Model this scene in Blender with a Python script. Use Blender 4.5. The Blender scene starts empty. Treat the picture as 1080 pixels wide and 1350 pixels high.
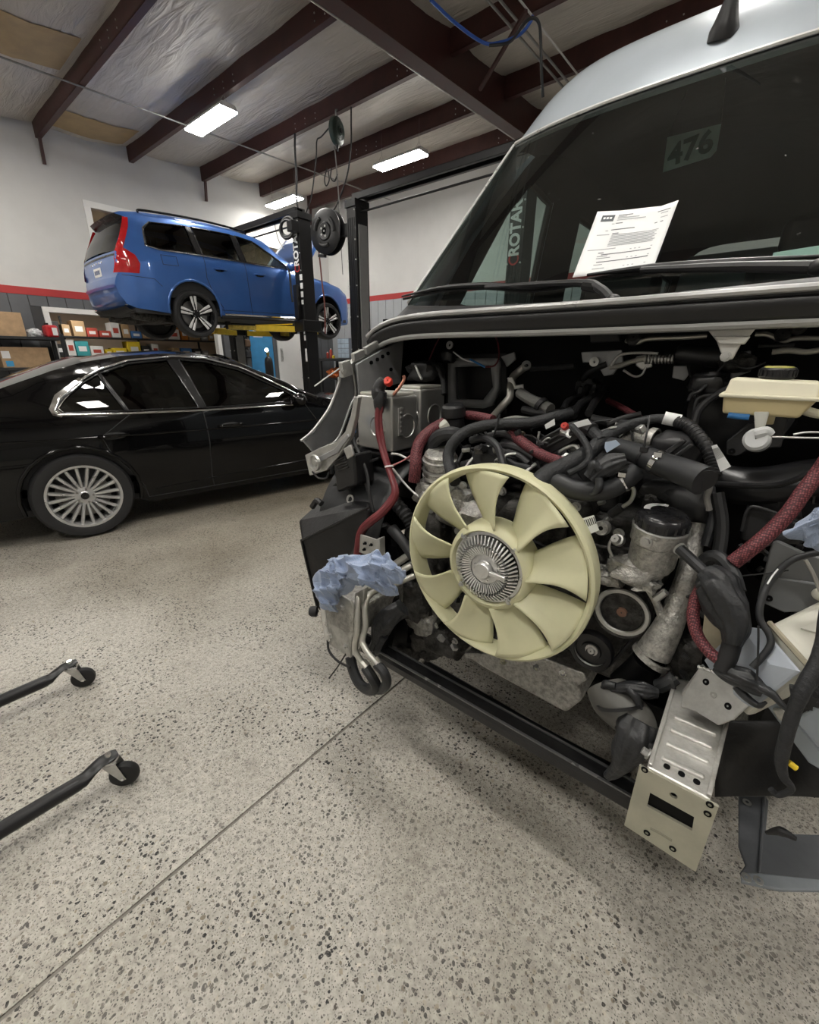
import bpy, bmesh, math, random
from mathutils import Vector, Matrix, noise
from mathutils.geometry import delaunay_2d_cdt
random.seed(7)
PI = math.pi
C = bpy.context.scene.collection
SC = bpy.context.scene
# ------------------------------------------------------------------ camera
FPX, YAW, PITCH, ROLL, CAMH = 560.0, 0.68785, 0.34739, 0.00565, 1.40
_f = Vector((-math.sin(YAW)*math.cos(PITCH), math.cos(YAW)*math.cos(PITCH), -math.sin(PITCH)))
_r = Vector((math.cos(YAW), math.sin(YAW), 0)); _u = _r.cross(_f)
CR = math.cos(ROLL)*_r + math.sin(ROLL)*_u
CU = -math.sin(ROLL)*_r + math.cos(ROLL)*_u
CF = _f
CAMP = Vector((0, 0, CAMH))
cam_d = bpy.data.cameras.new('camera'); cam = bpy.data.objects.new('camera', cam_d); C.objects.link(cam)
cam_d.sensor_fit = 'HORIZONTAL'; cam_d.sensor_width = 36.0; cam_d.lens = FPX/1080*36.0
cam_d.clip_start = 0.02; cam_d.clip_end = 100
mw = Matrix.Identity(4)
for i in range(3):
    mw[i][0] = CR[i]; mw[i][1] = CU[i]; mw[i][2] = -CF[i]; mw[i][3] = CAMP[i]
cam.matrix_world = mw
SC.camera = cam
# ------------------------------------------------------------------ world + exposure
W = bpy.data.worlds.new('world'); SC.world = W; W.use_nodes = True
W.node_tree.nodes['Background'].inputs[0].default_value = (0.62, 0.68, 0.75, 1)
W.node_tree.nodes['Background'].inputs[1].default_value = 0.05
vs = SC.view_settings
vs.view_transform = 'Standard'; vs.look = 'None'; vs.gamma = 1.0; vs.use_curve_mapping = False
vs.exposure = 0.48
LAMP_POWER = 52.0      # emission strength of every strip fixture in the building
# ------------------------------------------------------------------ pixel -> place helpers
def ray(px, py):
    return CF + CR*((px-540)/FPX) - CU*((py-675)/FPX)
def PY(px, py, Y):
    d = ray(px, py); return CAMP + d*(Y/d.y)
def PX(px, py, X):
    d = ray(px, py); return CAMP + d*(X/d.x)
def PZ(px, py, Z):
    d = ray(px, py); return CAMP + d*((Z-CAMH)/d.z)
# ------------------------------------------------------------------ materials
_M = {}
def nd(nt, t, **k):
    n = nt.nodes.new(t)
    for a, b in k.items():
        if a in n.inputs: n.inputs[a].default_value = b
        else: setattr(n, a, b)
    return n
def mat(name, col=(.5,.5,.5), rough=.5, metal=0.0, var=.12, scale=8.0, bump=0.0, bscale=60.0, coat=0.0, rvar=.1, spec=.5, emit=None, estr=0.0, stretch=(1,1,1), sheen=0.0, trans=0.0):
    if name in _M: return _M[name]
    m = bpy.data.materials.new(name); _M[name] = m; m.use_nodes = True
    nt = m.node_tree; b = nt.nodes['Principled BSDF']
    b.inputs['Roughness'].default_value = rough; b.inputs['Metallic'].default_value = metal
    b.inputs['Specular IOR Level'].default_value = spec
    if coat: b.inputs['Coat Weight'].default_value = coat; b.inputs['Coat Roughness'].default_value = .03
    if sheen: b.inputs['Sheen Weight'].default_value = sheen
    if trans: b.inputs['Transmission Weight'].default_value = trans
    b.inputs['Base Color'].default_value = (*col, 1)
    if emit: b.inputs['Emission Color'].default_value = (*emit, 1); b.inputs['Emission Strength'].default_value = estr
    tc = nd(nt, 'ShaderNodeTexCoord'); mp = nd(nt, 'ShaderNodeMapping'); mp.inputs['Scale'].default_value = stretch
    nt.links.new(tc.outputs['Object'], mp.inputs['Vector'])
    if var or rvar:
        nz = nd(nt, 'ShaderNodeTexNoise', Scale=scale, Detail=5.0, Roughness=.6)
        nt.links.new(mp.outputs[0], nz.inputs['Vector'])
        if var:
            r = nd(nt, 'ShaderNodeValToRGB')
            r.color_ramp.elements[0].position = .3; r.color_ramp.elements[1].position = .7
            r.color_ramp.elements[0].color = (*[c*(1-var) for c in col], 1)
            r.color_ramp.elements[1].color = (*[min(1, c*(1+var)) for c in col], 1)
            nt.links.new(nz.outputs[0], r.inputs[0]); nt.links.new(r.outputs[0], b.inputs['Base Color'])
        if rvar:
            mr = nd(nt, 'ShaderNodeMapRange'); mr.inputs['To Min'].default_value = max(0.02, rough-rvar); mr.inputs['To Max'].default_value = min(1, rough+rvar)
            nt.links.new(nz.outputs[0], mr.inputs['Value']); nt.links.new(mr.outputs[0], b.inputs['Roughness'])
    if bump:
        n2 = nd(nt, 'ShaderNodeTexNoise', Scale=bscale, Detail=4.0)
        nt.links.new(mp.outputs[0], n2.inputs['Vector'])
        bp = nd(nt, 'ShaderNodeBump', Strength=bump, Distance=.01)
        nt.links.new(n2.outputs[0], bp.inputs['Height']); nt.links.new(bp.outputs[0], b.inputs['Normal'])
    return m
def grime(name, col, dirt, rough=.45, metal=.9, amt=.5, scale=14.0, bump=.15, bscale=90.0):
    """metal or plastic with patches of a second colour"""
    if name in _M: return _M[name]
    m = mat(name, col, rough, metal, var=0, rvar=0, bump=bump, bscale=bscale)
    nt = m.node_tree; b = nt.nodes['Principled BSDF']
    tc = nd(nt, 'ShaderNodeTexCoord'); nz = nd(nt, 'ShaderNodeTexNoise', Scale=scale, Detail=8.0, Roughness=.7)
    nt.links.new(tc.outputs['Object'], nz.inputs['Vector'])
    r = nd(nt, 'ShaderNodeValToRGB'); e = r.color_ramp.elements
    e[0].position = max(.02, amt-.14); e[0].color = (*dirt, 1); e[1].position = min(.98, amt+.14); e[1].color = (*col, 1)
    nt.links.new(nz.outputs[0], r.inputs[0]); nt.links.new(r.outputs[0], b.inputs['Base Color'])
    mr = nd(nt, 'ShaderNodeMapRange'); mr.inputs['To Min'].default_value = min(1, rough+.3); mr.inputs['To Max'].default_value = max(.05, rough-.1)
    nt.links.new(nz.outputs[0], mr.inputs['Value']); nt.links.new(mr.outputs[0], b.inputs['Roughness'])
    return m
def glass(name, tint=(.6,.68,.66), refl=1.0, rough=.01, dust=0.0):
    if name in _M: return _M[name]
    m = bpy.data.materials.new(name); _M[name] = m; m.use_nodes = True; nt = m.node_tree
    out = nt.nodes['Material Output']; nt.nodes.remove(nt.nodes['Principled BSDF'])
    tr = nd(nt, 'ShaderNodeBsdfTransparent'); tr.inputs[0].default_value = (*tint, 1)
    gl = nd(nt, 'ShaderNodeBsdfGlossy'); gl.inputs['Roughness'].default_value = rough; gl.inputs[0].default_value = (refl, refl, refl, 1)
    fr = nd(nt, 'ShaderNodeFresnel'); ge = nd(nt, 'ShaderNodeNewGeometry'); io = nd(nt, 'ShaderNodeMapRange'); io.inputs['To Min'].default_value = 1.52; io.inputs['To Max'].default_value = 1/1.52; nt.links.new(ge.outputs['Backfacing'], io.inputs['Value']); nt.links.new(io.outputs[0], fr.inputs['IOR']); mx = nd(nt, 'ShaderNodeMixShader')
    nt.links.new(fr.outputs[0], mx.inputs[0]); nt.links.new(tr.outputs[0], mx.inputs[1]); nt.links.new(gl.outputs[0], mx.inputs[2])
    last = mx
    if dust:
        df = nd(nt, 'ShaderNodeBsdfDiffuse'); df.inputs[0].default_value = (.55, .55, .52, 1)
        tc = nd(nt, 'ShaderNodeTexCoord'); nz = nd(nt, 'ShaderNodeTexNoise', Scale=55.0, Detail=3.0)
        n2 = nd(nt, 'ShaderNodeTexNoise', Scale=3.0, Detail=4.0)
        nt.links.new(tc.outputs['Object'], nz.inputs['Vector']); nt.links.new(tc.outputs['Object'], n2.inputs['Vector'])
        r = nd(nt, 'ShaderNodeValToRGB'); r.color_ramp.elements[0].position = .72; r.color_ramp.elements[1].position = .78
        nt.links.new(nz.outputs[0], r.inputs[0])
        a = nd(nt, 'ShaderNodeMath', operation='MULTIPLY_ADD'); a.inputs[1].default_value = .35
        b2 = nd(nt, 'ShaderNodeMath', operation='MULTIPLY'); b2.inputs[1].default_value = dust
        nt.links.new(n2.outputs[0], b2.inputs[0]); nt.links.new(r.outputs[0], a.inputs[0]); nt.links.new(b2.outputs[0], a.inputs[2])
        m2 = nd(nt, 'ShaderNodeMixShader'); nt.links.new(a.outputs[0], m2.inputs[0]); nt.links.new(mx.outputs[0], m2.inputs[1]); nt.links.new(df.outputs[0], m2.inputs[2]); last = m2
    nt.links.new(last.outputs[0], out.inputs[0])
    return m
# ------------------------------------------------------------------ objects
def tag(o, label=None, cat=None, group=None, kind=None):
    if label: o['label'] = label
    if cat: o['category'] = cat
    if group: o['group'] = group
    if kind: o['kind'] = kind
    return o
def thing(name, loc, label, cat, group=None, rot=(0,0,0)):
    o = bpy.data.objects.new(name, None); C.objects.link(o); o.empty_display_size = .1
    o.location = loc; o.rotation_euler = rot
    return tag(o, label, cat, group)
def mworld(o):
    m = Matrix.LocRotScale(o.location, o.rotation_euler, o.scale)
    return (mworld(o.parent) @ o.matrix_parent_inverse @ m) if o.parent else m
def setpar(o, parent, local=False):
    if parent is None: return
    o.parent = parent
    if not local: o.matrix_parent_inverse = mworld(parent).inverted()
def copy_tree(o, parent=None):
    c = o.copy(); C.objects.link(c)
    if parent is not None: c.parent = parent; c.matrix_parent_inverse = o.matrix_parent_inverse
    for ch in list(o.children): copy_tree(ch, c)
    return c
def frame_of(d, up=Vector((0,0,1))):
    d = Vector(d).normalized()
    if abs(d.dot(up)) > .98: up = Vector((1,0,0))
    a = up.cross(d).normalized(); return a, d.cross(a).normalized(), d
def spline(pts, n=6):
    """Catmull-Rom through points (Vectors); returns denser list"""
    pts = [Vector(p) for p in pts]
    if len(pts) < 3: return pts
    P = [pts[0]*2-pts[1]] + pts + [pts[-1]*2-pts[-2]]; out = []
    for i in range(1, len(P)-2):
        a, b, c, d = P[i-1], P[i], P[i+1], P[i+2]
        for k in range(n):
            t = k/n
            out.append(.5*((2*b)+(c-a)*t+(2*a-5*b+4*c-d)*t*t+(3*b-a-3*c+d)*t**3))
    out.append(pts[-1]); return out
class MB:
    def __init__(s): s.v = []; s.f = []
    def add(s, vs_, fs):
        o = len(s.v); s.v += [tuple(x) for x in vs_]; s.f += [tuple(i+o for i in f) for f in fs]; return s
    def box(s, c, size, rot=None):
        c = Vector(c); h = Vector(size)/2
        vv = [Vector((x*h.x, y*h.y, z*h.z)) for x in (-1,1) for y in (-1,1) for z in (-1,1)]
        if rot is not None:
            R = rot if isinstance(rot, Matrix) else Matrix.Rotation(rot, 3, 'Z'); vv = [R @ q for q in vv]
        return s.add([c+q for q in vv], [(0,1,3,2),(4,6,7,5),(0,4,5,1),(2,3,7,6),(0,2,6,4),(1,5,7,3)])
    def box2(s, lo, hi): lo = Vector(lo); hi = Vector(hi); return s.box((lo+hi)/2, hi-lo)
    def hexa(s, b, t):
        """b, t : 4 bottom and 4 top points in the same order"""
        return s.add(list(b)+list(t), [(3,2,1,0),(4,5,6,7)]+[(i,(i+1)%4,4+(i+1)%4,4+i) for i in range(4)])
    def beam(s, p0, p1, w, h, up=Vector((0,0,1))):
        p0 = Vector(p0); p1 = Vector(p1); a, b, d = frame_of(p1-p0, Vector(up))
        q = [(-1,-1),(1,-1),(1,1),(-1,1)]
        return s.hexa([p0+a*x*w/2+b*y*h/2 for x, y in q], [p1+a*x*w/2+b*y*h/2 for x, y in q])
    def ring_loft(s, rings, cap=True, closed=False):
        n = len(rings[0]); o = len(s.v)
        for r in rings: s.v += [tuple(x) for x in r]
        m = len(rings)
        for i in range(m if closed else m-1):
            for j in range(n):
                a = o+i*n+j; b = o+i*n+(j+1) % n; i2 = (i+1) % m
                s.f.append((a, b, o+i2*n+(j+1) % n, o+i2*n+j))
        if cap and not closed:
            s.f.append(tuple(o+j for j in range(n))[::-1]); s.f.append(tuple(o+(m-1)*n+j for j in range(n)))
        return s
    def cyl(s, p0, p1, r0, r1=None, n=16):
        p0 = Vector(p0); p1 = Vector(p1); r1 = r0 if r1 is None else r1; a, b, d = frame_of(p1-p0)
        return s.ring_loft([[p+(a*math.cos(2*PI*k/n)+b*math.sin(2*PI*k/n))*r for k in range(n)] for p, r in ((p0,r0),(p1,r1))])
    def tube(s, pts, r, n=10, sm=6, cap=True, ripple=0, rr=0):
        """round tube through points; r number or list per control point; ripple: corrugation amplitude"""
        cp = [Vector(p) for p in pts]; path = spline(cp, sm) if sm > 1 else cp
        m = len(path); rings = []
        ra = None; prev = None
        for i, p in enumerate(path):
            d = (path[min(i+1, m-1)]-path[max(i-1, 0)])
            if d.length < 1e-9: d = Vector((0,0,1))
            d.normalize()
            if prev is None: a, b, _ = frame_of(d)
            else:
                a = (prev - d*prev.dot(d))
                a = a.normalized() if a.length > 1e-6 else frame_of(d)[0]
                b = d.cross(a)
            prev = a
            if isinstance(r, (list, tuple)):
                t = i/(m-1)*(len(r)-1); k = min(int(t), len(r)-2); q = r[k]+(r[k+1]-r[k])*(t-k)
            else: q = r
            if ripple: q += ripple*(1 if i % 2 else -1)
            if rr: q *= 1+rr*noise.noise(p*40)
            rings.append([p+(a*math.cos(2*PI*k/n)+b*math.sin(2*PI*k/n))*q for k in range(n)])
        return s.ring_loft(rings, cap)
    def lathe(s, prof, c, axis, n=32, cap=False):
        """prof: (radius, distance along axis)"""
        c = Vector(c); a, b, d = frame_of(axis)
        return s.ring_loft([[c+d*h+(a*math.cos(2*PI*k/n)+b*math.sin(2*PI*k/n))*max(r, 1e-5) for k in range(n)] for r, h in prof], cap)
    def prism(s, poly, o, ax, ay, depth):
        """polygon (2d) in frame o+ax*x+ay*y, extruded along depth vector"""
        o = Vector(o); ax = Vector(ax); ay = Vector(ay); dv = Vector(depth); n = len(poly)
        b = [o+ax*x+ay*y for x, y in poly]; t = [q+dv for q in b]
        return s.add(b+t, [tuple(range(n))[::-1], tuple(range(n, 2*n))]+[(i,(i+1) % n, n+(i+1) % n, n+i) for i in range(n)])
    def ball(s, c, r, n=12, m=8, R=None):
        c = Vector(c); r = Vector((r,r,r)) if not hasattr(r, '__len__') else Vector(r); rings = []
        for i in range(m+1):
            t = PI*i/m; rg = []
            for k in range(n):
                q = Vector((r.x*max(math.sin(t),1e-4)*math.cos(2*PI*k/n), r.y*max(math.sin(t),1e-4)*math.sin(2*PI*k/n), r.z*math.cos(t)))
                rg.append(c+(R @ q if R is not None else q))
            rings.append(rg)
        return s.ring_loft(rings, False)
    def grid(s, fn, nu, nv):
        o = len(s.v)
        for i in range(nu+1):
            for j in range(nv+1): s.v.append(tuple(fn(i/nu, j/nv)))
        for i in range(nu):
            for j in range(nv):
                a = o+i*(nv+1)+j; s.f.append((a, a+nv+1, a+nv+2, a+1))
        return s
    def torus(s, c, axis, R, r, n=28, m=8):
        c = Vector(c); a, b, d = frame_of(axis); rings = []
        for i in range(n):
            e = a*math.cos(2*PI*i/n)+b*math.sin(2*PI*i/n)
            rings.append([c+e*(R+r*math.cos(2*PI*k/m))+d*r*math.sin(2*PI*k/m) for k in range(m)])
        return s.ring_loft(rings, False, True)
    def bolt(s, c, axis, r=.009, h=.008):
        c = Vector(c); d = Vector(axis).normalized()
        s.cyl(c, c+d*h*.25, r*1.5, n=12); return s.cyl(c, c+d*h, r, n=6)
    def build(s, name, m, parent=None, smooth=35, bevel=0.0, local=False, solid=0.0, seg=2):
        me = bpy.data.meshes.new(name); me.from_pydata(s.v, [], s.f); me.validate()
        bm = bmesh.new(); bm.from_mesh(me); bmesh.ops.recalc_face_normals(bm, faces=bm.faces); bm.to_mesh(me); bm.free()
        if isinstance(m, (list, tuple)):
            for q in m: me.materials.append(q)
        else: me.materials.append(m)
        if smooth:
            me.polygons.foreach_set('use_smooth', [True]*len(me.polygons)); me.set_sharp_from_angle(angle=math.radians(smooth))
        o = bpy.data.objects.new(name, me); C.objects.link(o)
        if solid:
            md = o.modifiers.new('solid', 'SOLIDIFY'); md.thickness = solid; md.offset = -1
        if bevel:
            md = o.modifiers.new('bevel', 'BEVEL'); md.width = bevel; md.segments = seg; md.limit_method = 'ANGLE'; md.angle_limit = math.radians(40)
        setpar(o, parent, local)
        return o
def holed_plate(name, poly, holes, Y, th, m, parent, step=.03):
    """vertical plate facing -Y with real holes; poly and holes as (x, z)"""
    V2, F = cdt_patch(poly, holes, step); n = len(V2); cnt = {}
    for f in F:
        for i in range(len(f)):
            e = (f[i], f[(i+1) % len(f)]); cnt[tuple(sorted(e))] = cnt.get(tuple(sorted(e)), 0)+1
    o = MB(); o.add([(x, Y, z) for x, z in V2]+[(x, Y+th, z) for x, z in V2], F+[tuple(i+n for i in f[::-1]) for f in F]+[(a, b, b+n, a+n) for (a, b), c in cnt.items() if c == 1])
    return o.build(name, m, parent, 30)
def text_obj(name, s, size, m, parent, o, ax, ay, depth=.001, align='CENTER', local=False, sx=1.0, bold=0.0):
    cu = bpy.data.curves.new(name, 'FONT'); cu.body = s; cu.size = size; cu.align_x = align; cu.align_y = 'CENTER'; cu.extrude = depth; cu.offset = bold; cu.resolution_u = 3
    t = bpy.data.objects.new(name+'_tmp', cu); C.objects.link(t)
    bpy.context.view_layer.update()
    me = bpy.data.meshes.new_from_object(t.evaluated_get(bpy.context.evaluated_depsgraph_get())); bpy.data.objects.remove(t)
    me.name = name
    ax = Vector(ax).normalized(); ay = Vector(ay).normalized(); az = ax.cross(ay); o = Vector(o)
    for v in me.vertices: v.co = o+ax*v.co.x*sx+ay*v.co.y+az*v.co.z
    me.materials.clear(); me.materials.append(m)
    ob = bpy.data.objects.new(name, me); C.objects.link(ob); setpar(ob, parent, local); return ob
def inside(poly, x, y):
    r = False; n = len(poly); j = n-1
    for i in range(n):
        xi, yi = poly[i]; xj, yj = poly[j]
        if (yi > y) != (yj > y) and x < (xj-xi)*(y-yi)/(yj-yi)+xi: r = not r
        j = i
    return r
def dens(poly, step, closed=True):
    out = []; n = len(poly)
    for i in range(n if closed else n-1):
        a = poly[i]; b = poly[(i+1) % n]; L = math.hypot(b[0]-a[0], b[1]-a[1]); k = max(1, int(round(L/step)))
        for q in range(k): out.append((a[0]+(b[0]-a[0])*q/k, a[1]+(b[1]-a[1])*q/k))
    if not closed: out.append(tuple(poly[-1]))
    return out
def cdt_patch(poly, holes=(), step=.05):
    """triangulated planar region with interior points: returns 2d verts, tris"""
    pts = []; edges = []
    for lp in [poly]+list(holes):
        q = dens(lp, step); o = len(pts); pts += q; edges += [(o+i, o+(i+1) % len(q)) for i in range(len(q))]
    bd = [Vector(p) for p in pts]
    x0 = min(p[0] for p in poly); x1 = max(p[0] for p in poly); y0 = min(p[1] for p in poly); y1 = max(p[1] for p in poly)
    ny = int((y1-y0)/step)+1; nx = int((x1-x0)/step)+1
    for i in range(nx+1):
        for j in range(ny+1):
            p = (x0+(i+.5*(j % 2))*step, y0+j*step)
            if inside(poly, *p) and not any(inside(h, *p) for h in holes):
                v = Vector(p)
                if min((v-b).length_squared for b in bd) > (step*.45)**2: pts.append(p)
    r = delaunay_2d_cdt([Vector(p) for p in pts], edges, [], 0, 1e-6)
    V2 = [(v.x, v.y) for v in r[0]]; F = []
    for f in r[2]:
        cx = sum(V2[i][0] for i in f)/len(f); cy = sum(V2[i][1] for i in f)/len(f)
        if inside(poly, cx, cy) and not any(inside(h, cx, cy) for h in holes): F.append(tuple(f))
    return V2, F
def spl2(pts, n=5, closed=False):
    q = [Vector((x, y, 0)) for x, y in pts]
    if closed: q = q+[q[0]]
    return [(v.x, v.y) for v in (spline(q, n)[:-1] if closed else spline(q, n))]
def interp(tab, x):
    if x <= tab[0][0]: return tab[0][1]
    for (a, b), (c, d) in zip(tab, tab[1:]):
        if x <= c:
            t = (x-a)/(c-a); t = t*t*(3-2*t)*.5+t*.5; return b+(d-b)*t
    return tab[-1][1]
# ------------------------------------------------------------------ common materials
STEEL_RED = mat('maroon_primer_steel', (.06,.021,.018), .45, .0, .25, 5, rvar=.1)
BLACK_PAINT = mat('black_paint', (.010,.010,.011), .32, 0, .1, 2, rvar=.03, spec=.4)
BLACK_PLASTIC = mat('black_plastic', (.011,.011,.012), .42, 0, .3, 14, bump=.08, rvar=.15)
DARK_PLASTIC = mat('dusty_dark_plastic', (.022,.022,.023), .5, 0, .35, 10, bump=.1, rvar=.15)
RUBBER = mat('black_rubber', (.011,.011,.012), .6, 0, .25, 20, bump=.05, rvar=.1)
HOSE = mat('grey_rubber_hose', (.018,.019,.021), .52, 0, .3, 18, bump=.06, rvar=.12)
LOOM = mat('taped_wire_loom', (.015,.016,.018), .62, 0, .35, 40, bump=.35, bscale=140, rvar=.1)
CHROME = mat('chrome', (.72,.72,.72), .12, 1, .05, 10, rvar=.05)
BARE = grime('bare_galvanised_steel', (.62,.62,.60), (.42,.42,.41), .38, .9, .45, 9, .08)
CASTAL = grime('cast_aluminium', (.55,.54,.51), (.24,.235,.22), .38, .85, .46, 60, .45, 170)
CASTDK = grime('oily_cast_iron', (.11,.105,.10), (.014,.014,.013), .45, .6, .5, 18, .5, 110)
def braid():
    m = mat('red_braided_sleeve', (.12,.02,.025), .6, 0, 0, 60, rvar=0); nt = m.node_tree; b = nt.nodes['Principled BSDF']
    tc = nd(nt, 'ShaderNodeTexCoord'); v = nd(nt, 'ShaderNodeTexVoronoi', Scale=240.0); v.inputs['Randomness'].default_value = .35
    r = nd(nt, 'ShaderNodeValToRGB'); e = r.color_ramp.elements; e[0].position = .15; e[0].color = (.30,.075,.085,1); e[1].position = .55; e[1].color = (.055,.008,.012,1)
    nt.links.new(tc.outputs['Object'], v.inputs['Vector']); nt.links.new(v.outputs['Distance'], r.inputs[0]); nt.links.new(r.outputs[0], b.inputs['Base Color'])
    bp = nd(nt, 'ShaderNodeBump', Strength=.5, Distance=.002, invert=True); nt.links.new(v.outputs['Distance'], bp.inputs['Height']); nt.links.new(bp.outputs[0], b.inputs['Normal']); return m
REDHOSE = braid()
WHITE = mat('white_paint', (.74,.73,.71), .6, 0, .04, 3, rvar=.05)
PAPER = mat('white_paper', (.86,.87,.87), .7, 0, .02, 5, rvar=0)
CARD = mat('brown_cardboard', (.42,.28,.16), .8, 0, .15, 12)
RAG = mat('blue_shop_rag', (.30,.37,.52), .9, 0, .18, 14, bump=.35, bscale=260, sheen=.3)
BAG = mat('black_nitrile', (.017,.018,.020), .45, 0, .3, 30, bump=.35, bscale=70, rvar=.12)
YELLOW = mat('yellow_paint', (.78,.55,.03), .4, 0, .12, 10)
# ================================================================== ROOM SHELL
XL, XR, YB, YF = -12.0, 7.0, 10.4, -5.0
def ceil_z(y): return 5.38+.05*y
# ---- floor material: ground concrete with exposed aggregate
def floor_mat():
    m = bpy.data.materials.new('ground_aggregate_concrete'); m.use_nodes = True; nt = m.node_tree; b = nt.nodes['Principled BSDF']; L = nt.links.new
    tc = nd(nt, 'ShaderNodeTexCoord')
    wn = nd(nt, 'ShaderNodeTexNoise', Scale=45.0, Detail=2.0); L(tc.outputs['Object'], wn.inputs['Vector'])
    wv = nd(nt, 'ShaderNodeVectorMath', operation='MULTIPLY_ADD'); wv.inputs[1].default_value = (.016,.016,.016); L(wn.outputs['Color'], wv.inputs[0]); L(tc.outputs['Object'], wv.inputs[2])
    def vor(scale, rnd=1.0):
        v = nd(nt, 'ShaderNodeTexVoronoi', Scale=scale); v.inputs['Randomness'].default_value = rnd; L(wv.outputs[0], v.inputs['Vector']); return v
    def noi(scale, det=5.0, rough=.6):
        n = nd(nt, 'ShaderNodeTexNoise', Scale=scale, Detail=det, Roughness=rough); L(tc.outputs['Object'], n.inputs['Vector']); return n
    def ramp(src, stops):
        r = nd(nt, 'ShaderNodeValToRGB'); e = r.color_ramp.elements
        while len(e) < len(stops): e.new(.5)
        for q, (p, c) in zip(e, stops): q.position = p; q.color = (*c, 1) if hasattr(c, '__len__') else (c, c, c, 1)
        L(src, r.inputs[0]); return r
    def mix(fac, a, b_, mode='MIX'):
        x = nd(nt, 'ShaderNodeMix', data_type='RGBA', blend_type=mode)
        if hasattr(fac, 'is_linked') or hasattr(fac, 'links'): L(fac, x.inputs[0])
        else: x.inputs[0].default_value = fac
        for s, q in ((a, 6), (b_, 7)):
            if isinstance(s, tuple): x.inputs[q].default_value = (*s, 1)
            else: L(s, x.inputs[q])
        return x.outputs[2]
    base = ramp(noi(60).outputs[0], [(.3, (.34,.32,.28)), (.7, (.56,.535,.48))])
    big = vor(80.0); sm = vor(185.0)
    # pebbles: distance inside cell small -> pebble ; colour by cell
    sp0 = nd(nt, 'ShaderNodeSeparateColor'); L(big.outputs['Color'], sp0.inputs[0])
    pebcol = ramp(sp0.outputs[0], [(.0, (.010,.010,.010)), (.45, (.03,.029,.028)), (.68, (.10,.085,.07)), (.86, (.30,.26,.19)), (1.0, (.62,.58,.50))])
    sep = nd(nt, 'ShaderNodeSeparateColor'); L(big.outputs['Color'], sep.inputs[0])
    sz = nd(nt, 'ShaderNodeMath', operation='MULTIPLY_ADD'); sz.inputs[1].default_value = .42; sz.inputs[2].default_value = .10; L(sep.outputs[1], sz.inputs[0])
    df = nd(nt, 'ShaderNodeMath', operation='SUBTRACT'); L(sz.outputs[0], df.inputs[0]); L(big.outputs['Distance'], df.inputs[1])
    pebmask = ramp(df.outputs[0], [(.0, 0.0), (.06, 1.0)])
    thin = ramp(noi(2.2).outputs[0], [(.36, .25), (.58, 1.0)])
    mm = nd(nt, 'ShaderNodeMath', operation='MULTIPLY'); L(pebmask.outputs[0], mm.inputs[0]); L(thin.outputs[0], mm.inputs[1])
    c1 = mix(mm.outputs[0], base.outputs[0], pebcol.outputs[0])
    smcol = ramp(sm.outputs['Color'], [(.0, (.02,.02,.02)), (.4, (.14,.13,.115)), (1.0, (.5,.47,.41))])
    smmask = ramp(sm.outputs['Distance'], [(.26, .9), (.40, 0.0)])
    c2 = mix(smmask.outputs[0], c1, smcol.outputs[0])
    stain = ramp(noi(.9, 6.0, .65).outputs[0], [(.36, (.62,.60,.57)), (.58, (1.0,1.0,1.0))])
    c3 = mix(.8, c2, stain.outputs[0], 'MULTIPLY')
    oil = ramp(noi(2.1, 4.0, .55).outputs[0], [(.27, (.42,.39,.36)), (.37, (1.0,1.0,1.0))])
    c4 = mix(.75, c3, oil.outputs[0], 'MULTIPLY')
    # grime worked into the slab around the parked car
    ds = nd(nt, 'ShaderNodeVectorMath', operation='DISTANCE'); ds.inputs[1].default_value = (-3.9, 3.2, 0); L(tc.outputs['Object'], ds.inputs[0])
    dn = nd(nt, 'ShaderNodeMath', operation='MULTIPLY_ADD'); dn.inputs[1].default_value = 2.6; L(noi(.8, 5.0, .6).outputs[0], dn.inputs[0]); L(ds.outputs['Value'], dn.inputs[2])
    dm = nd(nt, 'ShaderNodeMapRange'); dm.inputs['From Min'].default_value = 2.3; dm.inputs['From Max'].default_value = 4.6; dm.inputs['To Min'].default_value = .78; dm.inputs['To Max'].default_value = 0.0; L(dn.outputs[0], dm.inputs['Value'])
    c4 = mix(dm.outputs[0], c4, (.50,.44,.36), 'MULTIPLY')
    L(c4, b.inputs['Base Color'])
    rg = ramp(noi(2.5, 6.0).outputs[0], [(.3, .34), (.7, .58)]); L(rg.outputs[0], b.inputs['Roughness'])
    bp = nd(nt, 'ShaderNodeBump', Strength=.12, Distance=.004); L(big.outputs['Distance'], bp.inputs['Height']); L(bp.outputs[0], b.inputs['Normal'])
    b.inputs['Specular IOR Level'].default_value = .4
    return m
FLOOR = floor_mat()
# slabs with sawn joints: the joint seen in the picture runs along the van's direction
JX = PZ(230, 1150, 0).x
def struct(o, label):
    o['kind'] = 'structure'; o['label'] = label; return o
jx = [XL-4, -9.2, -5.2, JX, 3.6, XR]; jy = [YF, -1.6, YB+.2]
flo = MB().box2((XL-4, YF, -.2), (XR, YB+.2, -.004)).build('floor', mat('joint_filler', (.19,.175,.155), .8, 0, .2, 30), None, 0)
struct(flo, 'polished concrete shop floor with dark and tan exposed stones')
for i in range(len(jx)-1):
    for j in range(len(jy)-1):
        g = .0055
        MB().box2((jx[i]+g, jy[j]+g, -.1), (jx[i+1]-g, jy[j+1]-g, 0)).build('slab', FLOOR, flo, 0)
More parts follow.
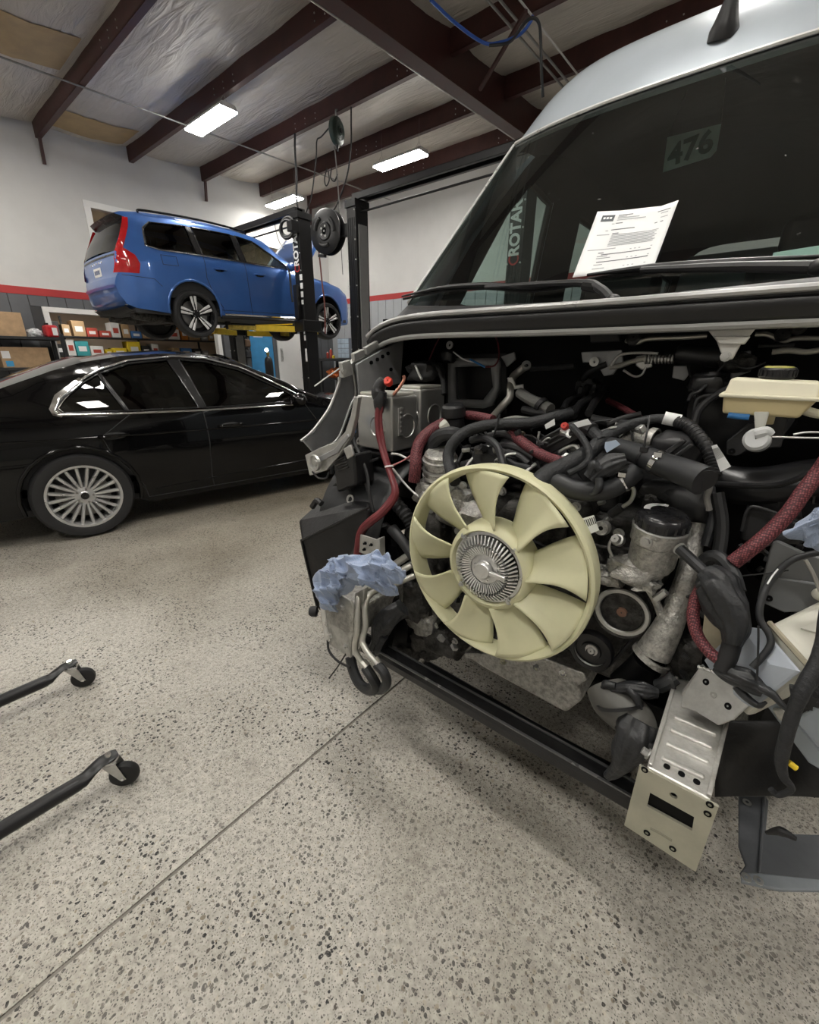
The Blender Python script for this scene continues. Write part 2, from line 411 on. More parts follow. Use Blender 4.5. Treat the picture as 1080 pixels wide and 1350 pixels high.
# ---- walls
WALLP = mat('white_wall_paint', (.60,.595,.58), .6, 0, .05, 1.4, bump=.03, bscale=30, rvar=.05)
GREYP = mat('grey_ribbed_panel', (.115,.12,.128), .5, 0, .12, 2, rvar=.06)
REDP = mat('red_stripe_paint', (.42,.035,.035), .5, 0, .08, 4)
TRIMW = mat('white_trim', (.80,.79,.77), .5, 0, .03, 5)
SZL, SZB = 2.70, 3.18
TOP = 6.0
OPN = (2.72, 6.3, .95, 2.26)      # pass-through opening: y0 y1 z0 z1
WIN = (3.9, 8.9, 3.25, 4.36)      # upper window
wl = MB()
for y0, y1, z0, z1 in ((YF,YB,SZL,WIN[2]), (YF,WIN[0],WIN[2],WIN[3]), (WIN[1],YB,WIN[2],WIN[3]), (YF,YB,WIN[3],TOP),
                       (YF,OPN[0],0,SZL), (OPN[1],YB,0,SZL), (OPN[0],OPN[1],0,OPN[2]), (OPN[0],OPN[1],OPN[3],SZL)):
    wl.box2((XL-.15, y0, z0), (XL, y1, z1))
wall_left = struct(wl.build('wall_left', WALLP, None, 0), 'white upper wall over grey ribbed panels with a red stripe')
for a, b, c, d in ((YF,OPN[0]-.1,0,SZL-.14), (OPN[1]+.1,YB,0,SZL-.14), (OPN[0]-.1,OPN[1]+.1,0,OPN[2]-.1), (OPN[0]-.1,OPN[1]+.1,OPN[3]+.1,SZL-.14)):
    MB().box2((XL, a, c), (XL+.004, b, d)).build('panel_backing', mat('dark_grey_backing', (.05,.05,.052), .6), wall_left, 0)
MB().box2((XL, YF, SZL-.14), (XL+.022, YB, SZL)).build('stripe', REDP, wall_left, 0, .003)
y = YF
while y < YB-.05:
    y1 = min(y+.31, YB)
    for a, b in ([(0, SZL-.14)] if y1 <= OPN[0]-.1 or y >= OPN[1]+.1 else [(0, OPN[2]-.1), (OPN[3]+.1, SZL-.14)]):
        MB().box2((XL, y+.008, a), (XL+.016, y1-.008, b)).build('panel', GREYP, wall_left, 0, .004)
    y += .31
wall_back = struct(MB().box2((XL-.15, YB, 0), (XR, YB+.15, TOP)).build('wall_back', WALLP, None, 0), 'white rear wall with red stripe above pale ribbed panels')
MB().box2((XL, YB-.004, 0), (XR, YB, SZB-.15)).build('panel_backing', mat('grey_backing', (.12,.125,.13), .6), wall_back, 0)
MB().box2((XL, YB-.022, SZB-.15), (XR, YB, SZB)).build('stripe', REDP, wall_back, 0, .003)
PALEP = mat('pale_grey_ribbed_panel', (.40,.42,.44), .45, 0, .06, 3)
x = XL+.02
while x < XR-.05:
    MB().box2((x+.008, YB-.016, 0), (min(x+.31, XR)-.008, YB, SZB-.15)).build('panel', PALEP if x < -3 else GREYP, wall_back, 0, .004)
    x += .31
wall_right = struct(MB().box2((XR, YF, 0), (XR+.15, YB, TOP)).build('wall_right', WALLP, None, 0), 'white side wall of the workshop')
wall_front = struct(MB().box2((XL-.15, YF-.15, 0), (XR, YF, TOP)).build('wall_front', WALLP, None, 0), 'white street side wall of the workshop')
# ---- opening trims
def frame4(name, x, y0, y1, z0, z1, w, d, label):
    o = MB()
    o.box2((x, y0-w, z1), (x+d, y1+w, z1+w)); o.box2((x, y0-w, z0-w), (x+d, y1+w, z0)); o.box2((x, y0-w, z0), (x+d, y0, z1)); o.box2((x, y1, z0), (x+d, y1+w, z1))
    return struct(o.build(name, TRIMW, None, 0, .004), label)
frame4('trim_1', XL-.01, *OPN, .10, .05, 'white frame around the parts counter opening')
w1 = frame4('window_1', XL-.01, *WIN, .12, .035, 'wide white framed window high in the left wall')
for yy in (WIN[0]+1.66, WIN[0]+3.33):
    MB().box2((XL-.09, yy-.02, WIN[2]), (XL-.05, yy+.02, WIN[3])).build('mullion', TRIMW, w1, 0)
for k in range(3):
    MB().box2((XL-.075, WIN[0]+1.66*k+.02, WIN[2]), (XL-.07, WIN[0]+1.66*(k+1)-.02, WIN[3])).build('pane', glass('clear_pane', (.93,.95,.94)), w1, 0)
# ---- rooms behind the left wall
CREAM = mat('cream_wall', (.72,.58,.44), .6, 0, .06, 2)
o = MB(); o.box2((XL-4, 1.6, 0), (XL-3.9, 9.6, 5)); o.box2((XL-4, 1.5, 0), (XL-.15, 1.6, 5)); o.box2((XL-4, 9.6, 0), (XL-.15, 9.7, 5))
struct(o.build('wall_parts_room', CREAM, None, 0), 'cream walls of the room behind the opening')
o = MB(); o.box2((XL-4, 1.5, 2.75), (XL-.15, 9.7, 2.95)); o.box2((XL-4, 1.5, 4.9), (XL-.15, 9.7, 5.0))
struct(o.build('ceiling_parts_room', mat('tan_ceiling', (.50,.45,.37), .7, 0, .06, 3), None, 0), 'tan ceiling of the room behind the opening')
# ---- ceiling: insulation blanket sagging between purlins
def purlin_z(p): return 5.22+.04*p
PUR = [-4.9+1.62*k for k in range(10)]; PUR = [p+.03 for p in PUR]
def ceil_mat():
    m = mat('white_vinyl_insulation', (.56,.52,.46), .42, 0, .10, 1.2, rvar=.1)
    nt = m.node_tree; b = nt.nodes['Principled BSDF']; tc = nd(nt, 'ShaderNodeTexCoord'); mp = nd(nt, 'ShaderNodeMapping'); mp.inputs['Scale'].default_value = (1.1, 6.5, 1)
    mp.inputs['Rotation'].default_value = (0, 0, .25)
    nz = nd(nt, 'ShaderNodeTexNoise', Scale=1.5, Detail=4.0, Distortion=.8); bp = nd(nt, 'ShaderNodeBump', Strength=.55, Distance=.07)
    nt.links.new(tc.outputs['Object'], mp.inputs[0]); nt.links.new(mp.outputs[0], nz.inputs['Vector']); nt.links.new(nz.outputs[0], bp.inputs['Height']); nt.links.new(bp.outputs[0], b.inputs['Normal'])
    return m
CEILM = ceil_mat()
def cfn(u, v):
    x = XL-.1+(XR+.2-XL)*u; yy = YF-.1+(YB+.2-YF)*v
    k = ((yy-PUR[0])/1.62) % 1.0
    sag = .10*math.sin(PI*k)**.8
    wr = .018*noise.noise(Vector((x*1.3, yy*7, 3)))+.012*noise.noise(Vector((x*3+yy*2, yy*3, 9)))
    fold = .03*max(0, noise.noise(Vector((x*.9+yy*.35, 0, int((yy-PUR[0])/1.62)*7.7)))-.25)
    return (x, yy, ceil_z(yy)+.06-sag*.75+wr-fold)
ceiling = struct(MB().grid(cfn, 150, 220).build('ceiling', CEILM, None, 60), 'wrinkled off white insulation blanket between maroon roof beams')
TANP = mat('tan_stained_patch', (.46,.33,.17), .6, 0, .12, 4)
for y0, x0, x1 in ((1.75, -9.6, -8.5), (3.35, -11.8, -10.9)):
    def pf(u, v, x0=x0, x1=x1, y0=y0):
        xx = x0+(x1-x0)*u; yy = y0+1.35*v; uu = (xx-XL+.1)/(XR+.2-XL); vv = (yy-YF+.1)/(YB+.2-YF)
        q = cfn(uu, vv); return (q[0], q[1], q[2]-.012)
    MB().grid(pf, 10, 12).build('patch', TANP, ceiling, 60)
# purlins: Z sections, children of the ceiling
for p in PUR:
    zb = purlin_z(p); zt = ceil_z(p)+.12
    o = MB(); o.box2((XL, p-.012, zb), (XR, p+.012, zt)); o.box2((XL, p-.012, zb-.006), (XR, p+.075, zb+.010)); o.box2((XL, p+.065, zb), (XR, p+.075, zb+.028))
    pu = o.build('purlin', STEEL_RED, ceiling, 0)
    bo = MB()
    for xx in (-8.2, -7.9, -7.6, -5.6, -5.4, -5.2, -2.2, -2.0):
        for dz in (.06, .14): bo.cyl((xx, p-.012, zb+dz), (xx, p-.020, zb+dz), .010, n=6)
    bo.build('bolt', BARE, pu, 0)
    # flange brace at the end wall
    if int(round((p-PUR[0])/1.62)) % 2 == 1:
        MB().beam((XL+.03, p+.03, zb-.42), (XL+.10, p+.03, zb+.02), .05, .05).build('brace', STEEL_RED, ceiling, 0)
# rafter (deep I beam) running away over the lift bay
def rafter(xc, parent):
    o = MB()
    y0, y1 = YF, YB
    zb = lambda yy: 4.80+.05*yy
    for (w, a, b) in ((.11, 0, .018), (.008, .018, .66)):
        o.hexa([(xc-w, y0, zb(y0)+a), (xc+w, y0, zb(y0)+a), (xc+w, y1, zb(y1)+a), (xc-w, y1, zb(y1)+a)], [(xc-w, y0, zb(y0)+b), (xc+w, y0, zb(y0)+b), (xc+w, y1, zb(y1)+b), (xc-w, y1, zb(y1)+b)])
    return o.build('rafter', STEEL_RED, parent, 0, .003)
rafter(-4.62, ceiling)
rf = rafter(3.2, ceiling)
MB().cyl((-4.755, YF, 4.815+.05*YF), (-4.755, YB, 4.815+.05*YB), .016, n=8).build('flange_conduit', mat('bright_conduit', (.55,.53,.50), .35, .5), ceiling)
# sag rod and conduits under the purlins
CONDUIT = mat('galvanised_conduit', (.34,.33,.31), .4, .7, .15, 20)
def rodm(a, b, r=.012): return MB().cyl(a, b, r, n=8)
rodm((-9.30, -2, 5.20), (-9.30, YB, 5.50), .014).build('sag_rod', CONDUIT, ceiling)
for dx in (0, .11):
    rodm((-3.62+dx, YF, 5.12), (-3.62+dx, YB, 5.50), .016).build('conduit', CONDUIT, ceiling)
rodm((-3.25, YF, 5.0), (-3.25, YB, 5.42), .012).build('conduit', mat('white_conduit', (.6,.59,.57), .5, 0, .05, 9), ceiling)
# ---- strip light fixtures
DIFF = mat('lit_diffuser', (.9,.9,.9), .5, 0, 0, 1, rvar=0, emit=(1.0,.965,.90), estr=LAMP_POWER)
HOUS = mat('white_fixture_housing', (.75,.75,.74), .45, 0, .03, 4)
def strip_light(x, y, label, z=5.2, L=1.25, w=.33, parts=True):
    t = thing('strip_light', (x, y, z), label, 'ceiling light', 'workshop strip lights')
    o = MB(); o.prism([(-w/2,0),(w/2,0),(w/2-.05,.07),(-w/2+.05,.07)], (x-L/2, y, z+.012), (0,1,0), (0,0,1), (L,0,0)); o.build('housing', HOUS, t, 0, .004)
    d = MB()
    d.box2((x-L/2+.01, y-w/2+.015, z-.012), (x+L/2-.01, y+w/2-.015, z+.010)); d.build('diffuser', DIFF, t, 0, .004)
    for s in (-1, 1):
        o = MB(); zt = ceil_z(y)
        o.tube([(x+s*L*.4, y-.1, z+.08), (x+s*L*.4, y, z+.22), (x+s*L*.4, y, zt)], .003, 5, 1)
        o.tube([(x+s*L*.4, y+.1, z+.08), (x+s*L*.4, y, z+.22)], .003, 5, 1)
        o.build('hanger_wire', CONDUIT, t)
    return t
strip_light(-8.47, 4.86, 'lit strip light hanging over the blue car, second beam bay from the wall')
strip_light(-6.95, 8.08, 'lit strip light near the black overhead beam of the lift')
strip_light(-10.92, 8.06, 'lit strip light above the hood of the raised blue car')
for x, y, lb in ((-7.2, -1.4, 'lit strip light above the trunk end of the black sedan'), (-2.9, -1.6, 'lit strip light above the rolling hoist legs'), (-9.7, 1.0, 'lit strip light above the black steel rack'),
                 (-5.2, 1.3, 'lit strip light above the roof of the black sedan'), (-.9, 1.0, 'lit strip light right above the exposed engine'), (-.4, 4.3, 'lit strip light above the roof of the van'), (.3, -2.2, 'unseen strip light added to brighten the engine, above the open floor before the stripped van'),  # last one here is an unseen fixture added to brighten the engine front
                 (3.4, 4.3, 'lit strip light beside the middle of the van'), (3.4, .6, 'lit strip light near the side wall level with the van nose'), (-5.0, -3.9, 'lit strip light by the street wall behind the hoist')):
    strip_light(x, y, lb)
strip_light(XL-1.7, 3.6, 'lit strip light inside the room behind the counter opening', 2.66, .6, .18)
strip_light(XL-2.0, 6.6, 'lit strip light in the upper room behind the window', 4.75, .9, .2)
# ================================================================== CARS
CARGLASS = glass('tinted_car_glass', (.10,.11,.11), 1.0)
CARGLASS2 = glass('lightly_tinted_car_glass', (.55,.60,.58), 1.0)
INTERIOR = mat('dark_car_interior', (.018,.018,.019), .7, 0, .2, 10)
TYRE = mat('tyre_rubber', (.016,.016,.017), .62, 0, .2, 30, bump=.05)
BRAKE = mat('brake_disc', (.30,.29,.28), .35, .9, .1, 30)
LAMPRED = mat('red_lamp_lens', (.45,.012,.015), .12, 0, .12, 40, coat=1.0)
SILVERW = mat('silver_wheel_paint', (.60,.60,.60), .3, .75, .05, 10)
SILVERF = mat('machined_wheel_face', (.78,.78,.78), .35, .3, .03, 10)
BLACKW = mat('gloss_black_wheel', (.012,.012,.013), .25, 0, .1, 10)
class CarShape:
    """half width of a car body as a function of length x and height z"""
    def __init__(s, gz, plan, top, rnd=.10):
        s.gz = gz; s.plan = plan; s.top = top; s.rnd = rnd
    def y(s, x, z):
        w = interp(s.gz, z)*interp(s.plan, x)
        t = interp(s.top, x); d = t-z
        r = s.rnd
        if d < r:
            q = 1-max(d, 0)/r; w -= r*(1-math.sqrt(max(0, 1-q*q)))*.9
        return max(w, .02)
def wheel(name, car, x, y, z, side, R, W, kind, steer=0):
    """side -1: right hand (local -y faces out)"""
    t = bpy.data.objects.new(name, None); C.objects.link(t); t.location = (x, y, z); t.rotation_euler = (0, 0, steer); t.parent = car
    ax = Vector((0, side, 0)); rim = R*.74 if kind == 'multi' else R*.80
    h = W/2
    MB().lathe([(rim-.012, -h*.9), (rim+.01, -h), (R*.93, -h*.98), (R-.008, -h*.72), (R, -h*.5), (R, h*.5), (R-.008, h*.72), (R*.93, h*.98), (rim+.012, h), (rim-.004, h*.93), (rim-.012, h*.8)], (0,0,0), ax, 56).build('tyre', TYRE, t, 40, local=True)
    MB().lathe([(rim-.014, -h*.9), (rim-.03, -h*.2), (rim-.03, h*.6), (rim-.016, h*.78), (rim-.002, h*.9), (rim-.002, h*.97), (rim-.018, h*.96), (rim-.026, h*.8)], (0,0,0), ax, 56).build('rim', SILVERW if kind == 'multi' else BLACKW, t, 40, local=True)
    MB().lathe([(.001, -h*.1), (rim*.72, -h*.1), (rim*.72, h*.02), (.001, h*.02)], (0,0,0), ax, 40).build('brake_disc', BRAKE, t, 40, local=True)
    MB().lathe([(.001, -h*.5), (rim-.02, -h*.5), (rim-.02, -h*.45), (.001, -h*.45)], (0,0,0), ax, 40).build('backing_plate', INTERIOR, t, 40, local=True)
    def spoke(a0, a1, r0, r1, w0, w1, d0, d1, th=.03):
        """bar from (r0,a0) to (r1,a1), outer face at depth d0..d1"""
        p0 = Vector((math.cos(a0)*r0, 0, math.sin(a0)*r0)); p1 = Vector((math.cos(a1)*r1, 0, math.sin(a1)*r1))
        dr = (p1-p0).normalized(); tn = Vector((-dr.z, 0, dr.x)); rings = []
        for k in range(6):
            u = k/5; p = p0.lerp(p1, u); w = w0+(w1-w0)*u; d = d0+(d1-d0)*u+math.sin(PI*u)*.006
            rings.append([p-tn*w*.55+ax*(d-th), p-tn*w*.5+ax*(d-.006), p-tn*w*.28+ax*d, p+tn*w*.28+ax*d, p+tn*w*.5+ax*(d-.006), p+tn*w*.55+ax*(d-th)])
        return MB().ring_loft(rings)
    if kind == 'multi':
        for k in range(20):
            a = 2*PI*k/20+.05
            spoke(a+(.035 if k % 2 else -.035), a, .055, rim-.02, .020, .026, h*.62, h*.84).build('spoke', SILVERW, t, 40, local=True)
        MB().lathe([(.001, h*.74), (.030, h*.74), (.033, h*.70), (.040, h*.66), (.072, h*.62), (.078, h*.55), (.07, h*.2)], (0,0,0), ax, 28).build('hub', SILVERW, t, 40, local=True)
        MB().lathe([(.001, h*.78), (.024, h*.78), (.028, h*.74)], (0,0,0), ax, 24).build('hub_cap', BLACKW, t, 40, local=True)
        nb = 5
    else:
        for k in range(5):
            a = 2*PI*k/5+PI/2+.1
            for s in (-1, 1):
                spoke(a+s*.28, a+s*.115, .06, rim-.015, .036, .046, h*.60, h*.86).build('spoke', BLACKW, t, 40, local=True)
                spoke(a+s*.25, a+s*.12, .070, rim-.008, .030, .046, h*.60+.003, h*.86+.003, .01).build('spoke_face', SILVERF, t, 40, local=True)
        MB().lathe([(.001, h*.66), (.035, h*.66), (.04, h*.6), (.085, h*.56), (.09, h*.3)], (0,0,0), ax, 28).build('hub', BLACKW, t, 40, local=True)
        nb = 5
    for k in range(nb):
        a = 2*PI*k/nb; c = Vector((math.cos(a)*.056, 0, math.sin(a)*.056))
        MB().cyl(c+ax*h*.5, c+ax*h*.72, .009, n=6).build('wheel_bolt', CHROME if kind != 'multi' else BRAKE, t, 0, local=True)
    return t
def side_patch(name, sh, poly, m, car, off=.0, th=.0, holes=(), step=.05, sides=(-1,), smooth=50, bevel=0):
    """panel following the body side; side -1 = right hand"""
    V2, F = cdt_patch(poly, holes, step); out = []
    for s in sides:
        o = MB(); n = len(V2)
        o.add([(x, s*(sh.y(x, z)+off), z) for x, z in V2], F)
        ob = o.build(name, m, car, smooth, local=True, solid=th); out.append(ob)
    return out
def outline_tube(name, sh, pts, r, m, parent, off=0, side=-1, closed=True, n=6):
    q = dens(pts, .05, closed); q = q+[q[0]] if closed else q
    return MB().tube([(x, side*(sh.y(x, z)+off), z) for x, z in q], r, n, 1).build(name, m, parent, 50, local=True)
def strip(name, sh, pts, m, car, crown=.0, step=.06, nt=14, off=0.0, w=1.0, push=0.0, solid=0):
    """skin running across the car along a piece of the side silhouette"""
    q = dens(pts, step, False); o = MB(); n = len(q)
    def nrm(i):
        a = q[max(i-1, 0)]; b = q[min(i+1, n-1)]; dx, dz = b[0]-a[0], b[1]-a[1]; L = math.hypot(dx, dz) or 1
        return (-dz/L, dx/L)
    def fn(u, v):
        i = min(int(round(u*(n-1))), n-1); x, z = q[i]; nx, nz = nrm(i); t = v*2-1
        c = crown*(1-abs(t)**2.2)+off
        return (x+nx*c, sh.y(x, z)*t*w, z+nz*c)
    return o.grid(fn, n-1, nt).build(name, m, car, 60, local=True, solid=solid)
def seats(car, xs, z, w=.5):
    for x in xs:
        for s in (-1, 1):
            o = MB(); o.box((x, s*.38, z+.10), (.5, w, .16)); R = Matrix.Rotation(-.28, 3, 'Y'); o.box((x-.28, s*.38, z+.45), (.14, w, .62), R); o.box((x-.38, s*.38, z+.84), (.10, .26, .18), R)
            o.build('seat', INTERIOR, car, 40, .03, local=True)
def housing(car, cx, y, za, AR, s, depth):
    o = MB(); o.grid(lambda u, v: (cx+math.cos(-.12+u*(PI+.24))*AR, y-s*v*depth, za+math.sin(-.12+u*(PI+.24))*AR), 24, 2)
    o.grid(lambda u, v: (cx+math.cos(-.12+u*(PI+.24))*AR*v, y-s*depth, za+math.sin(-.12+u*(PI+.24))*AR*v), 24, 2)
    return o.build('wheel_housing', INTERIOR, car, 40, local=True)
def arch(cx, cz, R, z0, n=14, fwd=True):
    a0 = math.asin(max(-1, min(1, (z0-cz)/R)))
    pts = [(cx+R*math.cos(t), cz+R*math.sin(t)) for t in [PI-a0+(a0-(PI-a0))*k/n for k in range(n+1)]]
    return pts if fwd else pts[::-1]
# ------------------------------------------------------------------ blue SUV on the lift
def make_suv():
    car = thing('suv', (-9.07, 3.97, 1.80), 'blue SUV raised on the yellow armed lift with its hood open', 'car', rot=(0, 0, PI/2))
    car.rotation_euler = (0, -math.radians(1.3), PI/2)
    BLUE = mat('blue_metallic_paint', (.045,.14,.43), .30, .35, .05, 4, coat=1.0, rvar=.03)
    gz = [(.2,.90),(.32,.945),(.5,.965),(.72,.975),(.92,.975),(1.06,.965),(1.15,.94),(1.26,.895),(1.56,.80),(1.74,.72),(1.85,.66)]
    plan = [(-1.12,.70),(-1.05,.83),(-.9,.91),(-.6,.965),(0,.99),(.6,1),(2.4,1),(3.0,.985),(3.4,.94),(3.65,.87),(3.8,.77),(3.88,.62)]
    sil_rear = [(-.92,.36),(-1.04,.42),(-1.09,.55),(-1.11,.72),(-1.09,.80),(-1.065,.86),(-1.06,1.0),(-1.03,1.16)]
    sil_glass_r = [(-1.03,1.16),(-.94,1.36),(-.83,1.55),(-.76,1.66)]
    sil_spoil = [(-.76,1.66),(-.86,1.715),(-.78,1.755)]
    sil_roof = [(-.78,1.755),(-.45,1.80),(0,1.83),(.5,1.84),(1.0,1.825),(1.45,1.77),(1.62,1.735)]
    sil_ws = [(1.62,1.735),(2.0,1.49),(2.42,1.21)]
    sil_hood = [(2.42,1.21),(2.5,1.19),(3.0,1.13),(3.45,1.05),(3.68,.95)]
    sil_nose = [(3.68,.94),(3.82,.82),(3.87,.65),(3.86,.45),(3.74,.27)]
    top = [(-1.12,.9),(-1.06,1.05),(-1.02,1.22),(-.92,1.45),(-.82,1.70),(-.75,1.76)]+sil_roof[1:]+sil_ws[1:]+sil_hood[1:]+[(3.82,.84),(3.88,.66)]
    sh = CarShape(gz, plan, top, .10)
    R = .385; za = .385; AR = .44
    low = [(-.92,.36)]+arch(0, za, AR, .30)+[(.5,.26),(2.5,.26)]+arch(2.984, za, AR, .29)+[(3.5,.25),(3.74,.27)]
    upper = sil_nose[::-1]+sil_hood[::-1][1:]+sil_ws[::-1][1:]+sil_roof[::-1][1:]+sil_spoil[::-1][1:]+sil_glass_r[::-1][1:]+sil_rear[::-1][1:-1]
    outline = low+upper[1:]
    wq = [(-.60,1.29),(-.56,1.53),(-.44,1.64),(.14,1.685),(.20,1.265),(-.40,1.255)]
    wr = [(.30,1.262),(.24,1.69),(.95,1.695),(1.02,1.255)]
    wf = [(1.12,1.253),(1.05,1.69),(1.38,1.645),(1.72,1.47),(2.05,1.28),(2.06,1.245)]
    side_patch('body_side', sh, outline, BLUE, car, 0, 0, (wq, wr, wf), .055, (-1, 1))
    side_patch('inner_trim', sh, [(-.7,.55),(2.3,.55),(2.25,1.21),(1.6,1.68),(0,1.74),(-.6,1.64),(-.85,1.2)], INTERIOR, car, -.05, 0, (wq, wr, wf), .09, (-1, 1))
    strip('rear_bumper', sh, sil_rear[:5], BLUE, car, .04); strip('tailgate', sh, sil_rear[4:], BLUE, car, .03)
    strip('rear_window', sh, sil_glass_r, CARGLASS, car, .05)
    strip('roof_spoiler', sh, sil_spoil, BLACKW, car, .02); strip('roof', sh, sil_roof, BLUE, car, .03)
    strip('roof_liner', sh, sil_roof[1:], INTERIOR, car, .0, off=-.03, w=.97)
    strip('windscreen', sh, sil_ws, CARGLASS2, car, .06)
    strip('front_bumper', sh, sil_nose, BLUE, car, .05)
    strip('engine_bay', sh, [(2.45,1.05),(3.6,.85)], INTERIOR, car, -.02, w=.9)
    MB().box2((-.95,-.86,.30), (3.6,.86,.36)).build('underbody', mat('car_underbody', (.03,.03,.032), .7, 0, .3, 8), car, 0, local=True)
    MB().box2((-.85,-.8,.36), (2.3,.8,.5)).build('cabin_floor', INTERIOR, car, 0, local=True)
    MB().box2((2.0,-.8,.8), (2.42,.8,1.12)).build('dashboard', INTERIOR, car, 0, .05, local=True)
    seats(car, (.35, 1.35), .5)
    # raised hood, hinged at the windscreen foot
    hp = [(2.47+.02,1.19)]; ang = math.radians(50)
    for k in range(7): hp.append((2.47+.18*(k+1)*math.cos(ang), 1.19+.18*(k+1)*math.sin(ang)+.05*math.sin(PI*(k+1)/7)))
    o = MB(); n = len(hp)
    def hf(u, v):
        i = min(int(round(u*(n-1))), n-1); x, z = hp[i]; t = v*2-1; w = .86-.13*u*u; return (x+.05*(1-t*t), t*w, z-.03*t*t)
    o.grid(hf, n-1, 12).build('hood', BLUE, car, 60, local=True, solid=.03)
    # rear lamps, tall L shape wrapping the corner
    side_patch('tail_lamp', sh, [(-1.105,.86),(-.80,.86),(-.76,1.0),(-.80,1.12),(-.93,1.21),(-.77,1.52),(-.73,1.66),(-.80,1.66),(-.89,1.46),(-1.03,1.17),(-1.07,1.0)], LAMPRED, car, .008, 0, (), .035, (-1, 1))
    for s in (-1,):
        MB().box2((-1.075, -.27, .86), (-1.065, .27, 1.0)).build('plate_recess', BLACKW, car, 0, local=True)
    pl = MB().box2((-1.10, -.16, .86), (-1.085, .16, .99)).build('licence_plate', WHITE, car, 0, .004, local=True)
    for k in range(5):
        MB().box2((-1.103, -.11+.05*k, .895), (-1.100, -.08+.05*k, .955)).build('plate_mark', mat('plate_blue', (.05,.08,.2), .5), pl, 0, local=True)
    strip('tailgate_trim', sh, [(-1.04,1.095),(-1.03,1.125)], BLACKW, car, .03, .02, off=.008, w=.95)
    for k in range(5): MB().box((-1.083, -.24+.12*k, 1.055), (.008, .055, .022)).build('tailgate_letter', CHROME, car, 0, local=True)
    for s in (-1, 1):
        MB().prism([(-.17,0),(.17,0),(.14,.09),(-.14,.09)], (-1.04, s*.60, .40), (0,1,0), (0,0,1), (.06,0,0)).build('exhaust_tip', CHROME, car, 0, .01, local=True)
        MB().prism([(-.13,.018),(.13,.018),(.11,.072),(-.11,.072)], (-1.047, s*.60, .40), (0,1,0), (0,0,1), (.02,0,0)).build('exhaust_mouth', INTERIOR, car, 0, local=True)
    strip('bumper_moulding', sh, [(-1.108,.655),(-1.112,.70)], BLUE, car, .04, .02, off=.016)
    strip('rear_skid_plate', sh, [(-.80,.31),(-.98,.345),(-1.05,.40)], BLACK_PLASTIC, car, .03, .03, off=.012, w=.96)
    for s in (-1, 1):
        for nm, wn, g in (('quarter_window', wq, CARGLASS), ('rear_door_window', wr, CARGLASS), ('front_door_window', wf, CARGLASS2)):
            side_patch(nm, sh, wn, g, car, -.012, 0, (), .06, (s,))
            outline_tube('window_trim', sh, wn, .011, BLACKW, car, .002, s)
        for q in ([(.145,1.69),(.205,1.262),(.295,1.262),(.235,1.69)], [(.955,1.695),(1.025,1.253),(1.115,1.253),(1.045,1.69)]): side_patch('pillar_cover', sh, q, BLACKW, car, .003, 0, (), .05, (s,))
        # chrome line along the window foot and the rear curve
        outline_tube('chrome_trim', sh, [(-.44,1.645),(-.57,1.54),(-.615,1.28),(-.40,1.240),(.2,1.246),(1.1,1.240),(2.05,1.232)], .012, CHROME, car, .008, s, False)
        # roof rail
        MB().tube([(-.55,s*.66,1.77),(-.45,s*.665,1.812),(.4,s*.675,1.842),(1.2,s*.66,1.82),(1.35,s*.65,1.78)], .018, 8).build('roof_rail', BLACKW, car, local=True)
        # sill strip + arch lips
        outline_tube('sill_trim', sh, [(.52,.335),(2.46,.335)], .016, CHROME, car, .004, s, False)
        outline_tube('rocker', sh, [(.46,.285),(2.52,.285)], .035, BLACK_PLASTIC, car, -.005, s, False)
        for cx in (0, 2.984): outline_tube('arch_lip', sh, arch(cx, za, AR+.012, .33), .022, BLUE, car, -.004, s, False, 8)
        # door seams
        for q in ([(.30,1.24),(.27,.9),(.36,.62),(.50,.45),(.52,.36)], [(1.07,1.24),(1.06,.9),(1.08,.45),(1.10,.36)], [(2.12,1.22),(2.22,.95),(2.22,.6),(2.16,.38)], [(.3,.40),(2.16,.40)], [(-1.07,.83),(-.6,.80),(-.50,.70)]):
            outline_tube('panel_gap', sh, q, .005, INTERIOR, car, -.0005, s, False, 5)
        # handles
        for hx in (.42, 1.22):
            q = [(hx, s*(sh.y(hx, 1.055)+.004), 1.055), (hx+.04, s*(sh.y(hx, 1.055)+.035), 1.06), (hx+.19, s*(sh.y(hx, 1.055)+.035), 1.063), (hx+.23, s*(sh.y(hx, 1.055)+.004), 1.06)]
            MB().tube(q, .014, 8, 4).build('door_handle', BLUE, car, local=True)
            MB().ball((hx+.115, s*(sh.y(hx, 1.05)-.002), 1.05), (.10,.008,.035)).build('handle_recess', BLACKW, car, local=True)
        # fuel flap
        outline_tube('fuel_flap', sh, [(-.42,1.03),(-.42,1.17),(-.18,1.17),(-.18,1.03)], .004, INTERIOR, car, 0, s)
        # mirror
        m = MB().ball((2.02, s*1.06, 1.26), (.08,.13,.075)).build('mirror', BLUE, car, local=True)
        # wheels (hang slightly out of the arches)
        for cx in (0, 2.984): wheel('wheel', car, cx, s*.845, za-.075, s, R, .26, 'five')
        for cx in (0, 2.984):
            housing(car, cx, s*.91, za, AR+.005, s, .32)
    # suspension lumps under the rear
    o = MB(); o.beam((0,-.75,.27), (0,.75,.27), .10, .12); o.tube([(-.9,-.55,.30),(-.55,-.5,.26),(-.3,-.3,.27)], .09, 10); o.tube([(-.9,.55,.30),(-.55,.5,.26),(-.3,.3,.27)], .09, 10); o.box((-.35,0,.26), (.35,.9,.16)); o.beam((.1,-.7,.20), (.5,-.45,.30), .09, .05); o.beam((.1,.7,.20), (.5,.45,.30), .09, .05)
    o.build('rear_axle', CASTDK, car, 40, .01, local=True)
    return car
suv = make_suv()
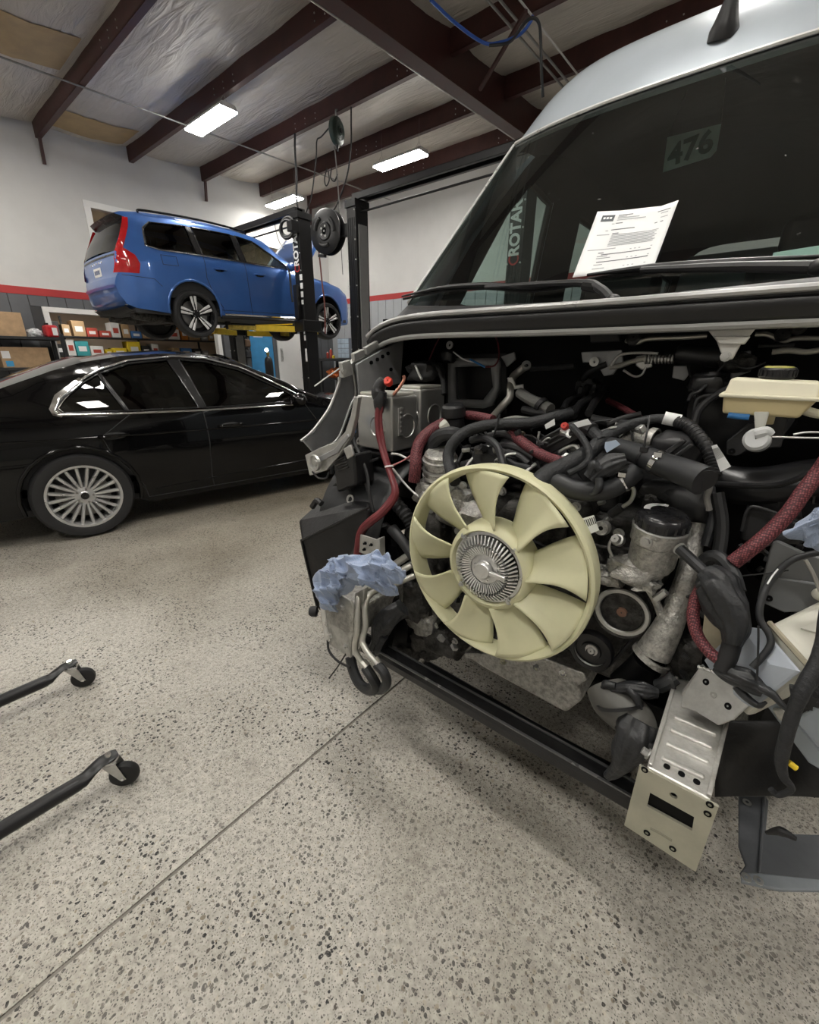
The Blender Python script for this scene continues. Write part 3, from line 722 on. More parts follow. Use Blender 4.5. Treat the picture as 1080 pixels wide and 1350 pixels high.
# ------------------------------------------------------------------ black sedan
def make_sedan():
    car = thing('sedan', (-4.95, 1.0, 0), 'glossy black sedan with chrome window trim parked on the concrete', 'car')
    car.rotation_euler = (0, 0, PI/2-math.radians(9.5))
    car['category'] = 'car'
    BLK = mat('gloss_black_car_paint', (.003,.003,.0033), .14, 0, .1, 4, coat=.5, rvar=.02, spec=.12)
    gz = [(.15,.83),(.26,.875),(.4,.895),(.55,.905),(.66,.912),(.74,.905),(.84,.902),(.92,.885),(1.0,.86),(1.2,.74),(1.38,.60),(1.45,.55)]
    plan = [(-1.05,.66),(-.98,.80),(-.85,.90),(-.55,.965),(0,1),(2.5,1),(3.0,.97),(3.3,.90),(3.5,.78),(3.6,.6)]
    sil_rear = [(-.86,.24),(-.98,.30),(-1.03,.45),(-1.04,.62),(-1.0,.80),(-.985,.96),(-.97,1.02)]
    sil_trunk = [(-.97,1.02),(-.85,1.045),(-.60,1.055)]
    sil_rg = [(-.60,1.055),(-.30,1.18),(.0,1.29),(.22,1.355)]
    sil_roof = [(.22,1.355),(.5,1.405),(.85,1.43),(1.15,1.42),(1.42,1.375)]
    sil_ws = [(1.42,1.375),(1.8,1.20),(2.22,1.0)]
    sil_hood = [(2.22,1.0),(2.4,.97),(2.9,.92),(3.3,.83),(3.46,.74)]
    sil_nose = [(3.46,.74),(3.55,.6),(3.58,.42),(3.48,.2)]
    top = [(-1.05,.98),(-.97,1.03)]+sil_trunk[1:]+sil_rg[1:]+sil_roof[1:]+sil_ws[1:]+sil_hood[1:]+[(3.6,.6)]
    sh = CarShape(gz, plan, top, .09)
    R = .345; za = .345; AR = .385
    low = [(-.86,.24)]+arch(0, za, AR, .24)+[(.45,.19),(2.38,.19)]+arch(2.81, za, AR, .24)+[(3.25,.2),(3.48,.2)]
    upper = sil_nose[::-1]+sil_hood[::-1][1:]+sil_ws[::-1][1:]+sil_roof[::-1][1:]+sil_rg[::-1][1:]+sil_trunk[::-1][1:]+sil_rear[::-1][1:-1]
    outline = low+upper[1:]
    K = lambda L: [(1.05-(1.05-x)*.80 if x < 1.05 else x, z) for x, z in L]
    wq = K([(-.26,.995),(-.30,1.03),(-.22,1.10),(-.02,1.215),(.10,1.265),(.24,.985)])
    wr = K([(.27,.985),(.125,1.27),(.40,1.345),(.78,1.375),(.94,.975)])
    wf = K([(1.02,.972),(.90,1.375),(1.15,1.36),(1.42,1.29),(1.75,1.12),(1.92,1.015),(1.96,.965)])
    side_patch('body_side', sh, outline, BLK, car, 0, 0, (wq, wr, wf), .05, (-1, 1))
    side_patch('inner_trim', sh, [(-.55,.45),(2.1,.45),(2.05,.97),(1.4,1.34),(.4,1.37),(-.1,1.23),(-.45,1.0)], INTERIOR, car, -.05, 0, (wq, wr, wf), .09, (-1, 1))
    for nm, q, m, cr in (('rear_bumper', sil_rear, BLK, .05), ('trunk_lid', sil_trunk, BLK, .02), ('rear_window', sil_rg, CARGLASS, .05), ('roof', sil_roof, BLK, .03), ('windscreen', sil_ws, CARGLASS, .06), ('hood', sil_hood, BLK, .04), ('front_bumper', sil_nose, BLK, .05)):
        strip(nm, sh, q, m, car, cr)
    strip('roof_liner', sh, sil_roof, INTERIOR, car, .0, off=-.03, w=.96)
    MB().box2((-.85,-.78,.22), (3.4,.78,.27)).build('underbody', INTERIOR, car, 0, local=True)
    MB().box2((-.5,-.72,.27), (2.1,.72,.36)).build('cabin_floor', INTERIOR, car, 0, local=True)
    MB().box2((1.75,-.7,.6), (2.2,.7,.94)).build('dashboard', INTERIOR, car, 0, .05, local=True)
    MB().box2((-.55,-.7,.8), (.0,.7,.97)).build('parcel_shelf', INTERIOR, car, 0, .02, local=True)
    seats(car, (.35, 1.2), .28, .48)
    full = K([(-.315,1.02),(-.30,.985),(.25,.965),(1.0,.950),(1.96,.945)])
    fullt = K([(-.315,1.02),(-.25,1.10),(-.03,1.235),(.12,1.297),(.40,1.368),(.85,1.405),(1.16,1.388),(1.45,1.312),(1.78,1.14),(2.03,.985)])
    for s in (-1, 1):
        for nm, wn in (('quarter_window', wq), ('rear_door_window', wr), ('front_door_window', wf)):
            side_patch(nm, sh, wn, CARGLASS, car, -.010, 0, (), .06, (s,))
            outline_tube('window_seal', sh, wn, .008, BLACKW, car, .001, s)
        outline_tube('chrome_trim', sh, full, .010, CHROME, car, .004, s, False, 8)
        outline_tube('chrome_trim', sh, fullt, .0105, CHROME, car, .004, s, False, 8)
        side_patch('chrome_kink', sh, K([(-.355,1.03),(-.285,1.125),(-.06,1.245),(-.03,1.225),(-.225,1.085),(-.285,1.03),(-.25,1.0),(-.28,.965),(-.34,.985)]), CHROME, car, .006, 0, (), .03, (s,))
        for q in ([(.99,.95),(1.0,.7),(.98,.35),(.99,.245)], [(.44,.965),(.20,.80),(.24,.66),(.33,.52),(.42,.36),(.44,.25)], [(2.0,.945),(2.13,.75),(2.12,.4),(2.08,.25)], [(.44,.245),(2.08,.245)]):
            outline_tube('panel_gap', sh, q, .0045, INTERIOR, car, -.0005, s, False, 5)
        outline_tube('shoulder_crease', sh, [(-.95,.80),(-.4,.815),(.5,.79),(1.5,.775),(2.6,.77),(3.1,.74)], .010, BLK, car, -.004, s, False, 8)
        outline_tube('sill_crease', sh, [(.50,.31),(1.2,.335),(2.3,.36)], .010, BLK, car, -.004, s, False, 8)
        for cx in (0, 2.81): outline_tube('arch_lip', sh, arch(cx, za, AR+.010, .25), .016, BLK, car, -.004, s, False, 8)
        for q in (K([(.105,1.262),(.243,.985),(.268,.985),(.128,1.268)]), K([(.785,1.377),(.945,.972),(1.015,.970),(.895,1.377)])): side_patch('pillar_cover', sh, q, BLACKW, car, .003, 0, (), .05, (s,))
        for hx in (.18, 1.10):
            y0 = sh.y(hx, .80)
            MB().tube([(hx, s*(y0+.002), .80), (hx+.035, s*(y0+.034), .802), (hx+.18, s*(y0+.034), .803), (hx+.215, s*(y0+.002), .802)], .013, 8, 4).build('door_handle', BLK, car, local=True)
            MB().ball((hx+.105, s*(y0-.002), .798), (.095,.008,.030)).build('handle_recess', INTERIOR, car, local=True)
        MB().ball((1.88, s*.98, 1.00), (.075,.13,.07)).build('mirror', BLK, car, local=True)
        MB().cyl((1.90, s*.86, .965), (1.88, s*.93, .985), .025).build('mirror_stalk', BLK, car, local=True)
        side_patch('tail_lamp', sh, [(-1.03,.80),(-.72,.83),(-.70,.90),(-.98,.95),(-1.0,.93)], LAMPRED, car, .005, 0, (), .04, (s,))
        for cx in (0, 2.81):
            wheel('wheel', car, cx, s*.80, za, s, R, .235, 'multi')
            housing(car, cx, s*.86, za, AR+.005, s, .30)
    return car
sedan = make_sedan()
# ================================================================== LIFTS, REELS, BACKGROUND
LIFTGREY = mat('grey_lift_cover', (.20,.20,.20), .5, 0, .1, 5)
STICK = mat('white_sticker', (.8,.8,.8), .5, 0, .03, 5)
LETTER = mat('white_letter_vinyl', (.82,.82,.80), .5, 0, .02, 5)
REDM = mat('red_mark', (.5,.03,.03), .5)
def lift(xa, xb, y, H, label, stickers, txt_cols, grp, arms=None, ovh=.0):
    t = thing('two_post_lift', ((xa+xb)/2, y, 0), label, 'car lift', grp)
    for x, s in ((xa, 1), (xb, -1)):
        if x is None: continue
        o = MB(); o.box2((x-.11, y-.15, .02), (x+.11, y+.15, H)); col = o.build('column', BLACK_PAINT, t, 0, .012)
        MB().box2((x-.22, y-.28, 0), (x+.22, y+.28, .022)).build('base_plate', BLACK_PAINT, t, 0, .004)
        for k in range(4):
            xx = x-.075+.05*k
            MB().box2((xx-.010, y-.158, .3), (xx+.010, y-.15, H-.25)).build('flute', BLACK_PAINT, col, 0, .003)
        MB().box2((x-.13, y-.17, H-.10), (x+.13, y+.17, H+.01)).build('cap_plate', BLACK_PAINT, t, 0, .006)
        MB().box2((x+s*.11, y-.10, .2), (x+s*.135, y+.10, H-.35)).build('side_cover', LIFTGREY, col, 0, .004)
        for z in (1.0, 1.55, 2.1, 2.6, 3.0, 3.3, H-.15):
            MB().cyl((x-.095, y-.15, z), (x-.095, y-.166, z), .012, n=8).build('bolt', BARE, col)
            MB().cyl((x+.095, y-.15, z), (x+.095, y-.166, z), .012, n=8).build('bolt', BARE, col)
    o = MB(); o.box2((xa, y-.12, H), (xb, y-.06, H+.10)); o.box2((xa, y+.06, H), (xb, y+.12, H+.10)); o.box2((xa, y-.12, H+.085), (xb, y+.12, H+.10))
    o.build('overhead_beam', BLACK_PAINT, t, 0, .006)
    MB().cyl((xa+.1, y-.02, H-.16), (xb-.1, y-.02, H-.16), .016).build('shut_off_bar', BLACK_PAINT, t)
    return t
def lettering(t, x, y, z, side_y=True):
    """vertical word read upwards on the camera side of a column"""
    MB().box2((x-.085, y-.163, z-.42), (x+.085, y-.160, z+.42)).build('logo_panel', BLACK_PAINT, t, 0)
    text_obj('logo_lettering', 'ROTARY', .20, LETTER, t, (x, y-.166, z+.03), (0,0,1), (-1,0,0), .001, sx=.95, bold=.007)
    MB().lathe([(.055,0),(.075,0),(.075,.003),(.055,.003)], (x, y-.164, z-.37), (0,-1,0), 20).build('logo_ring', REDM, t)
liftA = lift(-10.55, -7.72, 6.05, 3.98, 'black two post lift with yellow arms holding up the blue car', 0, 0, 'two post lifts')
lettering(liftA, -7.72, 6.05, 3.42)
liftB = lift(-6.15, -3.05, 6.03, 3.88, 'empty black two post lift with the hose reel on its column', 0, 0, 'two post lifts')
lettering(liftB, -3.05, 6.03, 3.02)
MB().box2((-3.09, 5.86, 2.28), (-3.03, 5.865, 2.36)).build('sticker', STICK, liftB, 0)
for z, w, h in ((2.88,.13,.10), (2.73,.13,.10), (2.58,.12,.10), (2.44,.10,.08), (1.95,.055,.20), (1.78,.08,.10), (1.45,.09,.25)):
    MB().box2((-7.655, 5.878, z-h/2), (-7.655+w*.6, 5.884, z+h/2)).build('sticker', STICK, liftA, 0)
# carriages and yellow swing arms
for x, s in ((-7.72, -1), (-10.55, 1)):
    MB().box2((x-.16, 5.82, 1.9), (x+.16, 6.28, 2.12)).build('carriage', BLACK_PAINT, liftA, 0, .02)
    MB().box2((x-.06+s*.02, 5.80, 2.12), (x+.06+s*.02, 5.88, 2.75)).build('carriage_slide', BLACK_PAINT, liftA, 0, .01)
    for yp in (4.72, 7.05):
        dv = -1 if yp < 6 else 1
        p0 = Vector((x+s*.22, 6.05+dv*.17, 1.95)); p1 = Vector((x+s*.78, yp, 1.95)); mid = p0.lerp(p1, .6)
        a = MB().beam(p0, mid, .14, .11).build('swing_arm', YELLOW, liftA, 0, .006)
        MB().beam(mid.lerp(p0, .15), p1, .10, .08).build('arm_extension', mat('worn_yellow', (.52,.38,.05), .5, 0, .4, 20), liftA, 0, .004)
        MB().tube([p0+Vector((0,0,.10)), p0.lerp(mid,.5)+Vector((0,0,.075)), mid+Vector((0,0,.055))], .012, 8).build('arm_stay', YELLOW, liftA)
        top = 2.055 if dv < 0 else 2.10
        MB().cyl(p1+Vector((0,0,-.03)), (p1.x, p1.y, top), .05, n=16).build('lift_pad', RUBBER, liftA)
        MB().cyl(p0+Vector((0,0,-.09)), p0+Vector((0,0,.14)), .045).build('arm_pin', BLACK_PAINT, liftA)
# control bits on column A
o = MB(); o.box2((-7.70, 5.70, 3.62), (-7.55, 5.88, 3.80)); o.build('control_box', BLACK_PAINT, liftA, 0, .01)
o = MB(); o.torus((-7.86, 5.84, 3.75), (.25,-1,.1), .16, .028); o.torus((-7.84, 5.80, 3.70), (.3,-1,0), .15, .025); o.build('coiled_hose', RUBBER, liftA)
# hose reel beside column B
def hose_reel():
    c = Vector((-6.80, 5.92, 3.52)); t = thing('hose_reel', c, 'black hose reel bracketed to the column of the empty lift', 'hose reel')
    ax = Vector((.12,-1,0)).normalized(); n = 40
    MB().lathe([(.05,.10),(.13,.105),(.15,.085),(.33,.085),(.355,.075),(.355,.055),(.33,.05),(.12,.05),(.12,-.05),(.33,-.05),(.355,-.06),(.355,-.08),(.05,-.08)], c, ax, n).build('spool', BLACK_PAINT, t)
    for k in range(3):
        MB().torus(c+ax*(.03-.03*k), ax, .24, .030, 36, 8).build('wound_hose', RUBBER, t)
    for k in range(3):
        a = 2*PI*k/3+.4; e, b_, _ = frame_of(ax); dd = e*math.cos(a)+b_*math.sin(a); tn = ax.cross(dd)
        pts = [c+ax*.088+(e*math.cos(a+u)+b_*math.sin(a+u))*.225 for u in (-.5,-.25,0,.25,.5)]
        MB().tube(pts, .034, 8, 3).build('flange_slot', INTERIOR, t)
    for k in range(5):
        a = 2*PI*k/5; e, b_, _ = frame_of(ax); MB().bolt(c+ax*.10+(e*math.cos(a)+b_*math.sin(a))*(.08 if k else 0), ax, .012, .012).build('bolt', BARE, t)
    MB().beam(c-ax*.0+Vector((.25,.08,0)), (-6.26, 6.0, 3.50), .10, .20).build('bracket', BLACK_PAINT, t, 0, .01)
    MB().box2((-6.275, 5.9, 3.35), (-6.258, 6.12, 3.65)).build('mount_plate', BLACK_PAINT, t, 0)
    MB().beam(c+Vector((-.10,.0,-.36)), c+Vector((-.26,-.02,-.34)), .06, .05).build('hose_guide', BLACK_PAINT, t, 0, .005)
    MB().tube([PY(419, 322, 5.9), PY(422, 345, 5.9), PY(425, 375, 5.9), PY(428, 400, 5.9), PY(429, 440, 5.9)], .014, 8).build('air_line', mat('dark_red_hose', (.16,.05,.04), .6), t)
    return t
hose_reel()
# green cord reel under the purlin
def cord_reel():
    c = PY(444, 173, 6.44); t = thing('cord_reel', c, 'dark green cord reel hanging from a maroon roof beam', 'cord reel')
    G = mat('dark_green_enamel', (.035,.06,.05), .4, 0, .15, 8)
    ax = Vector((.96,.29,-.05)).normalized()
    MB().lathe([(.001,.085),(.06,.085),(.07,.07),(.17,.062),(.20,.04),(.205,0),(.20,-.04),(.17,-.062),(.001,-.07)], c, ax, 36).build('drum', G, t)
    MB().torus(c+ax*.06, ax, .13, .012, 28, 6).build('drum_ring', G, t)
    MB().cyl(c+ax*.08, c+ax*.11, .035, n=16).build('hub', BLACK_PLASTIC, t)
    z = purlin_z(PUR[7])
    MB().tube([c+Vector((.0,0,.19)), c+Vector((.0,0,.30)), (c.x+.02, PUR[7]+.03, z+.01)], .014, 6, 3).build('hanger', BARE, t)
    MB().cyl(c+Vector((0,0,-.19)), c+Vector((0,0,-.29)), .035, .012).build('cord_outlet', BLACK_PLASTIC, t)
    d = [PY(x_, y_, 6.4) for x_, y_ in ((441,193),(443,212),(445,235),(447,262),(449,275))]
    MB().tube(d, .010, 6).build('cord', mat('grey_cord', (.22,.21,.20), .6), t)
    o = MB(); o.tube([PY(431,222,6.4), PY(428,236,6.4), PY(430,245,6.4), PY(434,238,6.4), PY(433,226,6.4)], .012, 6); o.build('cable_loop', BLACK_PLASTIC, t)
    o = MB(); o.tube([PY(437,222,6.4), PY(436,234,6.4), PY(441,239,6.4), PY(445,230,6.4)], .012, 6); o.build('cable_loop', BLACK_PLASTIC, t)
    return t
cord_reel()
def hanging(name, pts, Y, r, m, label, cat='cable', grp='cables hanging from the roof beams'):
    o = MB().tube([PY(a, b, Y) for a, b in pts], r, 7).build(name, m, None); return tag(o, label, cat, grp)
hanging('air_hose', [(389,176),(389,200),(391,235),(391,262),(394,282),(394,292)], 6.2, .020, RUBBER, 'straight black air hose dropping onto the raised car lift column')
hanging('air_hose', [(437,165),(424,180),(418,185),(417,205),(414,235),(410,262),(403,282)], 6.44, .012, RUBBER, 'thin curved black air hose looping left of the green cord reel')
hanging('air_hose', [(463,141),(463,165),(463,190),(459,225),(452,250),(444,270),(438,280)], 6.44, .014, RUBBER, 'black air hose curving down from the beam to the hose reel')
hanging('pendant_cord', [(361,280),(363,300),(368,318),(374,328)], 6.2, .008, mat('grey_cord', (.22,.21,.20), .6), 'thin grey cord hanging beside the raised blue car')
hanging('pendant_cord', [(443,215),(446,260),(449,310),(451,345),(452,362)], 8.6, .008, BLACK_PLASTIC, 'thin black cord with a weight hanging by the rear wall')
hanging('tow_strap', [(380,350),(382,362),(383,372),(384,385),(386,398)], 5.9, .022, BLACK_PLASTIC, 'short black strap with a clip hanging in front of the blue door', 'strap')
# blue air line, black hose and braces at the rafter
def roofbits():
    BH = mat('blue_air_line', (.03,.10,.42), .45)
    A = lambda a, b, Z=5.05: PZ(a, b, Z)
    o = MB().tube([A(568,0), A(600,30), A(637,56), A(660,56,5.0), A(686,45,4.95), A(700,28,5.0), A(702,22,5.1)], .018, 8).build('blue_air_line', BH, None); tag(o, 'blue air line looping off the maroon rafter', 'hose')
    o = MB().tube([A(645,60,4.93), A(664,58,4.93), A(676,52,4.9), A(693,29,4.9), A(704,24,4.9), A(711,32,4.86), A(713,55,4.7), A(714,90,4.5), A(716,128,4.3)], .016, 8).build('black_air_line', RUBBER, None); tag(o, 'black hose bent over the rafter and dropping behind the silver van roof', 'hose')
    MB().beam(PZ(694, 14, 5.25), PZ(633, 118, 4.98), .04, .04).build('brace', STEEL_RED, ceiling, 0)
roofbits()
# ------------------------------------------------------------------ shelving by the left wall
SHELFM = mat('black_steel_shelf', (.02,.021,.023), .45, 0, .2, 8)
rack = thing('steel_rack', (-11.5, 1.4, 0), 'black steel rack with cardboard boxes along the grey wall', 'rack')
for z in (.35, 1.14, 1.70): MB().box2((-11.9, .1, z), (-11.15, 2.68, z+.05)).build('shelf', SHELFM, rack, 0, .004)
for x_ in (-11.88, -11.17):
    for y_ in (.14, 2.64): MB().box2((x_-.03, y_-.03, 0), (x_+.03, y_+.03, 1.82)).build('post', SHELFM, rack, 0)
def carton(name, lo, hi, label, m=CARD, tape=True, mark=None):
    lo = Vector(lo); hi = Vector(hi)
    t = thing(name, ((lo.x+hi.x)/2, (lo.y+hi.y)/2, lo.z), label, 'box')
    MB().box2(lo, hi).build('carton', m, t, 0, .006)
    if tape: MB().box2((hi.x, lo.y+.02, lo.z+(hi.z-lo.z)*.45), (hi.x+.002, lo.y+.14, lo.z+(hi.z-lo.z)*.8)).build('shipping_label', STICK, t, 0)
    if mark: MB().box2((hi.x, lo.y+.05, lo.z+.02), (hi.x+.002, lo.y+.16, lo.z+.12)).build('printed_mark', mark, t, 0)
    MB().box2((lo.x, (lo.y+hi.y)/2-.03, hi.z), (hi.x, (lo.y+hi.y)/2+.03, hi.z+.001)).build('tape', mat('packing_tape', (.5,.38,.22), .3), t, 0)
    return t
carton('cardboard_box', (-11.85, 1.35, 1.751), (-11.3, 2.13, 2.17), 'large brown cardboard box on the top shelf of the black rack')
carton('cardboard_box', (-11.85, 1.66, 1.191), (-11.3, 2.40, 1.56), 'brown cardboard box with a blue mark on the lower rack shelf', mark=mat('blue_print', (.05,.3,.55), .5))
carton('cardboard_box', (-11.85, .40, 1.191), (-11.3, 1.30, 1.50), 'brown cardboard box deep in the lower rack shelf')
def crumple(name, c, size, m, label, cat, seed=0, amp=.35, fr=3.0, n=20, grp=None):
    o = MB(); c = Vector(c); size = Vector(size)
    def fn(u, v):
        th = 2*PI*u; ph = PI*v; d = Vector((math.sin(ph)*math.cos(th), math.sin(ph)*math.sin(th), math.cos(ph)))
        q = d*fr+Vector((seed*7.3, 1.7, 2.2)); k = 1+amp*(noise.noise(q)+.6*abs(noise.noise(q*2.3))-.1)
        p = Vector((d.x*size.x, d.y*size.y, d.z*size.z))*k
        if p.z < -size.z*.6: p.z = -size.z*.6
        return c+p
    o.grid(fn, n*2, n); return tag(o.build(name, m, None, 60), label, cat, grp)
FILM = mat('clear_plastic_film', (.55,.56,.57), .25, 0, .3, 12, bump=.4, bscale=20)
crumple('plastic_bag', (-11.55, 1.60, 2.285), (.2,.22,.19), FILM, 'crumpled clear plastic on top of the large cardboard box', 'bag', 1)
crumple('plastic_bag', (-11.4, 2.28, 1.812), (.11,.12,.09), FILM, 'flat crumpled clear plastic bag on the top rack shelf', 'bag', 2)
t = thing('red_canister', (-11.42, 2.54, 1.751), 'glossy red plastic canister at the end of the rack shelf', 'canister')
MB().box2((-11.56, 2.44, 1.751), (-11.28, 2.645, 1.98)).build('tank', mat('red_plastic', (.5,.02,.025), .3), t, 0, .04)
MB().box2((-11.277, 2.54, 1.79), (-11.272, 2.62, 1.93)).build('canister_label', STICK, t, 0)
MB().cyl((-11.42, 2.5, 1.98), (-11.42, 2.5, 2.02), .035).build('cap', BLACK_PLASTIC, t)
# ------------------------------------------------------------------ parts room seen through the counter opening
pr = thing('parts_shelving', (-14.6, 4.6, 0), 'long open shelving with small boxes behind the counter opening', 'shelving')
for z in (.9, 1.38, 1.86): MB().box2((-15.0, 1.8, z), (-14.35, 9.0, z+.035)).build('shelf', SHELFM, pr, 0)
for y_ in (1.85, 3.6, 5.4, 7.2, 8.95): MB().box2((-15.0, y_-.02, 0), (-14.95, y_+.02, 2.4)).build('post', SHELFM, pr, 0)
cols = dict(tan=(.45,.30,.16), red=(.42,.06,.04), blue=(.06,.18,.45), white=(.7,.7,.68), black=(.02,.02,.02), yellow=(.75,.55,.03), grey=(.3,.3,.3), orange=(.6,.2,.03), teal=(.05,.35,.38), brown=(.25,.14,.07))
rnd = random.Random(5)
def small_box(y, z, w, h, cn, label, d=.3):
    t = thing('parts_box', (-14.55, y+w/2, z), label, 'box', 'small boxes on the parts shelving')
    MB().box2((-14.8, y, z), (-14.8+d+.1, y+w, z+h)).build('carton', mat('carton_'+cn, cols[cn], .6, 0, .1, 9), t, 0, .006)
    MB().box2((-14.8+d+.1, y+w*.2, z+h*.3), (-14.8+d+.102, y+w*.8, z+h*.65)).build('label_patch', STICK if cn != 'white' else mat('carton_red', cols['red'], .6), t, 0)
seq_top = ['brown','black','tan','tan','red','red','white','tan','blue','tan','tan','white','orange','tan','grey','tan']
seq_mid = ['black','grey','black','white','teal','white','yellow','yellow','yellow','black','white','black','tan','blue','black','grey']
for row, z, seq in (('upper', 1.896, seq_top), ('middle', 1.416, seq_mid)):
    y = 2.75; k = 0; cnt = {}
    while k < len(seq):
        cn = seq[k]; w = rnd.uniform(.16, .34); h = rnd.uniform(.16, .40); cnt[cn] = cnt.get(cn, 0)+1
        nb = seq[k-1] if k else 'the post'; nx_ = seq[k+1] if k+1 < len(seq) else 'the row end'
        small_box(y, z, w, h, cn, f'{["squat","tall"][h>.28]} {["narrow","wide"][w>.25]} {cn} box on {row} parts shelf between {nb} and {nx_}')
        y += w+rnd.uniform(.02, .06); k += 1
for k, (y_, cn) in enumerate(((3.05,'black'),(3.3,'yellow'),(3.5,'white'),(3.75,'black'),(4.0,'blue'),(4.25,'white'),(4.5,'yellow'),(4.75,'black'),(5.05,'red'))):
    t = thing('oil_bottle', (-14.5, y_, .936), f'{cn} capped bottle standing on the bottom parts shelf {["","beside yellow","by black","by white","between black and white","by blue","beside the white one","by yellow","at the row end"][k]}'.strip(), 'bottle', 'bottles on the bottom parts shelf')
    h = .26+.02*(k % 3)
    MB().lathe([(.001,0),(.055,0),(.06,.02),(.06,h*.7),(.03,h*.86),(.022,h*.9),(.022,h)], (-14.5, y_, .936), (0,0,1), 14).build('bottle_body', mat('carton_'+cn, cols[cn], .6), t)
    MB().cyl((-14.5, y_, .936+h-.02), (-14.5, y_, .936+h+.025), .026).build('cap', BLACK_PLASTIC, t)
# orange covered bundle behind the upper window + dark visor
crumple('covered_bundle', (-13.2, 5.15, 3.55), (.7,1.0,.85), mat('orange_brown_cover', (.40,.13,.05), .6, 0, .25, 4), 'orange brown covered bundle behind the upper window', 'bundle', 3, .3, 1.6, 24)
crumple('dark_bundle', (-12.6, 4.05, 3.35), (.22,.22,.33), BLACK_PLASTIC, 'small black bundle leaning on the orange one behind the window', 'bundle', 4, .3, 2.0)
# ------------------------------------------------------------------ corner under the raised car
d1 = struct(MB().box2((XL+.02, 8.15, .02), (XL+.06, 9.35, 2.10)).build('door_1', mat('white_door', (.80,.80,.79), .45, 0, .03, 3), None, 0, .006), 'plain white door in the left wall under the raised car')
MB().box2((XL+.06, 8.24, 1.28), (XL+.08, 8.31, 1.66)).build('push_plate', BARE, d1, 0)
MB().tube([(XL+.08, 8.27, 1.34), (XL+.13, 8.27, 1.36), (XL+.13, 8.27, 1.58), (XL+.08, 8.27, 1.60)], .012, 8, 3).build('handle', BARE, d1)
bp = MB().box2((XL+.017, 7.25, .3), (XL+.04, 8.0, 2.45)).build('blue_board', mat('blue_board', (.05,.27,.55), .5, 0, .1, 6), None, 0, .004); tag(bp, 'tall blue board on the wall beside the white door', 'board')
pp = MB().box2((XL+.041, 7.38, 1.95), (XL+.044, 7.68, 2.40)).build('poster', STICK, None, 0); tag(pp, 'white notice pinned on the tall blue board', 'poster')
for k in range(4): MB().box2((XL+.044, 7.42, 2.30-.09*k), (XL+.045, 7.64, 2.33-.09*k)).build('printed_line', mat('grey_print', (.25,.27,.3), .6), pp, 0)
pw = MB().box2((XL+.017, 6.85, .0), (XL+.10, 7.02, 2.5)).build('white_post', TRIMW, None, 0, .01); tag(pw, 'white painted post on the wall left of the hanging tools', 'post')
t = thing('gas_cylinder', (-11.5, 7.50, 0), 'dark gas cylinder with brass valve before the blue board', 'gas cylinder')
MB().lathe([(.001,0),(.11,0),(.115,.02),(.115,1.25),(.10,1.36),(.05,1.42),(.035,1.43)], (-11.5, 7.5, 0), (0,0,1), 24).build('cylinder_body', mat('black_cylinder', (.02,.02,.02), .35), t)
MB().lathe([(.035,0),(.035,.05),(.05,.06),(.05,.12),(.03,.13),(.03,.20),(.001,.2)], (-11.5, 7.5, 1.42), (0,0,1), 16).build('brass_valve', mat('brass', (.55,.38,.12), .35, .8), t)
o = MB(); o.cyl((-11.44, 7.44, 1.56), (-11.36, 7.38, 1.60), .05); o.build('gauge', CHROME, t)
for k, (y_, z_) in enumerate(((7.13,1.98),(7.14,1.68),(7.13,1.38))):
    tg = thing('tool_bag', (XL+.05, y_, z_), ['black tool pouch hanging highest beside the blue board','brown tool pouch hanging in the middle beside the blue board','dark tool pouch hanging lowest beside the blue board'][k], 'tool pouch')
    MB().box2((XL+.02, y_-.08, z_), (XL+.14, y_+.08, z_+.20)).build('pouch', mat('pouch%d' % k, [(.02,.02,.02),(.12,.07,.04),(.03,.03,.035)][k], .7), tg, 0, .03)
    MB().tube([(XL+.05, y_-.05, z_+.19), (XL+.03, y_, z_+.27), (XL+.05, y_+.05, z_+.19)], .008, 6).build('strap', RUBBER, tg)
# workbench with drawer cabinet near the corner
wb = thing('workbench', (-11.0, 9.85, 0), 'dark workbench with cluttered top in the rear corner', 'workbench')
MB().box2((-11.7, 9.5, 1.30), (-10.1, 10.3, 1.38)).build('bench_top', SHELFM, wb, 0, .01)
MB().box2((-11.7, 9.55, .72), (-10.1, 10.3, .76)).build('shelf', SHELFM, wb, 0)
for x_ in (-11.65, -10.15):
    for y_ in (9.55, 10.25): MB().box2((x_-.035, y_-.035, 0), (x_+.035, y_+.035, 1.30)).build('leg', SHELFM, wb, 0)
dc = thing('drawer_cabinet', (-10.85, 10.0, 1.381), 'translucent small parts drawer cabinet on the dark workbench', 'cabinet')
MB().box2((-11.12, 9.85, 1.381), (-10.60, 10.2, 1.98)).build('body', mat('grey_plastic_case', (.22,.24,.27), .5), dc, 0, .01)
for i in range(3):
    for j in range(4):
        MB().box2((-11.10+.17*i, 9.83, 1.40+.145*j), (-10.945+.17*i, 9.85, 1.53+.145*j)).build('drawer', mat('pale_blue_plastic', (.45,.55,.65), .3), dc, 0, .004)
for k, (x_, cn, h) in enumerate(((-11.52,'red',.20),(-11.36,'red',.30),(-11.24,'yellow',.10))):
    t = thing('spray_can', (x_, 9.75, 1.381), ['short red can on the dark workbench','tall red can beside the drawer cabinet','low yellow tin on the dark workbench'][k], 'can')
    MB().lathe([(.001,0),(.04,0),(.045,.01),(.045,h*.8),(.02,h*.92),(.001,h*.92)], (x_, 9.75, 1.381), (0,0,1), 16).build('can_body', mat('carton_'+cn, cols[cn], .6), t)
    MB().cyl((x_, 9.75, 1.381+h*.9), (x_, 9.75, 1.381+h), .018).build('cap', STICK, t)
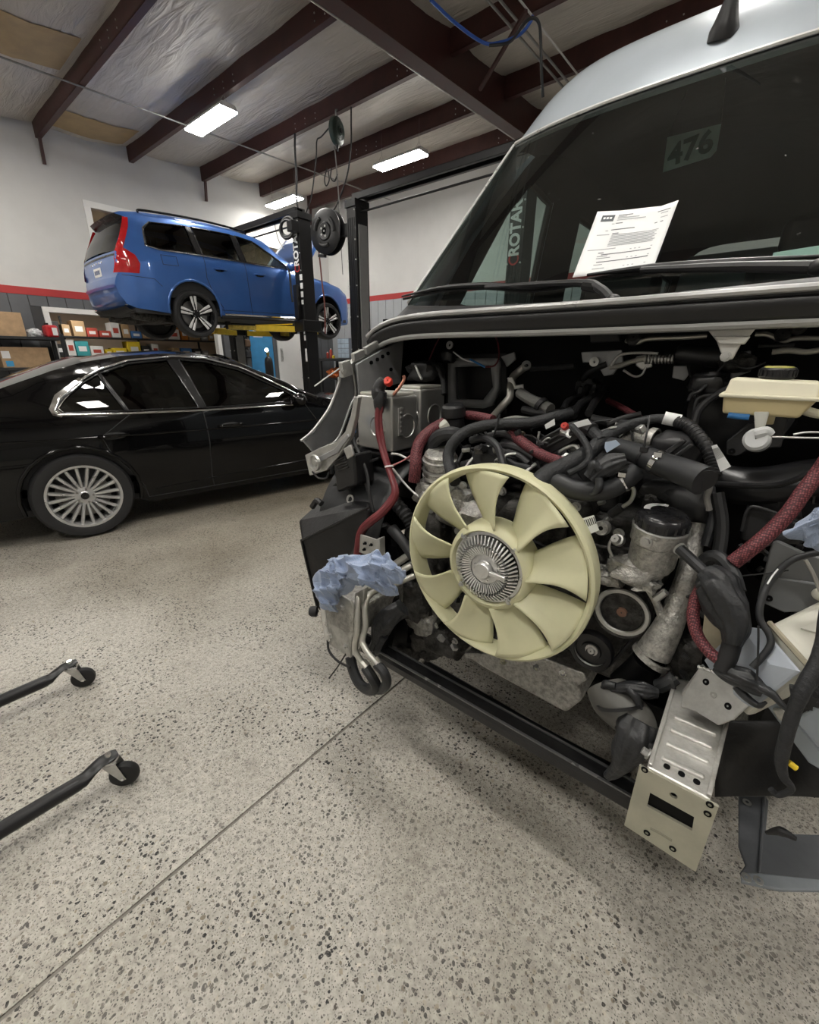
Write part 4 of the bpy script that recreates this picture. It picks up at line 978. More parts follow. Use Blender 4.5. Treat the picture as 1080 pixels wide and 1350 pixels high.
crumple('orange_cord_pile', (-11.15, 9.8, .90), (.35,.22,.18), mat('orange_cord', (.55,.14,.03), .6, 0, .3, 30), 'orange coiled cord on the lower workbench shelf', 'cord', 8, .5, 5.0)
# ================================================================== VAN (nose stripped, facing the camera)
XC = -.47
VANP = mat('silver_van_paint', (.46,.51,.56), .32, .25, .05, 4, coat=.8, rvar=.04)
GREYMET = mat('grey_primer_panel', (.34,.345,.35), .42, .35, .12, 9, rvar=.08)
DARKBAY = mat('black_bay_paint_with_shade', (.0035,.0035,.004), .5, 0, .2, 8, rvar=.1, spec=.12)  # black paint, deepened to carry the cowl's shadow in its colour
SEALGREY = mat('pale_seal_strip', (.30,.30,.29), .5, 0, .1, 10)
VGLASS = glass('green_windscreen_glass', (.58,.68,.65), .75, .006, dust=.014)
VGLASS2 = glass('green_side_glass', (.70,.80,.77), .9, .006)
van = thing('van', (XC, 2.4, 0), 'silver cargo van with its nose stripped and engine exposed', 'van')
def WS(u, v, off=0):
    p = Vector((XC+u*(.92-.16*v), 1.45+.67*v+(.22-.05*v)*abs(u)**2.4, 1.57+.775*v+.06*(1-v)*u*u+.03*v*u*u))
    return p+Vector((0, -.74, .67))*off if off else p
def ws_hit(px, py, off=.0):
    """where a sight line meets the windscreen"""
    u = v = 0.0
    d = ray(px, py)
    best = None
    for i in range(81):
        for j in range(61):
            p = WS(-1+i/40, j/60, off)-CAMP; e = (p-d*(p.dot(d)/d.length_squared)).length
            if best is None or e < best[0]: best = (e, -1+i/40, j/60)
    _, u, v = best; s = .02
    for k in range(60):
        c = [(u+a*s, v+b*s) for a in (-1,0,1) for b in (-1,0,1)]
        sc = []
        for uu, vv in c:
            p = WS(uu, vv, off)-CAMP; sc.append(((p-d*(p.dot(d)/d.length_squared)).length, uu, vv))
        m_ = min(sc)
        if (m_[1], m_[2]) == (u, v): s *= .6
        u, v = m_[1], m_[2]
    return u, v
# ---- windscreen, surround and roof
MB().grid(lambda a, b: WS(a*2-1, b), 36, 22).build('windscreen', VGLASS, van, 60)
def edge_strip(name, pts_in, pts_out, m, r=None):
    o = MB(); n = len(pts_in); o.add(list(pts_in)+list(pts_out), [(i, i+1, n+i+1, n+i) for i in range(n-1)]); return o.build(name, m, van, 60, solid=.012)
def roofp(u, s):
    """roof surface behind the windscreen top, s metres back along the roof"""
    a = WS(u, 1); k = 1-math.exp(-s/.26)
    hw = .76+.14*(1-math.exp(-s/.5))
    z = 2.345+.03*u*u+k*(.47-.30*abs(u)**6)
    return Vector((XC+u*hw, a.y+s, z))
MB().grid(lambda a, b: roofp(a*2-1, (b**2)*5.2), 36, 26).build('roof', VANP, van, 60)
def side_x(z, s): return XC+s*(.985-.10*max(0, z-1.45)**1.4-.05*max(0, .7-z))
fe = [(1.82,1.50),(1.98,1.74),(2.16,1.96),(2.36,2.17),(2.58,2.38),(2.82,2.58)]
so = [(1.82,.55),(7.4,.55),(7.4,2.60)]+fe[::-1]
for s in (-1, 1):
    # pillar: black border, silver outer post, black rubber edge
    vv = [k/16 for k in range(17)]
    inn = [WS(s, v) for v in vv]
    mid = [p+Vector((s*.016, .022, .010)) for p in inn]
    fz = [(z, y_) for y_, z in fe]; out = [Vector((side_x(z, s), interp(fz, z), z)) for z in [p.z-.02 for p in inn]]
    edge_strip('pillar_trim', inn, mid, BLACK_PLASTIC); edge_strip('door_pillar', mid, out, VANP)
    MB().tube([p+Vector((s*.018, .020, .012)) for p in inn], .006, 6, 2).build('pillar_bead', mat('bright_bead', (.75,.75,.74), .3, .3), van)
    # black printed border of the glass
    o = MB(); o.grid(lambda a, b: WS(s*(1-.07*a), b, -.004), 2, 20); o.build('glass_border', BLACK_PLASTIC, van, 60)
MB().grid(lambda a, b: WS(a*2-1, 1-.045*b, -.004), 30, 2).build('glass_border', BLACK_PLASTIC, van, 60)
MB().tube([WS(-1+k/15, 1.004)+Vector((0,-.004,.004)) for k in range(31)], .007, 6, 1).build('roof_edge_bead', mat('bright_bead', (.75,.75,.74), .3, .3), van)
# ---- body sides with windows
w1_ = [(2.10,1.66),(2.98,1.62),(3.02,2.32),(2.70,2.36),(2.48,2.16)]
w2_ = [(3.5,1.75),(5.0,1.75),(5.0,2.35),(3.5,2.35)]; w3_ = [(5.4,1.75),(6.9,1.75),(6.9,2.35),(5.4,2.35)]
V2, F = cdt_patch(so, (w1_, w2_, w3_), .09)
for s in (-1, 1):
    o = MB(); o.add([(side_x(z, s), y_, z) for y_, z in V2], F); o.build('body_side', VANP, van, 60, solid=0)
    o = MB(); o.add([(side_x(z, s)-s*.05, y_, z) for y_, z in V2], F); o.build('side_liner', INTERIOR, van, 60)
    for wn in (w1_, w2_, w3_):
        v2, f2 = cdt_patch(wn, (), .2); o = MB(); o.add([(side_x(z, s)-s*.02, y_, z) for y_, z in v2], f2); o.build('side_window', VGLASS2, van, 60)
        q = wn+[wn[0]]; MB().tube([(side_x(z, s)-s*.025, y_, z) for y_, z in dens(q, .1, False)], .022, 6, 1).build('window_seal', INTERIOR, van)
MB().grid(lambda a, b: roofp(a*2-1, .04+(b**2)*5.1)*1.0+Vector((0,0,-.05)), 16, 14).build('headliner', INTERIOR, van, 60)
MB().box2((XC-.93, 7.3, .55), (XC+.93, 7.4, 2.68)).build('rear_doors', VANP, van, 0)
MB().box2((XC-.92, 1.9, .55), (XC+.92, 7.3, .62)).build('load_floor', INTERIOR, van, 0)
# dashboard, seats, wheel
o = MB(); o.grid(lambda a, b: Vector((XC+(a*2-1)*.86, 1.56+.62*b+.12*abs(a*2-1)**2.4, 1.545-.05*b-.12*b*b)), 16, 8); o.build('dashboard', DARK_PLASTIC, van, 60, solid=.02)
for x_ in (XC-.45, XC+.45):
    o = MB(); o.box((x_, 2.95, 1.25), (.5,.5,.16)); R_ = Matrix.Rotation(-.2, 3, 'X'); o.box((x_, 3.22, 1.58), (.48,.14,.68), R_); o.build('seat', INTERIOR, van, 40, .05)
    MB().box((x_, 3.32, 2.02), (.26,.10,.18), Matrix.Rotation(-.2, 3, 'X')).build('headrest', INTERIOR, van, 40, .04)
MB().torus((XC+.45, 2.30, 1.52), (0,-.75,.65), .19, .016).build('steering_wheel', BLACK_PLASTIC, van)
MB().cyl((XC+.45, 2.32, 1.50), (XC+.45, 2.0, 1.30), .04).build('steering_column', BLACK_PLASTIC, van)
MB().box2((XC-.90, 3.55, .62), (XC+.90, 3.57, 1.75)).build('partition', INTERIOR, van, 0)
# antenna
best = None
for i in range(60):
    for j in range(40):
        q = roofp(-.6+i*.02, .02+j*.015); d_ = ray(952, 46); w_ = q-CAMP; e_ = (w_-d_*(w_.dot(d_)/d_.length_squared)).length
        if best is None or e_ < best[0]: best = (e_, q)
ant = best[1]
MB().lathe([(.045,-.02),(.045,.008),(.036,.03),(.024,.07),(.014,.10),(.001,.105)], ant, (.12,-.30,.9), 20).build('antenna_base', BLACK_PLASTIC, van)
MB().cyl(ant+Vector((.01,-.028,.085)), ant+Vector((.12,-.02,.45)), .007, .004, 8).build('antenna_mast', BLACK_PLASTIC, van)
# ---- cowl under the windscreen
def cowl(u, b):
    a = WS(u, 0); f_ = Vector((XC+u*.955, 1.31+.13*abs(u)**2.2, 1.540+.02*u*u-.075*abs(u)**7)); return a.lerp(f_, b)+Vector((0,0,-.012*math.sin(PI*b)))
MB().grid(lambda a, b: cowl(a*2-1, b), 40, 6).build('cowl_panel', DARK_PLASTIC, van, 60, solid=.012)
def lip(u, dy, dz): return cowl(u, 1)+Vector((0, dy, dz))
US = [-1+k/16 for k in range(33)]
MB().tube([lip(u, -.004, .004) for u in US], .009, 8, 1).build('cowl_seal', mat('bright_cowl_edge', (.42,.42,.42), .3, .2), van)
o = MB(); o.grid(lambda a, b: lip(a*2-1, .0+.02*b, -.012-.05*b), 40, 3); o.build('cowl_lip', BLACK_PLASTIC, van, 60, solid=.01)
MB().tube([lip(u, .012, -.066) for u in US], .010, 8, 1).build('hood_seal', SEALGREY, van)
for k in range(9):
    u = -.8+.2*k; q = cowl(u, .45)
    MB().box(q+Vector((0,-.002,.004)), (.05,.03,.006)).build('cowl_grille', BLACK_PLASTIC, van, 0, .002)
# ---- wipers
def wiper(pts, arm, name='wiper'):
    g = bpy.data.objects.new(name, None); C.objects.link(g); setpar(g, van)
    P_ = []
    for px_, py_ in pts:
        u, v = ws_hit(px_, py_, .014); P_.append(WS(u, v, .014))
    MB().tube(P_, .006, 6, 3).build('wiper_blade', RUBBER, g)
    MB().tube([p+Vector((0,-.010,.010)) for p in P_], [.004,.009,.009,.004], 8, 3).build('blade_spine', BLACK_PLASTIC, g)
    A = [PY(px_, py_, Y_) for px_, py_, Y_ in arm]
    MB().tube(A, [.008,.012,.014], 8, 4).build('wiper_arm', BLACK_PLASTIC, g)
    MB().ball(A[-1], (.022,.022,.018)).build('arm_knuckle', BLACK_PLASTIC, g)
    return g
wiper([(532,394),(580,384),(640,380),(700,384),(765,374)], [(640,379,1.50),(760,373,1.42),(790,380,1.38),(808,397,1.36)])
wiper([(775,368),(860,358),(960,352),(1080,345)], [(845,356,1.45),(960,352,1.42),(1080,352,1.40)])
MB().tube([PY(770,377,1.405), PY(790,381,1.385), PY(806,396,1.365)], .013, 8).build('arm_cover', mat('shiny_black_arm', (.02,.02,.02), .12), van)
# ================================================================== helpers for the bay
def depth_of(p): return (Vector(p)-CAMP).dot(CF)
def T(name, pts, rpx, m, parent=None, n=10, sm=6, ripple=0, rr=0):
    q = [PY(*p) for p in pts]
    rs = rpx if isinstance(rpx, (list, tuple)) else [rpx]*len(pts)
    rad = [r*depth_of(p)/FPX for r, p in zip(rs, q)]
    return MB().tube(q, rad, n, sm, True, ripple, rr).build(name, m, parent or van)
def slab(name, out, Y, th, m, parent=None, bevel=.003):
    q = [PY(a, b, Y) for a, b in out]
    return MB().prism([(p.x, p.z) for p in q], (0, Y, 0), (1,0,0), (0,0,1), (0, th, 0)).build(name, m, parent or van, 30, bevel)
def slabx(name, out, X, th, m, parent=None, bevel=.003):
    q = [PX(a, b, X) for a, b in out]
    return MB().prism([(p.y, p.z) for p in q], (X, 0, 0), (0,1,0), (0,0,1), (th, 0, 0)).build(name, m, parent or van, 30, bevel)
def slabz(name, out, Z, th, m, parent=None, bevel=.003):
    q = [PZ(a, b, Z) for a, b in out]
    return MB().prism([(p.x, p.y) for p in q], (0, 0, Z), (1,0,0), (0,1,0), (0, 0, -th)).build(name, m, parent or van, 30, bevel)
def bolts(pts, Y, r=.008, m=None, axis=(0,-1,0), parent=None):
    for a, b in pts: MB().bolt(PY(a, b, Y), axis, r, .010).build('bolt', m or BARE, parent or van, 0)
def clamp(px, py, Y, d, rpx, m=None, w=.012):
    c = PY(px, py, Y); r = rpx*depth_of(c)/FPX; d = Vector(d).normalized()
    MB().lathe([(r*.9,-w/2),(r,-w/2),(r,w/2),(r*.9,w/2)], c, d, 24).build('hose_clamp', m or CHROME, van)
    MB().box(c+Vector((0,-r*.75,r*.75)), (.016,.012,.010)).build('clamp_screw', m or CHROME, van, 0)
# ---- shell of the engine bay
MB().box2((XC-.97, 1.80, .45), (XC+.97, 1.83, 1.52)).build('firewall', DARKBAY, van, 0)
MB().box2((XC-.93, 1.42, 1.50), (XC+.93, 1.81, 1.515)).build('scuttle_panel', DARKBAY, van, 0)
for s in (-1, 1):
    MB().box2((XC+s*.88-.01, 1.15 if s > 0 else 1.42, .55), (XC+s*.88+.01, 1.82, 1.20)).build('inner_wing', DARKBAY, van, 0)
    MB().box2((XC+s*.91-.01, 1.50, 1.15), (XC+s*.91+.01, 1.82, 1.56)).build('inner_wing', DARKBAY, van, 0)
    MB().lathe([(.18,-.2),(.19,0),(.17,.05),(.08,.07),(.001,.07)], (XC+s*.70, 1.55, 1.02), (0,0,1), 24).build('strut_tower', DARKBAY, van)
    w_ = wheel('front_wheel', van, 0, 0, 0, s, .345, .23, 'multi'); w_.location = (s*.80, 1.95-2.4, .345); w_.rotation_euler = (0, 0, -PI/2)
for s in (-1, 1):
    w_ = wheel('rear_wheel', van, 0, 0, 0, s, .345, .23, 'multi'); w_.location = (s*.80, 6.0-2.4, .345); w_.rotation_euler = (0, 0, -PI/2)
for s in (-1, 1):
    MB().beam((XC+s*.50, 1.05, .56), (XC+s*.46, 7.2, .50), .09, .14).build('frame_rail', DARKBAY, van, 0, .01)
# ================================================================== ENGINE AND NOSE OF THE VAN
YEL = mat('pale_yellow_nylon', (.70,.685,.45), .42, 0, .05, 9, bump=.03, rvar=.06)
ALU = mat('bright_cast_aluminium', (.74,.74,.73), .30, .85, .12, 30, bump=.2, bscale=120)
TAG = mat('label_paper', (.72,.71,.62), .6)
# ---- cooling fan
FC = Vector((-.513, 1.0, .845)); FR = .288; AXF = Vector((0,-1,0))
fan = bpy.data.objects.new('cooling_fan', None); C.objects.link(fan); fan.location = FC; setpar(fan, van); fan.matrix_parent_inverse = mworld(van).inverted()
MB().lathe([(FR-.020,-.030),(FR-.016,.010),(FR-.012,.022),(FR-.004,.027),(FR+.003,.022),(FR+.004,.012),(FR,-.030)], FC, AXF, 72).build('outer_ring', YEL, fan, 40)
MB().lathe([(.107,-.035),(.107,.030),(.112,.040),(.124,.034),(.131,.018),(.133,-.035)], FC, AXF, 60).build('hub_ring', YEL, fan, 40)
def fp(r, a, d): return FC+Vector((math.cos(a)*r, -d, math.sin(a)*r))
bl = None
for k in range(9):
    a0 = 2*PI*k/9+math.radians(14)
    o = MB()
    def bf(u, v, a0=a0):
        r = .122+(FR-.012-.122)*u; t = v*2-1
        le = .245+.050*u-.085*math.sin(PI*u)          # leading edge, scooped
        te = .265+.015*u+.035*math.sin(PI*u)             # trailing edge
        a = a0+(te*t if t > 0 else le*t)+.06*u
        d = .010-t*(.030-.008*u)+.010*(1-t*t)*u
        return fp(r, a, d)
    o.grid(bf, 12, 10); o.build('blade', YEL, fan, 60, solid=.0045)
# viscous clutch
cl = MB().lathe([(.001,.050),(.020,.052),(.026,.044),(.044,.042),(.048,.030),(.049,.008),(.094,.008),(.097,.028),(.106,.028),(.107,.020),(.107,-.03)], FC, AXF, 60).build('clutch_housing', ALU, fan, 40)
MB().lathe([(.049,.012),(.095,.012)], FC, AXF, 60).build('fin_gap_shade', CASTDK, fan)  # dark disc puts the shade between the cooling fins into the colour
for k in range(50):
    a = 2*PI*k/50; tn = Vector((-math.sin(a), 0, math.cos(a)))
    p0 = fp(.047, a, .036); p1 = fp(.072, a+.06, .044); p2 = fp(.094, a+.12, .030)
    o = MB(); w = .0021
    for q0, q1 in ((p0, p1), (p1, p2)): o.beam(q0, q1, w*2.2, .020, up=AXF)
    o.build('cooling_fin', ALU, fan, 0)
MB().beam(fp(0, 0, .054), fp(.070, -.05, .054), .014, .010, up=AXF).build('bimetal_strip', ALU, fan, 0, .002)
MB().lathe([(.001,.012),(.022,.012),(.026,.006),(.026,0)], fp(0, 0, .050), AXF, 28).build('clutch_boss', ALU, fan)
for k in range(4):
    MB().bolt(fp(.110, PI/4+k*PI/2, .036), AXF, .006, .007).build('bolt', BARE, fan, 0)
MB().cyl(FC+Vector((0,.03,0)), FC+Vector((0,.26,0)), .045).build('fan_shaft', CASTDK, van)
# ---- core of the engine
o = MB(); o.hexa([(-.82,1.22,.46),(-.16,1.22,.46),(-.16,1.74,.46),(-.82,1.74,.46)], [(-.86,1.24,.98),(-.12,1.24,.98),(-.12,1.74,1.0),(-.86,1.74,1.0)]); o.build('engine_block', CASTDK, van, 0, .02)
o = MB(); o.prism([(-.30,-.30),(.30,-.30),(.32,-.05),(.26,.16),(.10,.22),(-.12,.22),(-.28,.14),(-.33,-.05)], (-.49, 1.20, .78), (1,0,0), (0,0,1), (0,.05,0)); o.build('timing_cover', CASTDK, van, 0, .008)
for k, (x_, z_) in enumerate(((-.76,.93),(-.70,.60),(-.49,.52),(-.28,.55),(-.22,.72),(-.24,.95),(-.40,1.0),(-.60,1.0))):
    MB().bolt((x_, 1.20, z_), (0,-1,0), .010, .012).build('bolt', BARE, van, 0)
for k in range(6):
    x_ = -.78+.12*k
    MB().box((x_, 1.45, 1.02), (.06,.40,.08)).build('intake_runner', DARK_PLASTIC, van, 40, .02)
MB().box2((-.82, 1.55, 1.00), (-.16, 1.74, 1.10)).build('intake_plenum', DARK_PLASTIC, van, 40, .03)
# lumps of ancillaries seen between and over the fan blades
def lump(name, px, py, Y, rx, ry, rz, m, seed=0, amp=.25):
    c = PY(px, py, Y); k = depth_of(c)/FPX; o = MB()
    def fn(u, v):
        th = 2*PI*u; ph = PI*v; d = Vector((math.sin(ph)*math.cos(th), math.sin(ph)*math.sin(th), math.cos(ph)))
        q = 1+amp*noise.noise(d*2.1+Vector((seed*3.1, px*.13, py*.17)))+amp*.5*noise.noise(d*5+Vector((seed, 4, 5)))
        e = Vector((math.copysign(abs(d.x)**.7, d.x), math.copysign(abs(d.y)**.7, d.y), math.copysign(abs(d.z)**.7, d.z)))
        return c+Vector((e.x*rx*k, e.y*ry*k, e.z*rz*k))*q
    o.grid(fn, 24, 14); return o.build(name, m, van, 50)
def pot(name, px, py, Y, prof, axis, m, n=28, parent=None):
    """lathe with radii and heights in pixels at that depth"""
    c = PY(px, py, Y); k = depth_of(c)/FPX
    return MB().lathe([(r*k, h*k) for r, h in prof], c, axis, n).build(name, m, parent or van)
lump('coolant_pump', 632, 690, 1.14, 26, 26, 30, CASTAL, 1)
lump('water_outlet', 600, 665, 1.16, 28, 20, 26, CASTAL, 2)
lump('bracket_casting', 575, 690, 1.18, 22, 20, 24, CASTDK, 3)
lump('steering_pump', 565, 745, 1.14, 24, 18, 24, CASTDK, 4)
lump('tensioner', 620, 810, 1.15, 30, 20, 26, CASTDK, 5)
lump('bracket_casting', 700, 700, 1.18, 44, 20, 40, CASTDK, 6)
lump('bracket_casting', 760, 765, 1.18, 36, 22, 50, CASTDK, 7)
lump('alternator_nose', 560, 815, 1.14, 22, 18, 20, CASTAL, 8)
lump('alternator', 590, 838, 1.18, 30, 26, 22, CASTDK, 9)
lump('bracket_casting', 665, 850, 1.2, 40, 20, 26, CASTDK, 10)
lump('pump_body', 665, 610, 1.24, 46, 30, 24, DARK_PLASTIC, 11)
lump('cylinder_cover', 740, 660, 1.22, 46, 30, 26, CASTDK, 12)
lump('cylinder_cover', 905, 665, 1.24, 30, 30, 30, DARK_PLASTIC, 13)
pot('idler_pulley', 536, 790, 1.12, [(1,10),(9,10),(10,8),(18,8),(19,5),(17,0),(19,-5)], (0,-1,0), CASTDK)
for k in range(7):
    T('pump_bellows_ring', [(545+k*5, 705+k*5, 1.16), (548+k*5, 700+k*5, 1.16)], 13-k*.3, RUBBER)
bolts([(583,655),(611,640),(640,672),(604,700),(568,672),(552,780),(600,845),(760,668),(722,672)], 1.13, .009, BARE)
pot('pump_bolt_boss', 760, 668, 1.17, [(1,6),(5,6),(7,3),(7,-3)], (0,-1,0), CASTDK)
# silver compressor/vacuum pump at left of the fan
g = pot('vacuum_pump', 581, 622, 1.20, [(1,30),(17,30),(20,27),(20,22),(23,21),(23,15),(20,14),(20,6),(23,5),(23,-2),(20,-4),(18,-30)], (.1,-.25,1), CASTAL)
for k in range(4): pot('pump_band', 581, 622-6+k*9, 1.197, [(21.5,1.5),(24,1.5),(24,-1.5),(21.5,-1.5)], (.1,-.25,1), ALU)
lump('pump_housing', 570, 650, 1.17, 24, 16, 18, CASTAL, 14, .35)
pot('pump_boss', 590, 640, 1.12, [(1,10),(7,10),(9,6),(9,-6)], (-.2,-1,.3), ALU); pot('pump_boss', 563, 655, 1.13, [(1,8),(6,8),(7,4),(7,-6)], (-.3,-1,.2), ALU)
T('pump_elbow', [(568,612,1.2), (570,588,1.2), (578,576,1.2), (592,571,1.2), (604,573,1.22)], 9, HOSE)
# filler cap
pot('coolant_cap', 598, 545, 1.30, [(1,12),(12,12),(15,9),(16,3),(16,-3),(14,-5),(14,-18),(11,-22)], (0,-.15,1), BLACK_PLASTIC)
pot('coolant_neck', 598, 562, 1.30, [(12,8),(12,-16)], (0,-.15,1), DARK_PLASTIC)
# ---- big hoses and looms over the engine
T('main_loom', [(600,636,1.04),(592,612,1.09),(592,596,1.11),(601,580,1.13),(617,568,1.16),(642,561,1.19),(672,559,1.22),(702,557,1.25),(735,549,1.30),(752,545,1.34)], 7.5, LOOM, n=12, rr=.06)
T('branch_loom', [(708,640,1.02),(722,627,1.05),(742,617,1.08),(765,604,1.11),(783,591,1.14),(798,577,1.17),(817,566,1.2),(840,557,1.22),(868,552,1.23),(895,556,1.22)], [14,14,13,12,11,9,7,6,6,6], LOOM, n=12, rr=.07)
T('corrugated_conduit', [(893,556,1.22),(908,562,1.20),(922,576,1.17),(934,594,1.14),(940,612,1.12),(942,628,1.10)], 8, BLACK_PLASTIC, n=12, sm=8, ripple=.0015)
MB().lathe([(.0145,-.018),(.0155,-.018),(.0155,.018),(.0145,.018)], PY(886, 553, 1.222), (1,.1,-.15), 20).build('white_tape', PAPER, van)
T('loom_fork', [(754,562,1.16),(766,575,1.12),(775,590,1.09),(777,604,1.075),(766,616,1.06),(750,624,1.05)], 4.5, LOOM)
T('loom_fork', [(775,565,1.2),(786,573,1.17),(794,582,1.15)], 8, LOOM)
T('connector_block', [(770,561,1.2),(782,567,1.18)], 9, DARK_PLASTIC, sm=1)
T('red_heater_hose', [(588,557,1.28),(570,567,1.22),(555,581,1.17),(549,598,1.14),(548,616,1.12),(546,634,1.12)], 8, REDHOSE, n=12)
T('red_heater_hose', [(616,547,1.34),(632,549,1.33),(650,553,1.31)], 6, REDHOSE, n=12)
T('red_heater_hose', [(674,572,1.24),(700,591,1.18),(720,602,1.15),(745,610,1.12),(758,611,1.12)], 7, REDHOSE, n=12)
T('hose_sleeve', [(588,560,1.27),(578,567,1.24)], 9, mat('pale_sleeve', (.42,.42,.36), .5), sm=1)
T('coolant_hose', [(716,630,1.06),(738,637,1.05),(764,647,1.045),(800,646,1.05),(822,634,1.07),(838,622,1.10)], [12,13,13,13,13,12], HOSE, n=16)
clamp(822, 634, 1.07, (.8,.1,.5), 14.5)
T('charge_air_hose', [(800,585,1.17),(822,592,1.14),(848,601,1.11),(872,612,1.085),(906,624,1.05),(928,634,1.03)], [10,12,14,16,18,20], HOSE, n=20)
pot('hose_mouth', 928, 634, 1.029, [(1,.5),(17,.5),(17,-.5)], (.55,-.75,-.35), INTERIOR)
clamp(868, 610, 1.088, (.86,-.35,-.3), 17.5)
clamp(850, 602, 1.108, (.86,-.35,-.3), 15.5, BLACK_PLASTIC, .006)
T('cable_tie_tail', [(849,590,1.08),(853,570,1.09),(857,548,1.12)], 1.3, BLACK_PLASTIC)
T('throttle_pipe', [(822,580,1.24),(845,578,1.23),(862,580,1.22)], [11,13,13], CASTAL, n=18)
pot('throttle_flange', 860, 580, 1.21, [(13,-4),(16,-4),(16,4),(13,4)], (1,-.2,-.1), CASTAL)
lump('throttle_housing', 893, 592, 1.20, 30, 26, 22, BLACK_PLASTIC, 15, .12)
slab('throttle_rib', [(872,598),(900,578),(906,582),(878,604)], 1.115, .012, BLACK_PLASTIC); slab('throttle_rib', [(884,604),(910,584),(915,588),(890,609)], 1.11, .012, BLACK_PLASTIC)
# small top hoses and fuel lines
hs = [([(622,580,1.20),(640,578,1.18),(655,588,1.16),(662,606,1.14),(668,630,1.11)], 5, HOSE), ([(612,590,1.22),(630,600,1.2),(650,596,1.2)], 2.5, RUBBER),
      ([(645,575,1.24),(662,572,1.24),(678,578,1.22),(690,590,1.2)], 5, DARK_PLASTIC), ([(655,590,1.22),(672,588,1.21),(690,594,1.2),(706,604,1.18)], 6, DARK_PLASTIC),
      ([(662,602,1.18),(678,612,1.16),(690,615,1.15),(700,618,1.14)], 4, HOSE), ([(668,596,1.19),(686,602,1.18),(698,612,1.16)], 4.5, DARK_PLASTIC),
      ([(684,630,1.1),(696,620,1.13),(706,612,1.16)], 2.5, BARE), ([(664,553,1.33),(680,550,1.34),(700,552,1.34),(725,549,1.36)], 2.2, mat('pale_pipe', (.42,.42,.40), .4, .5), ),
      ([(604,610,1.16),(612,596,1.2),(628,592,1.22),(640,605,1.2),(632,618,1.16)], 2.2, RUBBER), ([(612,620,1.15),(622,606,1.18),(640,590,1.22),(652,594,1.22)], 2.2, BARE),
      ([(700,566,1.28),(712,560,1.3),(725,562,1.3),(742,556,1.32)], 3, RUBBER), ([(690,570,1.26),(684,580,1.24),(688,594,1.22)], 3, mat('tan_pipe', (.35,.3,.22), .5)),
      ([(738,596,1.2),(748,590,1.2),(758,588,1.2),(764,594,1.18)], 2.5, BARE), ([(800,560,1.3),(820,552,1.32),(845,546,1.34)], 4, RUBBER), ([(780,552,1.34),(800,556,1.34),(830,560,1.3)], 6, RUBBER),
      ([(742,540,1.42),(750,528,1.48),(768,522,1.55)], 4, RUBBER), ([(756,548,1.38),(766,532,1.45),(790,520,1.55)], 5, RUBBER), ([(776,545,1.4),(784,530,1.5),(796,512,1.6)], 5, DARK_PLASTIC)]
for p, r, m in hs: T('small_hose', p, r, m)
rn = random.Random(3)
for k in range(26):
    x0 = rn.uniform(615, 840); y0 = rn.uniform(556, 630); Y0 = rn.uniform(1.16, 1.3); a = rn.uniform(-1, 1)
    pts = [(x0+i*rn.uniform(5, 13)*(1 if a > 0 else -1), y0+i*rn.uniform(-6, 8), Y0+rn.uniform(-.02, .02)) for i in range(4)]
    T('wire', pts, rn.uniform(.8, 2.0), rn.choice([RUBBER, LOOM, BLACK_PLASTIC, DARK_PLASTIC, BARE]), n=6)
# injector rail cluster with relay box
o = slab('control_module', [(712,578),(752,556),(764,568),(764,578),(722,600),(712,592)], 1.20, .06, BLACK_PLASTIC)
for k in range(3): slab('module_rib', [(716+k*2,576+k*6),(752+k*2,557+k*6),(753+k*2,560+k*6),(717+k*2,579+k*6)], 1.192, .012, DARK_PLASTIC)
pot('red_plug', 745, 562, 1.185, [(1,5),(4,5),(5,2),(5,-4)], (0,-1,.4), mat('red_plug_plastic', (.45,.04,.03), .4))
slab('paper_tag', [(718,560),(731,552),(732,560),(720,566)], 1.19, .001, PAPER, bevel=0); slab('paper_tag', [(754,558),(775,552),(780,559),(757,565)], 1.17, .001, PAPER, bevel=0)
slab('paper_tag', [(798,583),(812,580),(818,586),(800,597),(797,590)], 1.10, .001, mat('pale_blue_tag', (.5,.6,.75), .6), bevel=0)
# barcode stickers
def barcode(corners, Y, n=9):
    t = slab('barcode_sticker', corners, Y, .001, PAPER, bevel=0)
    a, b, c_, d = [Vector((*q, 0)) for q in corners]
    for k in range(n):
        u = (k+.3)/n; p0 = a.lerp(b, u); p1 = d.lerp(c_, u); q = p0.lerp(p1, .12); r = p0.lerp(p1, .55); w = (b-a)*(.5/n)
        slab('barcode_bar', [(q.x, q.y), ((q+w).x, (q+w).y), ((r+w).x, (r+w).y), (r.x, r.y)], Y-.0006, .0004, mat('barcode_ink', (.03,.03,.03), .6), t, 0)
barcode([(938,588),(945,586),(964,615),(950,622)], 1.08, 8)
barcode([(760,686),(783,679),(790,699),(769,708)], 1.03, 9)
# ---- oil filter housing
OC = PY(866, 712, 1.10); k_ = depth_of(OC)/FPX
of = bpy.data.objects.new('oil_filter_housing', None); C.objects.link(of); of.location = OC; setpar(of, van); of.matrix_parent_inverse = mworld(van).inverted()
AXO = Vector((.06,-.10,1)).normalized()
MB().lathe([(.001,-.075),(.046,-.075),(.052,-.060),(.053,-.005),(.058,0),(.058,.026),(.060,.028),(.060,.036),(.054,.038)], OC, AXO, 40).build('filter_body', CASTAL, of, 40)
MB().lathe([(.055,.036),(.0565,.040),(.0565,.060),(.054,.066),(.050,.070),(.047,.0725),(.001,.076)], OC, AXO, 40).build('filter_cap', mat('satin_black_cap', (.015,.015,.017), .25), of, 40)
for k in range(18):
    a = 2*PI*k/18; e1, e2, _ = frame_of(AXO); p = OC+(e1*math.cos(a)+e2*math.sin(a))*.0565
    MB().beam(p+AXO*.042, p+AXO*.060, .006, .004).build('cap_grip', BLACK_PLASTIC, of, 0)
MB().torus(OC+AXO*.038, AXO, .058, .003, 36, 6).build('seal_ring', BARE, of)
